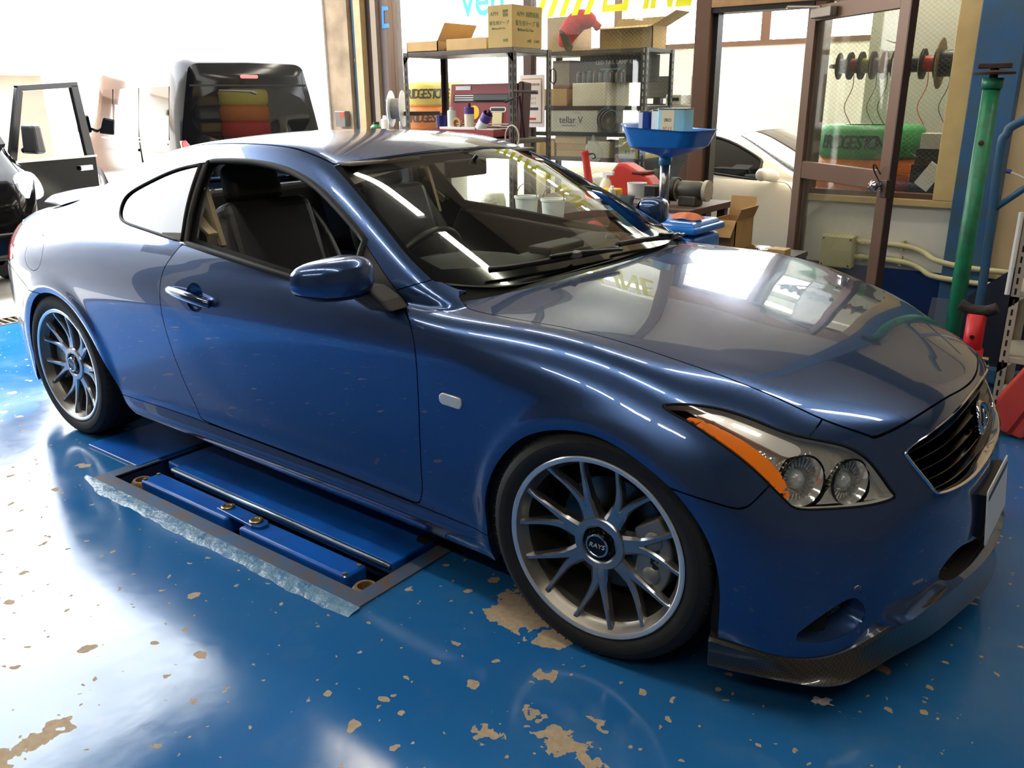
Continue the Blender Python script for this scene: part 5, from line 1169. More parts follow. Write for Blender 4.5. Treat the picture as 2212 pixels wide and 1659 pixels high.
    o = empty('carabiner', (-2.40, 2.40, 1.63), 0, 'black carabiner hook on the rear post of the steel rack', 'hook'); b = MB(); b.tube([(.0, 0, .05), (-.022, 0, .04), (-.022, 0, -.03), (0, 0, -.05), (.018, 0, -.03), (.018, 0, .03)], .005, 6, closed=True); b.build('hook_loop', mat('black_trim', (18, 18, 19), .35), o, smooth=True)
    # things beside the pilaster
    c = empty('steel_cabinet', (-4.0, 2.52, 0), 0, 'low dark cabinet below the window beside the brown pilaster', 'cabinet'); gm = mat('cabinet_grey', (96, 92, 88), .5)
    b = MB(); b.bb(-.32, .32, -.2, .2, .04, 1.20); b.build('cabinet_body', gm, c, bevel=.006)
    for s in (-1, 1):
        b = MB(); b.bb(s*.155-.15, s*.155+.15, -.212, -.2, .08, 1.16); d = b.build('cabinet_door', gm, c, bevel=.003); b = MB(); b.bb(s*.03-.006, s*.03+.006, -.228, -.212, .62, .74); b.build('door_pull', mat('chrome', (225, 225, 228), .06, 1), d)
    lathe_thing('oil_bottle', 'green round oil bottle on the low cabinet', 'bottle', (-4.18, 2.45, 1.201), [('bottle_body', [(0, 0), (.05, 0), (.05, .08), (.03, .10)], mat('bottle_green', (40, 104, 60), .35)), ('bottle_cap', [(.025, .10), (.025, .12), (0, .12)], mat('black_trim', (18, 18, 19), .35))])
    spray_can('white pump spray bottle on the low cabinet', (-4.05, 2.42, 1.201), (226, 220, 206), (240, 238, 230), .17, .03)
    spray_can('grey spray can behind the white pump bottle', (-3.93, 2.50, 1.201), (150, 140, 128), (60, 56, 52), .15, .03)
    o = empty('alarm_box', (-4.845, 2.72, 1.27), 0, 'grey switch box with red label on the brown pilaster', 'switch box'); b = MB(); b.bb(-.065, .065, -.06, 0, 0, .13); b.build('box_case', mat('switch_grey', (122, 116, 110), .4, .4), o, bevel=.006); b = MB(); b.bb(.005, .055, -.062, -.06, .075, .12); b.build('red_label', mat('label_red', (190, 60, 48), .5), o)
    o = empty('conduit', (-4.71, 2.775, 0), 0, 'blue vertical conduit pipe running up beside the pilaster', 'pipe'); b = MB(); b.cyl((0, 0, 0), (0, 0, 4.75), .022, n=12); b.build('pipe_run', mat('conduit_blue', (70, 104, 130), .45), o, smooth=True)
    for z in (.6, 1.8, 3.0):
        b = MB(); b.lathe([(.025, z), (.025, z+.03)], 14, 'z'); b.build('pipe_clip', mat('chrome', (225, 225, 228), .06, 1), o)
def make_window_print():
    bl = mat('vinyl_blue', (60, 140, 232), .5); yl = mat('vinyl_yellow', (246, 244, 30), .5); cy = mat('vinyl_cyan', (90, 205, 235), .5)
    def vin(name, label, parts, m):
        o = empty(name, (0, 0, 0), 0, label, 'lettering')
        o.location = (parts[0][0][0], WY-.004 if m is bl else WY+.040, 2.05)
        for pts in parts:
            b = MB(); b.prism([(x-o.location.x, z-2.05) for x, z in pts], -.0015, 0, 'y'); b.build('letter', m, o)
    C = [(-4.405, 2.05), (-4.32, 2.055), (-4.32, 2.085), (-4.375, 2.085), (-4.375, 2.185), (-4.325, 2.185), (-4.325, 2.215), (-4.395, 2.22)]
    vin('window_lettering', 'blue square bracket-shaped letter on the shop window beside the pilaster', [C], bl)
    o = empty('window_lettering', (-3.36, WY+.040, 2.20), 0, 'pale cyan lower-case lettering on the shop window above the cartons', 'lettering'); text_obj('letters', 'ven', .34, cy, (0, 0, 0), (PI/2, 0, 0), o, .0007, .9, bold=.004)
    o2 = []
    for k in range(5):
        x = -2.87+.105*k; o2.append([(x, 2.045), (x+.05, 2.045), (x+.21, 2.40), (x+.16, 2.40)])
    vin('window_lettering', 'five slanted yellow vinyl stripes on the shop window', o2, yl)
    def R(x0, x1, z0, z1): return [(x0, z0), (x1, z0), (x1, z1), (x0, z1)]
    s = .12
    def sl(p): return [(x+(z-2.05)*.18, z) for x, z in p]
    B = [R(-2.305, -2.27, 2.05, 2.40), R(-2.27, -2.10, 2.05, 2.095), R(-2.27, -2.10, 2.20, 2.245), R(-2.27, -2.10, 2.355, 2.40), R(-2.145, -2.10, 2.095, 2.20), R(-2.145, -2.10, 2.245, 2.355)]
    I = [R(-1.985, -1.942, 2.05, 2.40)]; N = [R(-1.93, -1.89, 2.05, 2.40), [(-1.89, 2.40), (-1.89, 2.31), (-1.80, 2.05), (-1.80, 2.14)], R(-1.80, -1.765, 2.05, 2.40)]; E = [R(-1.745, -1.70, 2.05, 2.40), R(-1.70, -1.63, 2.05, 2.095), R(-1.70, -1.65, 2.20, 2.245), R(-1.70, -1.63, 2.355, 2.40)]
    vin('window_lettering', 'bold yellow block letters on the shop window beside the doorway', [sl(p) for p in B+I+N+E], yl)
    # framed notice on the glass
    o = empty('notice', (-2.86, WY-.012, 1.315), 0, 'framed printed notice hanging on the shop window behind the rack', 'notice')
    b = MB(); b.bb(-.11, .11, -.004, .004, -.03, .34); b.build('notice_sheet', mat('sticker_white', (235, 232, 228), .5), o); b = MB(); b.bb(-.092, .092, -.0065, -.004, 0, .315); b.build('notice_frame', mat('notice_tan', (196, 158, 110), .5), o); b = MB(); b.bb(-.084, .084, -.008, -.0065, .008, .307); b.build('notice_page', mat('notice_cream', (244, 232, 214), .5), o)
    pk = mat('print_40_38_44', (40, 38, 44), .6)
    text_obj('print', 'タイヤの位置交換', .018, pk, (0, -.0085, .272), (PI/2, 0, 0), o, .0003)
    for z, s in ((.20, '11-11 1'), (.165, '11-11 1')): text_obj('print', s, .026, pk, (0, -.0085, z-.025), (PI/2, 0, 0), o, .0003)
    b = MB(); b.bb(-.06, .06, -.009, -.008, .205, .216); b.bb(-.06, .06, -.009, -.008, .092, .112); b.build('print_bar', mat('print_navy', (50, 54, 84), .6), o); b = MB(); b.bb(-.04, .04, -.009, -.008, .022, .038); b.build('print_red', mat('label_red', (190, 60, 48), .5), o)
def make_showroom():
    blk = mat('rack_black', (34, 34, 36), .5, .3); sl = mat('slot_pale', (150, 148, 142), .6)
    rack('office_rack', 'black slotted steel rack of boxes behind the shop window', -3.22, -2.15, 3.22, 3.66, 1.835, (.20, .66, 1.045, 1.235, 1.43, 1.835), blk, sl)
    T = (176, 142, 98); D = (150, 122, 92)
    carton('carton', 'brown carton stacked on top of the black office rack', -3.10, -2.86, 3.32, 3.60, 1.836, 2.09, (190, 160, 124), text=(('s', '||||||', .03, .08, -.03, (80, 70, 60)),))
    carton('carton', 'large open cardboard carton with raised flap on the black office rack', -2.68, -2.22, 3.43, 3.65, 1.836, 2.0, (190, 158, 108), flaps=[('e', .45), ('n', .9), ('s', -.2)])
    bg = empty('duffel_bag', (-2.78, 3.29, 1.838), 0, 'red and black duffel bag slumped on the black office rack', 'bag'); rm = mat('bag_red', (196, 34, 42), .75, bump=.4, bscale=25)
    b = MB(); b.tube(bez([(-.09, -.06, .02), (-.07, -.05, .12), (.02, -.03, .21), (.12, -.02, .20), (.18, 0, .15)], 6), [.03+.05*math.sin(PI*min(1, i/20))**.6 for i in range(25)], 14); b.build('bag_body', rm, bg, smooth=True)
    b = MB(); b.tube(bez([(-.08, -.10, .14), (-.05, -.12, .10), (-.02, -.115, .02), (.0, -.10, .0)], 5), .035, 8, flat=.35); b.build('bag_strap', mat('bag_black', (26, 24, 26), .7), bg, smooth=True)
    carton('stellar_carton', 'pale grey carton lettered tellar V on the black office rack', -3.05, -2.56, 3.23, 3.62, 1.236, 1.405, (196, 192, 178), text=(('s', 'tellar V', .075, .0, .005, (58, 62, 84)), ('s', '* * * * *', .02, .06, .055, (80, 84, 100)), ('s', 'http://www.stellarv.jp', .015, -.02, -.035, (90, 90, 96))))
    carton('carton', 'off-white lidded carton above the lettered carton', -2.80, -2.50, 3.24, 3.60, 1.431, 1.60, (218, 208, 184), tape=False)
    carton('carton', 'tan carton at the left of the off-white lidded carton', -3.10, -2.85, 3.24, 3.58, 1.431, 1.56, T)
    carton('carton', 'dark brown carton with two labels under the rack top', -3.03, -2.87, 3.30, 3.60, 1.561, 1.77, (120, 98, 76), tape=False)
    carton('lamp_carton', 'black parts carton printed LED TAIL LAMP KIT under the rack top', -2.80, -2.25, 3.34, 3.62, 1.601, 1.80, (30, 30, 34), tape=False, text=(('s', 'LED TAIL LAMP KIT', .042, .05, .045, (190, 186, 176)), ('s', '▬▬▬▬▬▬', .03, .0, .0, (70, 130, 160))))
    for k in range(9):
        spray_can('small dark bottle in the row before the tail lamp carton', (-2.77+.05*k, 3.28, 1.601), [(40, 36, 34), (52, 40, 36), (34, 38, 44)][k % 3], [(150, 70, 40), (30, 30, 30), (120, 120, 118)][k % 3], .085, .018, name='small_bottle', group='bottles on the black office rack')
    for i, (z0, z1, x0, x1, c, lab) in enumerate(((1.046, 1.096, -2.95, -2.66, T, 'lowest'), (1.097, 1.146, -2.95, -2.66, (166, 130, 88), 'middle'), (1.147, 1.205, -2.96, -2.67, (184, 150, 104), 'topmost'))):
        carton('flat_carton', '%s of three flat tan cartons under the lettered carton' % lab, x0, x1, 3.24, 3.56, z0, z1, c)
    carton('carton', 'cream flat carton right of the flat tan cartons', -2.65, -2.45, 3.24, 3.56, 1.046, 1.17, (214, 204, 176), tape=False)
    carton('carton', 'taped gold-brown carton left of the flat tan cartons', -3.19, -2.97, 3.24, 3.56, 1.046, 1.17, (188, 150, 90))
    carton('carton', 'olive yellow carton printed RS-R on the right of the rack', -2.37, -2.17, 3.235, 3.56, 1.046, 1.36 if False else 1.20, (184, 174, 110), text=(('s', 'RS-R', .045, .0, -.03, (60, 56, 50)),))
    for k in range(3):
        o = empty('gasket_hoop', (-2.46+.03*k, 3.205-.016*k, 1.238), 0, 'dark rubber hoop leaning on the lettered carton', 'hoop', 'rubber hoops on the office rack'); r = .085-.004*k; b = MB(); b.tube([(r*math.cos(t), .0, r+.006+r*math.sin(t)) for t in np.linspace(0, 2*PI, 33)[:-1]], .007, 6, closed=True); b.build('hoop_ring', mat('hoop_grey', (70, 74, 84), .35), o, smooth=True)
    o = empty('plastic_bag', (-2.56, 3.18, 1.02), 0, 'crumpled clear plastic bag hanging at the front of the office rack', 'bag'); b = MB()
    b.grid(lambda u, v: ((.075*math.sin(PI*min(1, v+.12))+.012*math.sin(9*u*PI+5*v))*math.cos(2*PI*u), (.035*math.sin(PI*min(1, v+.12))+.01*math.sin(7*u*PI))*math.sin(2*PI*u), .20*v), 20, 10, cu=True); b.build('bag_film', glass_mat('bag_film', (.88, .88, .85), 1.35, .15, .22, (.85, .84, .8)), o, smooth=True)
    # reception counter behind
    c = empty('counter', (-2.23, 3.90, 0), 0, 'dark reception counter with white top behind the black rack', 'counter'); b = MB(); b.bb(-.27, .27, -.10, .10, 0, 1.40); b.build('counter_body', mat('counter_grey', (88, 88, 86), .6), c); b = MB(); b.bb(-.29, .29, -.12, .12, 1.40, 1.43); b.build('counter_top', mat('sticker_white', (235, 232, 228), .5), c)
    p = empty('printer', (-2.22, 3.90, 1.431), 0, 'white printer on the reception counter', 'printer'); b = MB(); b.bb(-.07, .07, -.09, .10, 0, .08); b.build('printer_case', mat('printer_white', (226, 226, 224), .4), p, bevel=.012); b = MB(); b.bb(-.05, .05, -.094, -.09, .03, .055); b.build('paper_slot', mat('slot_black', (8, 8, 8), .8), p)
    p = empty('framed_poster', (-2.09, 3.98, 1.431), 0, 'framed blue sky poster on the reception counter', 'poster'); b = MB(); b.bb(-.06, .12, -.01, .01, 0, .22); b.build('poster_frame', mat('sticker_white', (235, 232, 228), .5), p); b = MB(); b.bb(-.05, .11, -.014, -.01, .03, .205); b.build('poster_print', mat('poster_blue', (88, 160, 216), .5, noise=.5, nscale=6, col2=(160, 205, 235)), p)
    p = empty('monitor', (-2.40, 3.90, 1.431), 0, 'grey computer monitor on the reception counter', 'monitor'); b = MB(); b.bb(-.03, .03, -.03, .03, 0, .06); b.bb(-.09, .09, -.07, .07, 0, .01); b.build('monitor_stand', mat('rack_black', (34, 34, 36), .5), p); b = MB(); b.bb(-.10, .10, -.012, .012, .05, .22); b.build('monitor_case', mat('monitor_grey', (92, 94, 96), .4), p, bevel=.004)
    # paper-wrapped tyres
    def wrapped(label, x, y, z, col, txt, tcol, rz=0):
        o = empty('wrapped_tyre', (x, y, z), rz, label, 'tyre'); m = mat('wrap_%d_%d_%d' % col, col, .5)
        b = MB(); b.lathe([(.17, .0), (.30, .0), (.33, .03), (.335, .10), (.33, .18), (.30, .21), (.17, .21)], 44, 'z'); b.build('tyre_wrap', m, o, auto=50)
        b = MB(); b.lathe([(.17, .0), (.15, .02), (.15, .19), (.17, .21)], 36, 'z'); b.build('tyre_bead', mat('tyre_rubber', (24, 23, 22), .72), o)
        L = len(txt)
        for i, ch in enumerate(txt):
            a = -PI/2-.62+(i-(L-1)/2)*.125; text_obj('print', ch, .115, mat('print_%d_%d_%d' % tcol, tcol, .6), (.3365*math.cos(a), .3365*math.sin(a), .105), Matrix.Rotation(a+PI/2, 3, 'Z') @ Matrix.Rotation(PI/2, 3, 'X'), o, .0006, .85, shear=.15, bold=.003)
    nm = 'BRIDGESTONE'
    wrapped('lowest paper-wrapped tyre of the stack, plain grey, by the shop window', -4.72, 3.75, .80, (150, 146, 140), '', (40, 36, 34))
    wrapped('red paper-wrapped tyre in the stack seen through the shop window', -4.72, 3.75, 1.01, (222, 70, 52), nm, (60, 20, 20), 1.15)
    wrapped('orange paper-wrapped tyre in the stack seen through the shop window', -4.72, 3.75, 1.22, (240, 140, 60), nm, (70, 40, 30), 1.2)
    wrapped('yellow paper-wrapped tyre on top of the stack seen through the shop window', -4.72, 3.75, 1.43, (246, 224, 110), nm, (60, 60, 50), 1.1)
    c = empty('display_stand', (-4.72, 3.75, 0), 0, 'pale round stand under the stack of wrapped tyres', 'stand'); b = MB(); b.lathe([(0, 0), (.30, 0), (.30, .80), (0, .80)], 36, 'z'); b.build('stand_drum', mat('stand_pale', (214, 210, 200), .7), c, auto=40)
    wrapped('orange paper-wrapped tyre behind the open door glass', -.60, 3.52, .885, (236, 120, 44), nm, (120, 50, 20), .55)
    wrapped('green paper-wrapped tyre on top behind the open door glass', -.60, 3.52, 1.096, (66, 160, 96), nm, (40, 60, 50), .55)
    c = empty('display_stand', (-.60, 3.52, 0), 0, 'grey drum stand under the green wrapped tyre', 'stand'); b = MB(); b.lathe([(0, 0), (.28, 0), (.28, .885), (0, .885)], 36, 'z'); b.build('stand_drum', mat('stand_grey', (120, 118, 114), .7), c, auto=40)
    # parts heap behind the right window
    bt = empty('parts_bench', (-.12, 3.28, 0), 0, 'dark bench behind the right-hand window', 'bench'); b = MB(); b.bb(-.12, .16, -.22, .25, .90, .94); b.build('bench_top', mat('rack_black', (34, 34, 36), .5), bt); b = MB(); b.bb(-.11, .14, -.2, .22, 0, .9); b.build('bench_body', mat('bench_black', (26, 26, 27), .6), bt)
    carton('parts_case', 'black equipment case at the bottom of the heap behind the right window', -.23, .02, 3.10, 3.36, .941, 1.09, (30, 30, 32), tape=False)
    carton('parts_case', 'dark grey equipment case on the heap behind the right window', -.22, -.02, 3.12, 3.34, 1.091, 1.18, (52, 52, 54), tape=False)
    carton('parts_case', 'small white and grey carton on top of the heap behind the right window', -.20, -.06, 3.12, 3.28, 1.181, 1.27, (206, 200, 190), tape=False)
    carton('carton', 'upright brown carton against the frame of the right window', -.04, .08, 3.36, 3.50, .941, 1.52, (166, 130, 96))
    o = empty('wire_offcut', (-.02, 3.05, .945), 0, 'white cut panel leaning on the heap behind the right window', 'panel'); b = MB(); b.box((-.09, .0, .08), (.09, .012, .16), ry=.6, rx=.2); b.build('panel_sheet', mat('sticker_white', (235, 232, 228), .5), o)
    # spools of wire on a bar
    bar = empty('spool_bar', (-.35, 3.05, 1.662), 0, 'steel bar carrying the row of wire spools behind the glass', 'bar'); b = MB(); b.cyl((-.42, 0, 0), (.44, 0, 0), .010, n=10); b.build('bar_rod', mat('stay_steel', (110, 100, 95), .4, .8), bar)
    for s in (-1, 1):
        b = MB(); b.bb(s*.40-.012, s*.40+.012, -.06 if False else -.01, .9, -.012, .012); b.build('bar_bracket', mat('stay_steel', (110, 100, 95), .4, .8), bar)
    xs = [(-.715, -.645, .078, (60, 60, 66), 'black'), (-.645, -.577, .080, (150, 40, 40), 'dark red'), (-.577, -.510, .080, (150, 140, 60), 'olive yellow'), (-.510, -.446, .080, (88, 84, 84), 'grey'), (-.446, -.384, .082, (120, 60, 56), 'maroon'), (-.384, -.322, .080, (66, 66, 64), 'charcoal'), (-.312, -.232, .085, (40, 40, 42), 'jet black'), (-.228, -.152, .085, (204, 52, 44), 'bright red'), (-.140, .004, .140, (44, 50, 56), 'large slate')]
    for x0, x1, R, col, cn in xs:
        o = empty('wire_spool', ((x0+x1)/2, 3.05, 1.662-.0), 0, 'wire spool wound with %s cable on the bar behind the glass' % cn, 'spool', 'wire spools on the bar'); h = (x1-x0)/2-.002; fm = mat('spool_board', (150, 132, 100), .7) if R > .09 or cn == 'jet black' else mat('spool_black', (40, 38, 40), .6)
        for s in (-1, 1):
            b = MB(); b.lathe([(.012, s*h), (R, s*h), (R, s*(h-.005)), (.012, s*(h-.005))], 32, 'x'); b.build('flange', fm, o)
        b = MB(); prof = [(R*.52+.002*(i % 2), -h+.005+(2*h-.01)*i/18) for i in range(19)]; b.lathe(prof, 28, 'x'); b.build('winding', mat('cable_%d_%d_%d' % col, col, .4), o, smooth=True)
        if cn in ('grey', 'bright red', 'large slate', 'dark red', 'maroon'):
            b = MB(); b.tube(bez([(0, -R*.55, 0), (.01, -R*.6, -.12), (-.03, -R*.5, -.24), (.02, -R*.5, -.34)], 6), .0025, 5); b.build('loose_end', mat('cable_%d_%d_%d' % col, col, .4), o)
def make_door():
    br = mat('brown_aluminium', (104, 78, 62), .42, .35); dk = mat('door_edge_dark', (54, 40, 36), .5, .2)
    d = empty('door_1', (-.80, WY-.03, 0), 0); d['kind'] = 'structure'; a = math.atan2(-.64, .77); d.rotation_euler = (0, 0, a); W, H, t = .925, 1.985, .04
    for x0, x1 in ((0, .085), (W-.085, W)):
        b = MB(); b.bb(x0, x1, -t, 0, .01, H); b.build('stile', br, d, bevel=.004)
    b = MB(); b.bb(W, W+.006, -t, 0, .01, H); b.build('edge_strip', dk, d)
    for z0, z1, n in ((.01, .14, 'bottom_rail'), (1.015, 1.115, 'middle_rail'), (H-.085, H, 'top_rail')):
        b = MB(); b.bb(.085, W-.085, -t+.002, -.002, z0, z1); b.build(n, br, d, bevel=.003)
    for z0, z1 in ((.14, 1.015), (1.115, H-.085)):
        b = MB(); b.bb(.085, W-.085, -t/2-.003, -t/2+.003, z0, z1); b.build('pane', MATS['wired_glass'], d)
    ch = mat('chrome', (225, 225, 228), .06, 1)
    b = MB(); b.lathe([(.0, 0), (.026, -.002), (.026, -.008)], 24, 'y', (W-.045, -t, 1.04)); k = b.build('lock_rose', ch, d, auto=40)
    b = MB(); b.lathe([(.010, -.008), (.010, -.035), (.028, -.045), (.030, -.060), (.022, -.072), (0, -.074)], 24, 'y', (W-.045, -t, 1.04)); b.build('door_knob', ch, k, auto=40)
    b = MB(); b.bb(.10, .30, -t-.045, -t, H-.075, H-.02); c = b.build('closer_body', mat('closer_grey', (128, 118, 106), .4, .5), d, bevel=.006)
    b = MB(); b.tube([(.16, -t-.02, H-.015), (-.06, -t-.10, H+.005)], .007, 6); b.tube([(-.06, -t-.10, H+.005), (-.20, -t-.03, H+.01)], .007, 6); b.build('closer_arm', mat('closer_grey', (128, 118, 106), .4, .5), c)
    b = MB(); b.tube(bez([(W-.06, -t-.01, 1.06), (W-.09, -t-.03, 1.12), (W-.06, -t-.05, 1.15), (W-.03, -t-.03, 1.10)], 5), .004, 6); b.build('key_cord', mat('black_trim', (18, 18, 19), .35), d)
    b = MB(); b.bb(W-.02, W+.03, -t-.03, -t, .985, 1.075); b.build('latch_plate', mat('latch_grey', (72, 60, 54), .4, .6), d, bevel=.003)
def make_wall_services():
    cr = mat('service_cream', (196, 186, 142), .55)
    o = empty('junction_box', (-.505, WY+.004, .485), 0, 'cream junction box on the wall behind the open door', 'junction box'); b = MB(); b.bb(-.098, .098, -.09, 0, 0, .195); b.build('box_case', cr, o, bevel=.006); b = MB(); b.bb(-.092, .092, -.096, -.09, .006, .189); b.build('box_cover', cr, o, bevel=.003)
    for x in (-.08, .08):
        for z in (.018, .177):
            b = MB(); b.lathe([(0, -.099), (.006, -.098), (.006, -.096)], 10, 'y', (x, 0, z)); b.build('cover_screw', mat('screw_steel', (90, 86, 70), .4, .8), o)
    for nm, pts, lab in (('conduit', [(-.41, .645), (-.14, .645), (-.02, .62), (.06, .595), (.20, .573), (.45, .565), (1.4, .565)], 'upper cream conduit running along the wall from the junction box'), ('conduit', [(-.41, .553), (-.14, .550), (-.03, .525), (.05, .503), (.20, .492), (.45, .488), (1.4, .488)], 'lower cream conduit running along the wall from the junction box')):
        o = empty(nm, (-.41, WY-.03, pts[0][1]), 0, lab, 'pipe'); z0 = pts[0][1]
        b = MB(); b.tube(bez([(x+.41, -.10*float(sstep(-.05, .09, x))+.0, z-z0) for x, z in pts], 6), .016, 12); b.build('pipe_run', cr, o, smooth=True)
        for x in (.04, .255):
            b = MB(); b.lathe([(.0195, x-.012), (.0195, x+.018)], 14, 'x'); b.build('pipe_coupling', cr, o, smooth=True) if x < .1 else None
        b = MB(); b.bb(.255, .275, -.002, .034, -.030, .030); b.build('pipe_clamp', cr, o, bevel=.003)
def make_bench_area():
    blk = mat('bench_black', (26, 26, 27), .6); wood = mat('bench_wood', (92, 70, 56), .6, noise=.3, nscale=10)
    w = empty('workbench', (-1.72, 2.24, 0), 0, 'brown steel workbench below the shop window', 'workbench'); b = MB(); b.bb(-.62, .60, -.30, .30, .83, .87); b.build('bench_top', wood, w, bevel=.004)
    for x in (-.58, .55):
        for y in (-.26, .26):
            b = MB(); b.bb(x-.025, x+.025, y-.025, y+.025, 0, .83); b.build('leg', mat('leg_brown', (74, 60, 54), .5), w)
    b = MB(); b.bb(-.58, .55, -.26, .26, .22, .25); b.build('lower_shelf', wood, w); b = MB(); b.bb(-.60, .58, -.30, -.27, .74, .83); b.build('apron_rail', wood, w)
    g = empty('bench_grinder', (-1.24, 2.16, .871), 0, 'old grey bench grinder at the end of the workbench', 'grinder'); gm = mat('grinder_grey', (92, 88, 76), .5, .3, noise=.3, nscale=20)
    b = MB(); b.lathe([(0, -.085), (.045, -.08), (.055, -.06), (.055, .06), (.045, .08), (0, .085)], 24, 'x', (0.01, 0, .09)); b.build('motor', gm, g, auto=40); b = MB(); b.bb(-.05, .07, -.05, .05, 0, .06); b.build('grinder_foot', gm, g, bevel=.008)
    for s in (-1, 1):
        b = MB(); b.lathe([(0, s*.09), (.062, s*.092), (.062, s*.115), (0, s*.117)], 28, 'x', (.01, 0, .09)); b.build('grinding_wheel', mat('wheel_cream', (190, 180, 156), .8), g, auto=40)
    b = MB(); b.lathe([(.066, -.125), (.072, -.12), (.072, -.088), (.066, -.085)], 24, 'x', (.01, 0, .09), .3, 4.6); b.build('wheel_guard', mat('guard_black', (30, 29, 28), .5), g, auto=40)
    o = empty('bench_vise', (-1.40, 2.08, .871), 0, 'dark bench vise with round screws on the workbench', 'vise'); b = MB(); b.bb(-.06, .04, -.08, .08, 0, .05); b.bb(-.05, .03, -.10, -.05, .05, .12); b.bb(-.05, .03, .0, .06, .05, .12); b.build('vise_body', mat('vise_dark', (44, 42, 40), .5, .4), o, bevel=.006); b = MB(); b.cyl((-.01, -.16, .05), (-.01, -.05, .05), .012, n=10); b.cyl((-.08, -.155, .05), (.06, -.155, .05), .006, n=8); b.build('vise_screw', mat('stay_steel', (110, 100, 95), .4, .8), o)
    o = empty('splash_guard', (-1.535, 1.96, .735), 0, 'dark green curved rubber flap hanging at the bench edge', 'guard'); b = MB(); b.grid(lambda u, v: (-.06+.12*u+.012*math.sin(6*v), -.03-.02*math.sin(3*v), .20*v), 4, 12); q = b.build('guard_sheet', mat('guard_green', (38, 52, 46), .6), o, smooth=True); s = q.modifiers.new('thick', 'SOLIDIFY'); s.thickness = .006
    rd = mat('case_red', (190, 52, 42), .45)
    o = empty('jerry_can', (-1.72, 2.32, .871), 0, 'red plastic fuel can lying on the workbench', 'fuel can'); b = MB(); b.prism([(-.17, 0), (.17, 0), (.185, .09), (.14, .14), (-.02, .22), (-.08, .225), (-.17, .12)], -.07, .07, 'y'); b.build('can_shell', rd, o, bevel=.02, seg=3); b = MB(); b.bb(.03, .12, -.075, .075, .155, .175); q = b.build('can_grip', mat('grip_dark_red', (96, 22, 20), .5), o, bevel=.006)
    o = empty('grease_gun', (-1.935, 2.10, .871), 0, 'upright red handled tool with black hook on the workbench', 'tool'); b = MB(); b.tube(bez([(.03, 0, 0), (.02, 0, .10), (0, 0, .22), (-.015, 0, .30)], 6), [.030, .030, .030, .029, .028, .028, .027, .026, .025, .024, .024, .024, .024, .024, .024, .025, .026, .027, .028], 12); b.build('tool_grip', rd, o, smooth=True); b = MB(); b.tube(bez([(.005, 0, .28), (.05, 0, .285), (.065, 0, .265), (.045, 0, .255)], 5), .005, 6); b.build('tool_hook', mat('black_trim', (18, 18, 19), .35), o)
    o = lathe_thing('spray_bottle', 'white trigger spray bottle on the workbench', 'bottle', (-1.775, 2.08, .871), [('bottle_body', [(0, 0), (.038, 0), (.040, .09), (.030, .125), (.014, .145)], mat('bottle_cream', (232, 222, 196), .4))]); b = MB(); b.bb(-.02, .055, -.012, .012, .16, .185); b.bb(-.012, .012, -.012, .012, .14, .165); b.build('trigger_head', mat('sticker_white', (235, 232, 228), .5), o, bevel=.004)
    o = lathe_thing('tub', 'white round tub beside the vise on the workbench', 'tub', (-1.575, 2.12, .871), [('tub_wall', [(0, 0), (.052, 0), (.06, .11), (.063, .12), (.058, .12), (.05, .01), (0, .01)], mat('sticker_white', (235, 232, 228), .5))])
    o = empty('yellow_tray', (-1.70, 2.02, .871), 0, 'yellow plastic tray in front of the red fuel can', 'tray'); b = MB(); b.box((0, 0, .045), (.13, .06, .09)); b.build('tray_wall', mat('tray_yellow', (236, 186, 30), .5), o, bevel=.008)
    spray_can('small cream spray can at the front of the workbench', (-1.66, 1.965, .871), (214, 206, 180), (240, 236, 226), .11, .022)
    spray_can('blue and white spray can on the far end of the trolley', (-1.30, 1.83, .751), (46, 56, 110), (232, 228, 216), .15, .026)
    # blue roller cabinet behind the coupe with buckets on it
    bc = mat('cabinet_blue', (38, 84, 118), .45)
    c = empty('roller_cabinet', (-1.86, 1.66, 0), 0, 'blue roller tool cabinet behind the coupe', 'tool cabinet'); b = MB(); b.bb(-.62, .62, -.22, .22, .09, .75); b.build('cabinet_body', bc, c, bevel=.006)
    for k in range(5):
        b = MB(); b.bb(-.60, .60, -.232, -.22, .11+.125*k, .225+.125*k); dr = b.build('drawer', bc, c, bevel=.003); b = MB(); b.bb(-.50, .50, -.246, -.232, .20+.125*k, .212+.125*k); b.build('drawer_pull', mat('stripe_silver', (205, 200, 200), .3, .6), dr)
    for x in (-.55, .55):
        for y in (-.17, .17):
            b = MB(); b.lathe([(0, -.02), (.045, -.018), (.045, .018), (0, .02)], 20, 'y', (x, y, .045)); b.build('caster', mat('black_trim', (18, 18, 19), .35), c, auto=40)
    wt = mat('bucket_white', (226, 228, 216), .5)
    for x, y, lab in ((-2.13, 1.72, 'white plastic bucket with wire handle left on the blue cabinet'), (-1.90, 1.68, 'white plastic bucket right on the blue cabinet')):
        o = empty('bucket', (x, y, .751), 0, lab, 'bucket'); b = MB(); b.lathe([(0, 0), (.060, 0), (.072, .15), (.078, .152), (.078, .165), (.070, .165), (.058, .01), (0, .01)], 28, 'z'); b.build('bucket_wall', wt, o, auto=40); b = MB(); b.tube([(.078*math.cos(t), -.0, .155+.085*math.sin(t)) for t in np.linspace(0, PI, 17)], .003, 5); b.build('bucket_handle', mat('stay_steel', (110, 100, 95), .4, .8), o)
    o = empty('bubble_wrap', (-2.38, 1.70, .751), 0, 'pale roll of bubble wrap on the blue cabinet', 'roll'); b = MB(); b.lathe([(0, -.075), (.07, -.07), (.085, -.03), (.08, .04), (.07, .08), (0, .085)], 24, 'z', (0, 0, .086)); b.build('wrap_roll', mat('bubble_pale', (216, 216, 190), .35, bump=1, bscale=60), o, smooth=True)
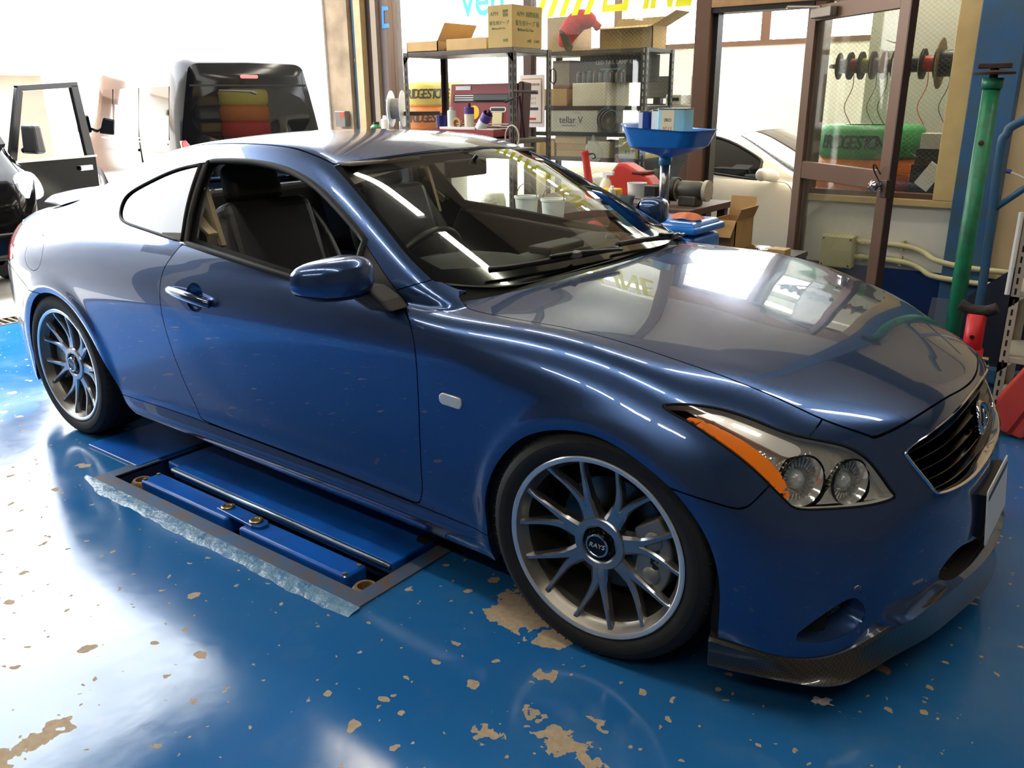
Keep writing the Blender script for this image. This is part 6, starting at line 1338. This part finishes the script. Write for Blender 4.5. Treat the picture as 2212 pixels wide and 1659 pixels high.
    o = empty('yellow_sponge', (-1.72, 1.60, .751), .3, 'yellow sponge on the front of the blue cabinet', 'sponge'); b = MB(); b.box((0, 0, .018), (.11, .06, .036)); b.build('sponge_block', mat('sponge_yellow', (222, 214, 80), .9, bump=.6, bscale=80), o, bevel=.008)
    o = empty('rag', (-1.62, 1.70, .756), 0, 'crumpled red rag on the blue cabinet', 'rag'); b = MB(); b.grid(lambda u, v: (.07*math.cos(2*PI*u)*v*(1+.2*math.sin(6*PI*u)), .05*math.sin(2*PI*u)*v, .045*(1-v*v)+.008*math.sin(10*u*PI)*v), 20, 6, cu=True); b.build('rag_cloth', mat('rag_red', (180, 60, 60), .9), o, smooth=True)
    carton('carton', 'black case standing at the left end of the blue cabinet', -2.34+.02, -2.22+.02, 1.50, 1.60, .751, .86, (40, 38, 36), tape=False)
    # oil drainer
    bl = mat('drainer_blue', (24, 112, 196), .35, noise=.15, nscale=8, coat=.3)
    d = empty('oil_drainer', (-1.06, 1.60, 0), 0, 'blue waste oil drainer with funnel pan beside the coupe bonnet', 'oil drainer')
    b = MB(); b.bb(-.17, .21, -.17, .17, .10, .80); b.build('tank', bl, d, bevel=.03, seg=4); b = MB(); b.box((.02, 0, .832), (.41, .37, .035)); b.box((.02, 0, .858), (.38, .34, .03), top=.9); b.build('tank_lid', bl, d, bevel=.012, seg=3)
    b = MB(); b.cyl((-.06, 0, .86), (-.06, 0, 1.165), .026, n=20); b.build('riser_pipe', mat('riser_steel', (150, 150, 148), .25, .9), d, smooth=True)
    b = MB(); b.cyl((-.06, 0, .865), (-.06, 0, .915), .034, .030, n=16); b.build('riser_socket', bl, d, smooth=True); b = MB(); b.lathe([(0, -.075), (.02, -.07), (.02, -.04), (.012, -.04), (.01, 0)], 14, 'x', (-.075, -.005, .905)); b.build('clamp_knob', mat('black_trim', (18, 18, 19), .35), d, auto=40)
    b = MB(); b.cyl((-.06, 0, 1.150), (-.06, 0, 1.195), .034, n=16); b.build('funnel_neck', mat('neck_blue', (56, 128, 168), .4), d, smooth=True)
    b = MB(); rings = []
    for sx, sy, z, r in ((.035, .035, 1.19, .03), (.06, .06, 1.20, .05), (.15, .12, 1.225, .08), (.185, .155, 1.245, .08), (.215, .175, 1.325, .07), (.222, .182, 1.328, .07), (.208, .168, 1.325, .07), (.175, .145, 1.25, .07), (.05, .05, 1.21, .04)):
        rings.append([(x-.045, y, z+(.028*max(0, -x/.2)**2 if z > 1.3 else 0)) for x, y in rrect(2*sx, 2*sy, min(r, sx*.99, sy*.99), 5)])
    m = len(rings[0])
    for r in rings: b.v.extend(r)
    for i in range(len(rings)-1):
        for j in range(m): b.f.append([i*m+j, i*m+(j+1) % m, (i+1)*m+(j+1) % m, (i+1)*m+j])
    b.build('funnel_pan', bl, d, auto=35)
    for x in (-.14, .18):
        for y in (-.14, .14):
            b = MB(); b.lathe([(0, -.015), (.05, -.013), (.05, .013), (0, .015)], 20, 'y', (x, y, .05)); b.build('caster', mat('black_trim', (18, 18, 19), .35), d, auto=40); b = MB(); b.bb(x-.015, x+.015, y-.02, y+.02, .05, .11); b.build('caster_fork', mat('stay_steel', (110, 100, 95), .4, .8), d)
    b = MB(); b.tube([(.222, -.06, .74), (.25, -.06, .72), (.25, .06, .72), (.222, .06, .74)], .006, 6); b.build('carry_handle', mat('chrome', (225, 225, 228), .06, 1), d)
    def tin(label, x, y, w, dd, col, h=.17, panel=None, txt=()):
        o = empty('oil_tin', (x, y, 1.262), 0, label, 'tin', 'tins in the drainer pan'); b = MB(); b.prism(rrect(w, dd, .010, 3), 0, h, 'z'); b.build('tin_body', mat('tin_%d_%d_%d' % col, col, .3, .2), o, auto=40)
        b = MB(); b.prism(rrect(w+.003, dd+.003, .010, 3), h-.004, h+.003, 'z'); b.build('tin_rim', mat('tin_rim', (176, 168, 150), .25, .9), o)
        if panel: b = MB(); b.bb(panel[0], panel[1], -dd/2-.0008, -dd/2, 0.004, h-.006); b.build('tin_label', mat('tinlab_%d_%d_%d' % panel[2], panel[2], .4), o)
        for s, sz, tx, tz, tc in txt: text_obj('print', s, sz, mat('print_%d_%d_%d' % tc, tc, .6), (tx, -dd/2-.0014, tz), Matrix(((-1, 0, 0), (0, 0, -1), (0, -1, 0))), o, .0003)
    tin('light blue and cream oil tin standing upside down in the drainer pan', -1.045, 1.545, .16, .10, (150, 206, 222), .172, (-.055, .018, (226, 214, 180)), (('ST20', .026, -.018, .075, (196, 84, 50)), ('OBE', .022, -.018, .118, (40, 40, 48))))
    tin('white and blue oil tin in the middle of the drainer pan', -1.150, 1.565, .045, .09, (206, 222, 236), .165, (-.02, .02, (240, 244, 246)))
    tin('dark blue oil tin at the left of the drainer pan', -1.215, 1.56, .06, .09, (40, 70, 150), .16, (-.028, -.005, (220, 226, 236)))
    o = empty('rag', (-.95, 1.56, .878), 0, 'crumpled orange rag on the blue drainer tank', 'rag'); b = MB(); b.grid(lambda u, v: (.085*math.cos(2*PI*u)*v*(1+.25*math.sin(5*PI*u)), .045*math.sin(2*PI*u)*v, .03*(1-v*v)+.006*math.sin(9*u*PI)*v+.004), 24, 6, cu=True); b.build('rag_cloth', mat('rag_orange', (206, 118, 84), .9, bump=.5, bscale=40), o, smooth=True)
    o = empty('rag', (-1.18, 1.47, .876), 0, 'small orange rag beside the drainer riser', 'rag'); b = MB(); b.grid(lambda u, v: (.04*math.cos(2*PI*u)*v*(1+.25*math.sin(5*PI*u)), .03*math.sin(2*PI*u)*v, .03*(1-v*v)+.004), 18, 5, cu=True); b.build('rag_cloth', mat('rag_orange', (206, 118, 84), .9, bump=.5, bscale=40), o, smooth=True)
    # trolley with cartons by the doorway
    t = empty('trolley', (-.90, 2.28, 0), 0, 'grey steel trolley in the doorway', 'trolley'); b = MB(); b.bb(-.20, .30, -.16, .20, .58, .61); b.build('trolley_deck', mat('cabinet_grey', (96, 92, 88), .5), t)
    for x in (-.18, .28):
        for y in (-.14, .18): b = MB(); b.bb(x-.015, x+.015, y-.015, y+.015, 0, .58); b.build('leg', mat('cabinet_grey', (96, 92, 88), .5), t)
    carton('carton', 'open brown carton on the trolley in the doorway', -1.09, -.93, 2.16, 2.42, .611, .80, (176, 138, 88), flaps=[('e', 1.2), ('n', 1.35), ('s', -.9)])
    for k in range(3):
        o = empty('steel_tube', (-.82, 2.24+.035*k, .611+.0), 0, 'polished steel tube lying in the doorway trolley', 'tube', 'steel tubes on the trolley'); b = MB(); b.cyl((-.07, 0, .018), (.09, 0, .018), .017, n=14); b.build('tube_wall', mat('chrome', (225, 225, 228), .06, 1), o, smooth=True)
    carton('carton', 'low torn carton on the right of the doorway trolley', -.72, -.62, 2.14, 2.24, .611, .66, (188, 156, 112), tape=False)
def make_right_side():
    gm = mat('stand_green', (20, 120, 78), .42, noise=.25, nscale=18, col2=(36, 88, 64)); rs = mat('rusty_steel', (72, 52, 44), .8, .3, noise=.3, nscale=40); rd = mat('jack_red', (196, 24, 34), .4, noise=.15, nscale=30)
    g = empty('support_stand', (.336, 1.90, 0), 0, 'tall green tubular support stand before the blue column', 'stand'); b = MB(); b.cyl((0, 0, .03), (0, 0, 1.52), .037, n=20); b.build('stand_tube', gm, g, smooth=True); b = MB(); b.cyl((0, 0, 1.515), (0, 0, 1.56), .044, n=20); b.build('collar', gm, g, smooth=True)
    b = MB(); b.cyl((0, 0, 1.55), (0, 0, 1.615), .018, n=12); b.build('screw_rod', rs, g); b = MB(); b.lathe([(.02, 1.578), (.085, 1.575), (.088, 1.584), (.03, 1.592)], 20, 'z'); b.build('hand_wheel', rs, g, auto=40); b = MB(); b.bb(-.065, .065, -.03, .03, 1.60, 1.622); b.build('saddle', rs, g, bevel=.004)
    b = MB(); b.box((0, 0, .015), (.16, .16, .03)); b.build('foot_plate', gm, g); b = MB(); b.lathe([(0, -.046), (.012, -.045), (.012, -.036)], 12, 'y', (0, 0, 1.28)); b.build('lock_bolt', rs, g)
    j = empty('jack_stand', (.476, 1.58, 0), 0, 'red jack stand with black saddle beside the coupe nose', 'jack stand'); b = MB(); b.cyl((0, 0, .30), (0, 0, .56), .040, n=18); b.build('ratchet_post', rd, j, smooth=True); b = MB(); b.cyl((0, 0, .10), (0, 0, .40), .050, n=18); b.build('socket', rd, j, smooth=True)
    b = MB(); b.lathe([(0, -.0445), (.010, -.044), (.010, -.03)], 12, 'y', (0.0, 0, .46)); b.build('pin_hole', mat('slot_black', (8, 8, 8), .8), j); b = MB(); b.cyl((.04, 0, .36), (.075, 0, .36), .009, n=8); b.build('lock_pin', mat('bolt_brass', (150, 132, 92), .35, .9), j)
    b = MB(); b.tube(bez([(-.075, 0, .595), (-.03, 0, .575), (.03, 0, .575), (.075, 0, .595)], 5), .026, 8); b.build('saddle', mat('saddle_black', (40, 32, 28), .8, bump=.8, bscale=40), j, smooth=True)
    for k in range(3):
        a = 2*PI*k/3+.5; b = MB(); b.tube([(.03*math.cos(a), .03*math.sin(a), .30), (.13*math.cos(a), .13*math.sin(a), .012)], .018, 8); b.build('leg', rd, j, smooth=True)
    bm = mat('frame_blue', (40, 88, 128), .45, noise=.25, nscale=20, col2=(60, 86, 104))
    f = empty('tube_trolley', (.365, 2.37, 0), 0, 'blue tubular trolley frame leaning beside the green stand', 'trolley'); b = MB(); b.tube(bez([(.0, 0, .10), (.0, 0, .60), (-.02, 0, 1.20), (-.005, 0, 1.30), (.06, 0, 1.37), (.5, 0, 1.60)], 6), .022, 12); b.build('frame_tube', bm, f, smooth=True); b = MB(); b.tube([(-.01, 0, .93), (.11, 0, 1.04), (.4, 0, 1.22)], .016, 10); b.build('brace_tube', bm, f, smooth=True)
    b = MB(); b.tube([(.16, 0, .30), (.17, 0, 1.44)], .020, 12); b.build('frame_tube', bm, f, smooth=True); b = MB(); b.bb(-.03, .40, -.04, .04, .04, .10); b.build('base_bar', bm, f); b = MB(); b.tube(bez([(.04, -.01, 1.12), (.10, -.05, 1.10), (.15, -.06, 1.06)], 5), .006, 6); b.build('cable', mat('hose_pale', (168, 160, 142), .5), f); b = MB(); b.cyl((.02, -.01, 1.125), (.045, -.01, 1.122), .010, n=8); b.build('cable_plug', mat('plug_blue', (40, 50, 130), .4), f)
    for x in (.0, .35):
        b = MB(); b.lathe([(0, -.02), (.05, -.018), (.05, .018), (0, .02)], 18, 'y', (x, 0, .05)); b.build('caster', mat('black_trim', (18, 18, 19), .35), f, auto=40)
    o = empty('board', (.42, 2.50, 0), 0, 'dark navy board leaning against the wall beyond the jack stand', 'board'); b = MB(); b.prism([(-.16, 0), (.9, 0), (.9, .95), (.26, .80), (-.14, .44)], -.012, .012, 'y'); q = b.build('board_sheet', mat('board_navy', (22, 26, 48), .55), o); o.rotation_euler = (-.12, 0, 0)
    o = empty('parts_bag', (.21, 2.30, .0), 0, 'clear bag of small parts standing at the blue wall', 'bag'); b = MB(); b.grid(lambda u, v: (.075*math.cos(2*PI*u)*(1-.25*v*v)+.008*math.sin(11*u), .04*math.sin(2*PI*u)*(1-.9*v)+.006*math.sin(9*u), .0+.46*v), 22, 10, cu=True); b.build('bag_film', glass_mat('bag_film_grey', (.85, .85, .85), 1.4, .1, .10, (.6, .6, .6)), o, smooth=True); b = MB(); b.box((0, 0, .15), (.08, .03, .26)); b.build('bag_parts', mat('bag_content', (140, 138, 136), .4, .5, noise=.6, nscale=30), o, bevel=.02)
    st = mat('angle_steel', (186, 178, 160), .5, .2); sl = mat('slot_light', (24, 22, 22), .8)
    r = rack('parts_rack', 'pale slotted angle shelf at the right edge of the workshop', .553, 1.45, 1.90, 2.28, .965, (.06, .30, .62), st, sl)
    b = MB(); b.cyl((-.012, -.012, .60), (-.012, -.012, .98), .011, n=8); b.build('white_cable_cover', mat('sticker_white', (235, 232, 228), .5), r)
    carton('parts_tin', 'pale green parts box on the right-hand angle shelf', .66, .86, 1.94, 2.10, .301, .36, (150, 176, 140), tape=False)
    carton('parts_tin', 'tan paper parcel on the right-hand angle shelf', .66, .84, 1.95, 2.10, .361, .42, (206, 178, 120), tape=False)
    o = empty('red_case', (.715, 1.66, 0), 0, 'red plastic case leaning at the right edge of the workshop', 'case'); rc = mat('case_red_pink', (212, 76, 68), .5)
    b = MB(); b.prism([(-.10, .03), (.02, 0), (.18, .36), (.13, .42), (.02, .42), (-.11, .17)], -.05, .05, 'y'); b.build('case_shell', rc, o, bevel=.015, seg=3); b = MB(); b.prism([(-.045, .02), (-.03, .015), (.125, .38), (.11, .385)], -.054, .054, 'y'); b.build('case_seam', mat('seam_red', (130, 32, 34), .5), o)
    o = empty('paper_scrap', (.592, -.698, 0), .5, 'crumpled white paper scrap on the floor before the bumper', 'paper'); b = MB(); b.grid(lambda u, v: (.045*(u-.5)+.006*math.sin(9*v), .03*(v-.5)+.004*math.sin(11*u), .002+.006*abs(math.sin(5*u)*math.cos(4*v))), 8, 6); b.build('scrap_sheet', mat('sticker_white', (235, 232, 228), .5), o)
# ------------------------------------------------------------------ other vehicles
def van(name, label, loc, rz, open_door=False, detail='rear'):
    v = empty(name, loc, rz, label, 'van'); bp = mat('black_van_paint', (6, 6, 8), .10, 0, spec=.28); gl = mat('van_dark_glass', (7, 8, 9), .03, 0, spec=.35); rub = mat('rubber_seal', (12, 12, 12), .6); chrome = mat('chrome', (225, 225, 228), .06, 1)
    # stations: x, half width, z low, z shoulder, z roof, roof half width
    S = [(0.0, .78, .42, 1.02, 1.80, .60), (.02, .82, .34, 1.03, 1.90, .66), (.10, .84, .30, 1.05, 1.955, .70), (.4, .845, .28, 1.05, 1.98, .72), (2.0, .845, .28, 1.04, 1.98, .72), (3.2, .845, .28, 1.03, 1.965, .72), (3.55, .845, .28, 1.02, 1.90, .70), (3.95, .84, .28, 1.00, 1.55, .70), (4.28, .82, .28, .98, 1.14, .72), (4.52, .78, .28, .92, 1.00, .70), (4.66, .70, .30, .74, .84, .62), (4.70, .62, .36, .60, .70, .55)]
    def sec(st):
        x, w, zl, zs, zr, rw = st; P = []
        for t in np.linspace(0, 1, 5): P.append((x, w-.05*(1-t)**2, zl+(zs-zl)*t))
        for t in np.linspace(.2, 1, 5): P.append((x, w+(rw-w)*t**1.15, zs+(zr-.10-zs)*t))
        for t in np.linspace(.25, 1, 4): a = t*PI/2; P.append((x, rw-.13*(1-math.cos(a)), zr-.10+.09*math.sin(a)))
        P.append((x, 0, zr)); return P
    b = MB(); rows = [[p for p in sec(s)]+[(x, -y, z) for x, y, z in sec(s)[-2::-1]] for s in S]; m = len(rows[0])
    for r in rows: b.v.extend(r)
    for i in range(len(S)-1):
        for j in range(m-1): b.f.append([i*m+j, (i+1)*m+j, (i+1)*m+j+1, i*m+j+1])
        b.f.append([i*m, i*m+m-1, (i+1)*m+m-1, (i+1)*m])
    b.f.append(list(range(m))); b.f.append([(len(S)-1)*m+j for j in range(m)][::-1]); b.build('body', bp, v, auto=35)
    # side windows and door lines
    for s in (-1, 1):
        for x0, x1 in ((.35, 1.45), (1.52, 2.62), (2.70, 3.45)):
            b = MB(); t = .006
            q = [(x0, 1.10), (x1, 1.10), (x1-(.25 if x1 > 3 else .02), 1.66), (x0+.03, 1.66)]
            yy = lambda z: (.845+(.72-.845)*((z-1.05)/(.83))**1.15)
            V = [(x, s*(yy(z)+.004), z) for x, z in q]+[(x, s*(yy(z)-.02), z) for x, z in q]
            b.add(V, [[0, 1, 2, 3], [4, 7, 6, 5], [0, 4, 5, 1], [1, 5, 6, 2], [2, 6, 7, 3], [3, 7, 4, 0]]); b.build('side_window', gl, v)
        b = MB(); b.bb(1.50, 1.508, min(s*.80, s*.850), max(s*.80, s*.850), .40, 1.08); b.build('door_line', rub, v); b = MB(); b.bb(.4, 3.3, min(s*.84, s*.852), max(s*.84, s*.852), 1.045, 1.06); b.build('belt_strip', chrome, v)
        b = MB(); b.bb(1.56, 1.70, min(s*.845, s*.865), max(s*.845, s*.865), .93, .965); b.build('door_handle', chrome, v, bevel=.006)
    # rear: hatch glass, high brake lamp, wiper, tail lamps, bumper
    b = MB(); q = [(-.70, 1.07), (.70, 1.07), (.655, 1.64), (-.655, 1.64)]
    b.prism([(y, z) for y, z in chaikin(q, 2)], -.004, .02, 'x'); rw = b.build('rear_window', gl, v); rw.location = (.0, 0, 0); rw.rotation_euler = (0, 0, 0)
    b = MB(); b.bb(-.62, .62, -.002, .0, 0, 0) if False else b.bb(-.008, .03, -.66, .66, 1.655, 1.675); b.build('hatch_line', rub, v)
    b = MB(); b.prism(rrect(.20, .036, .016), -.012, .03, 'x'); o = b.build('brake_lamp', mat('lamp_red_pale', (206, 92, 92), .3), v, bevel=.004); o.location = (-.004, 0, 1.755)
    b = MB(); b.tube([(-.012, -.06, 1.585), (-.03, .0, 1.60), (-.022, .36, 1.615)], [.02, .012, .007], 8); b.build('rear_wiper', mat('wiper_black', (14, 14, 15), .4), v, smooth=True)
    for s in (-1, 1):
        b = MB(); b.prism([(s*.70, .76), (s*.825, .76), (s*.82, 1.10), (s*.775, 1.11), (s*.70, 1.0)], -.02, .06, 'x'); b.build('tail_lamp', mat('red_lens', (190, 20, 25), .12, coat=1), v, bevel=.008)
    b = MB(); b.bb(-.06, .10, -.82, .82, .32, .58); b.build('rear_bumper', bp, v, bevel=.03, seg=3); b = MB(); b.bb(-.012, .02, -.16, .16, .80, .94); b.build('plate_recess', mat('plate_white', (226, 226, 220), .35), v)
    # front: windscreen, lamps, bumper, mirrors
    b = MB(); V = [(3.62, -.66, 1.86), (3.62, .66, 1.86), (4.24, .72, 1.17), (4.24, -.72, 1.17)]; b.add([(x+.012, y, z+.01) for x, y, z in V]+[(x-.02, y, z-.02) for x, y, z in V], [[0, 1, 2, 3], [4, 7, 6, 5], [0, 4, 5, 1], [1, 5, 6, 2], [2, 6, 7, 3], [3, 7, 4, 0]]); b.build('windscreen', gl, v)
    for s in (-1, 1):
        h = empty('headlamp', (4.50, s*.66, .82)); h.parent = v
        b = MB(); b.prism(chaikin([(-.14, -.10), (.12, -.12), (.16, .02), (.10, .13), (-.10, .12)], 2), 0, .10, 'x'); o = b.build('lamp_chrome', mat('lamp_chrome', (235, 235, 232), .12, 1), h, bevel=.01); o.rotation_euler = (0, -.35, s*.45)
        b = MB(); b.lathe([(.055, .06), (.04, .10), (.0, .108)], 20, 'x'); o = b.build('lamp_bulb', mat('projector_glass', (205, 210, 205), .05, .2, 1), h, smooth=True); o.rotation_euler = (0, -.2, s*.3)
        if not (open_door and s > 0):
            mr = empty('door_mirror', (3.62, s*.98, 1.22)); mr.parent = v; b = MB(); b.box((0, 0, 0), (.10, .18, .24), top=.85); b.build('mirror_case', bp, mr, bevel=.03, seg=3); b = MB(); b.tube([(0, -s*.08, -.06), (.02, -s*.16, -.10)], .02, 8); b.build('mirror_stay', rub, mr)
        for x in (.95, 3.85):
            w = empty('wheel', (x, s*.74, .33)); w.parent = v; b = MB(); b.lathe([(.20, -.09), (.30, -.095), (.325, -.07), (.33, 0), (.325, .07), (.30, .095), (.20, .09)], 40, 'y'); b.build('tyre', mat('tyre_rubber', (24, 23, 22), .72), w, auto=40); b = MB(); b.lathe([(0, s*.06), (.06, s*.07), (.19, s*.05), (.205, s*.09), (.205, -s*.05)], 32, 'y'); b.build('rim', mat('gunmetal_rim', (142, 143, 146), .24, 1), w, auto=30)
    b = MB(); b.prism([(-.70, .30), (.70, .30), (.74, .52), (-.74, .52)], 4.55, 4.74, 'x'); b.build('front_bumper', bp, v, bevel=.05, seg=4)
    for k in range(3):
        b = MB(); b.bb(4.60, 4.69, -.42, .42, .60+.05*k, .625+.05*k); b.build('grille_bar', chrome, v, bevel=.006)
    if open_door:
        d = empty('front_door', (3.90, .84, 0)); d.parent = v; d.rotation_euler = (0, 0, math.radians(-72))
        # local: x runs back from the hinge (negative), y outward skin
        def Lq(pts, y0, y1, nm, m, par, **k):
            b = MB(); b.prism(pts, y0, y1, 'y'); return b.build(nm, m, par, **k)
        sk = Lq([(-.02, .34), (-.98, .34), (-1.0, 1.02), (-.02, 1.0)], -.03, .03, 'door_skin', bp, d, bevel=.012)
        fr = mat('door_frame_black', (20, 20, 22), .3)
        for pts in ([(-.02, 1.0), (-.10, 1.0), (-.30, 1.60), (-.24, 1.63)], [(-.90, 1.0), (-1.0, 1.0), (-.93, 1.66), (-.84, 1.66)], [(-.25, 1.60), (-.93, 1.64), (-.93, 1.69), (-.24, 1.65)]): Lq(pts, -.02, .02, 'window_frame', fr, d, bevel=.005)
        b = MB(); b.prism([(-.10, 1.02), (-.90, 1.02), (-.84, 1.62), (-.29, 1.60)], -.003, .003, 'y'); b.build('door_glass', glass_mat('van_clear_glass', (.75, .78, .78), 1.5), d)
        b = MB(); b.bb(-.92, -.76, .03, .06, .88, .93); b.build('door_handle', chrome, d, bevel=.01); b = MB(); b.bb(-1.0, -.04, .03, .042, 1.0, 1.018); b.build('belt_strip', chrome, d)
        mr = empty('door_mirror', (-.18, .16, 1.20)); mr.parent = d; b = MB(); b.box((0, 0, 0), (.12, .17, .25), top=.85); b.build('mirror_case', mat('mirror_grey', (40, 40, 42), .35), mr, bevel=.03, seg=3); b = MB(); b.tube([(0, -.13, -.10), (0, -.04, -.07)], .025, 8); b.build('mirror_stay', rub, mr)
    return v
def make_white_car():
    wp = mat('white_pearl_paint', (236, 228, 208), .3, 0, 1.0); gl = mat('coupe_dark_glass', (12, 13, 14), .04, 0); blk = mat('black_trim', (18, 18, 19), .35)
    c = empty('sports_car', (-.75, 5.08, 0), 0, 'cream white sports car parked in the showroom beyond the doorway', 'car')
    c.scale = (.95, .95, .93)
    xs = np.arange(-3.46, .60, .03); ph = np.radians(np.arange(-40, 90.1, 1.6)); X, Ph = np.meshgrid(xs, ph, indexing='ij'); O = np.stack([X.ravel(), np.zeros(X.size), np.full(X.size, .6)], 1); D = np.stack([np.zeros(X.size), -np.cos(Ph.ravel()), np.sin(Ph.ravel())], 1)
    sd = (root(f_body, O, D, 0, 1.4, 18), grid_tris(len(xs), len(ph)))
    dw = XZ(chaikin(DWIN, 1)); qw = XZ(chaikin(QWIN, 1)); ws = XY(chaikin(WS, 1)); bk = XY(chaikin(BACKL, 1)); do = XZ(chaikin(DOOR, 1)); fa = XZ(FARCH); ra = XZ(RARCH)
    nz = lambda V: V[:, 2]-.19
    for mir in (False, True):
        panel('body_side', sd, [(dw, -1, 0), (qw, -1, 0), (ws, -1, 0), (bk, -1, 0), (do, -1, .003), (fa, -1, 0), (ra, -1, 0), (nz, -1, 0)], wp, c, f_body, mirror=mir)
        panel('door', sd, [(do, 1, .003)], wp, c, f_body, mirror=mir)
        panel('door_glass', sd, [(dw, 1, 0)], gl, c, f_body, off=-.006, flange=0, mirror=mir); panel('quarter_glass', sd, [(qw, 1, 0)], gl, c, f_body, off=-.006, flange=0, mirror=mir); panel('windshield', sd, [(ws, 1, 0)], gl, c, f_body, off=-.004, flange=0, mirror=mir); panel('rear_window', sd, [(bk, 1, 0)], gl, c, f_body, off=-.004, flange=0, mirror=mir)
        sg = 1 if mir else -1
        b = MB(); b.tube(surf_xz(chaikin(DWIN, 1), off=.0, side=sg).tolist(), .012, 6, closed=True); b.build('window_seal', blk, c, smooth=True)
        b = MB(); b.tube(bez([(-.80, sg*.83, .93), (-.83, sg*.90, .955), (-.85, sg*1.0, .965), (-.86, sg*1.06, .96)], 5), [.035]*3+[.05]*10+[.045, .04, .03], 14, flat=1.1); b.build('door_mirror', wp, c, smooth=True)
        for ax in (0, -2.85):
            b = MB(); b.lathe([(.20, -.09), (.31, -.095), (.335, -.07), (.338, 0), (.335, .07), (.31, .095), (.20, .09)], 32, 'y', (ax, sg*.78, .345)); w = b.build('tyre', mat('tyre_rubber', (24, 23, 22), .72), c, auto=40)
            b = MB(); b.lathe([(0, sg*.07), (.2, sg*.06), (.21, sg*.09)], 24, 'y', (ax, sg*.78, .345)); b.build('rim', mat('gunmetal_rim', (142, 143, 146), .24, 1), w, auto=30)
    fb = base_fan(.10, .46, -90, 90, -35, 40, 3, 3, f_body); panel('front_bumper', fb, [(lambda V: V[:, 0]-.56, -1, 0)], wp, c, f_body, flange=0)
    rf = base_fan(-3.0, .6, -90, 90, -30, 40, 3, 3, f_body, sgn=-1); panel('rear_bumper', rf, [(lambda V: V[:, 0]+3.42, 1, 0)], wp, c, f_body, flange=0)
    b = MB(); b.bb(-3.3, .5, -.78, .78, .19, .21); b.build('floor_pan', blk, c)
# ------------------------------------------------------------------ build
make_room(); make_lights(); make_lift(); make_drain()
make_coupe()
van('van', 'black passenger van parked outside with its tailgate towards the shop', (-7.28, 3.556, -.012), PI-.26)
van('van', 'black van facing the shop with its front door open', (-11.0, -.05, -.012), 0, True)
make_white_car(); make_door(); make_rack_area(); make_window_print(); make_showroom(); make_wall_services(); make_bench_area(); make_right_side()
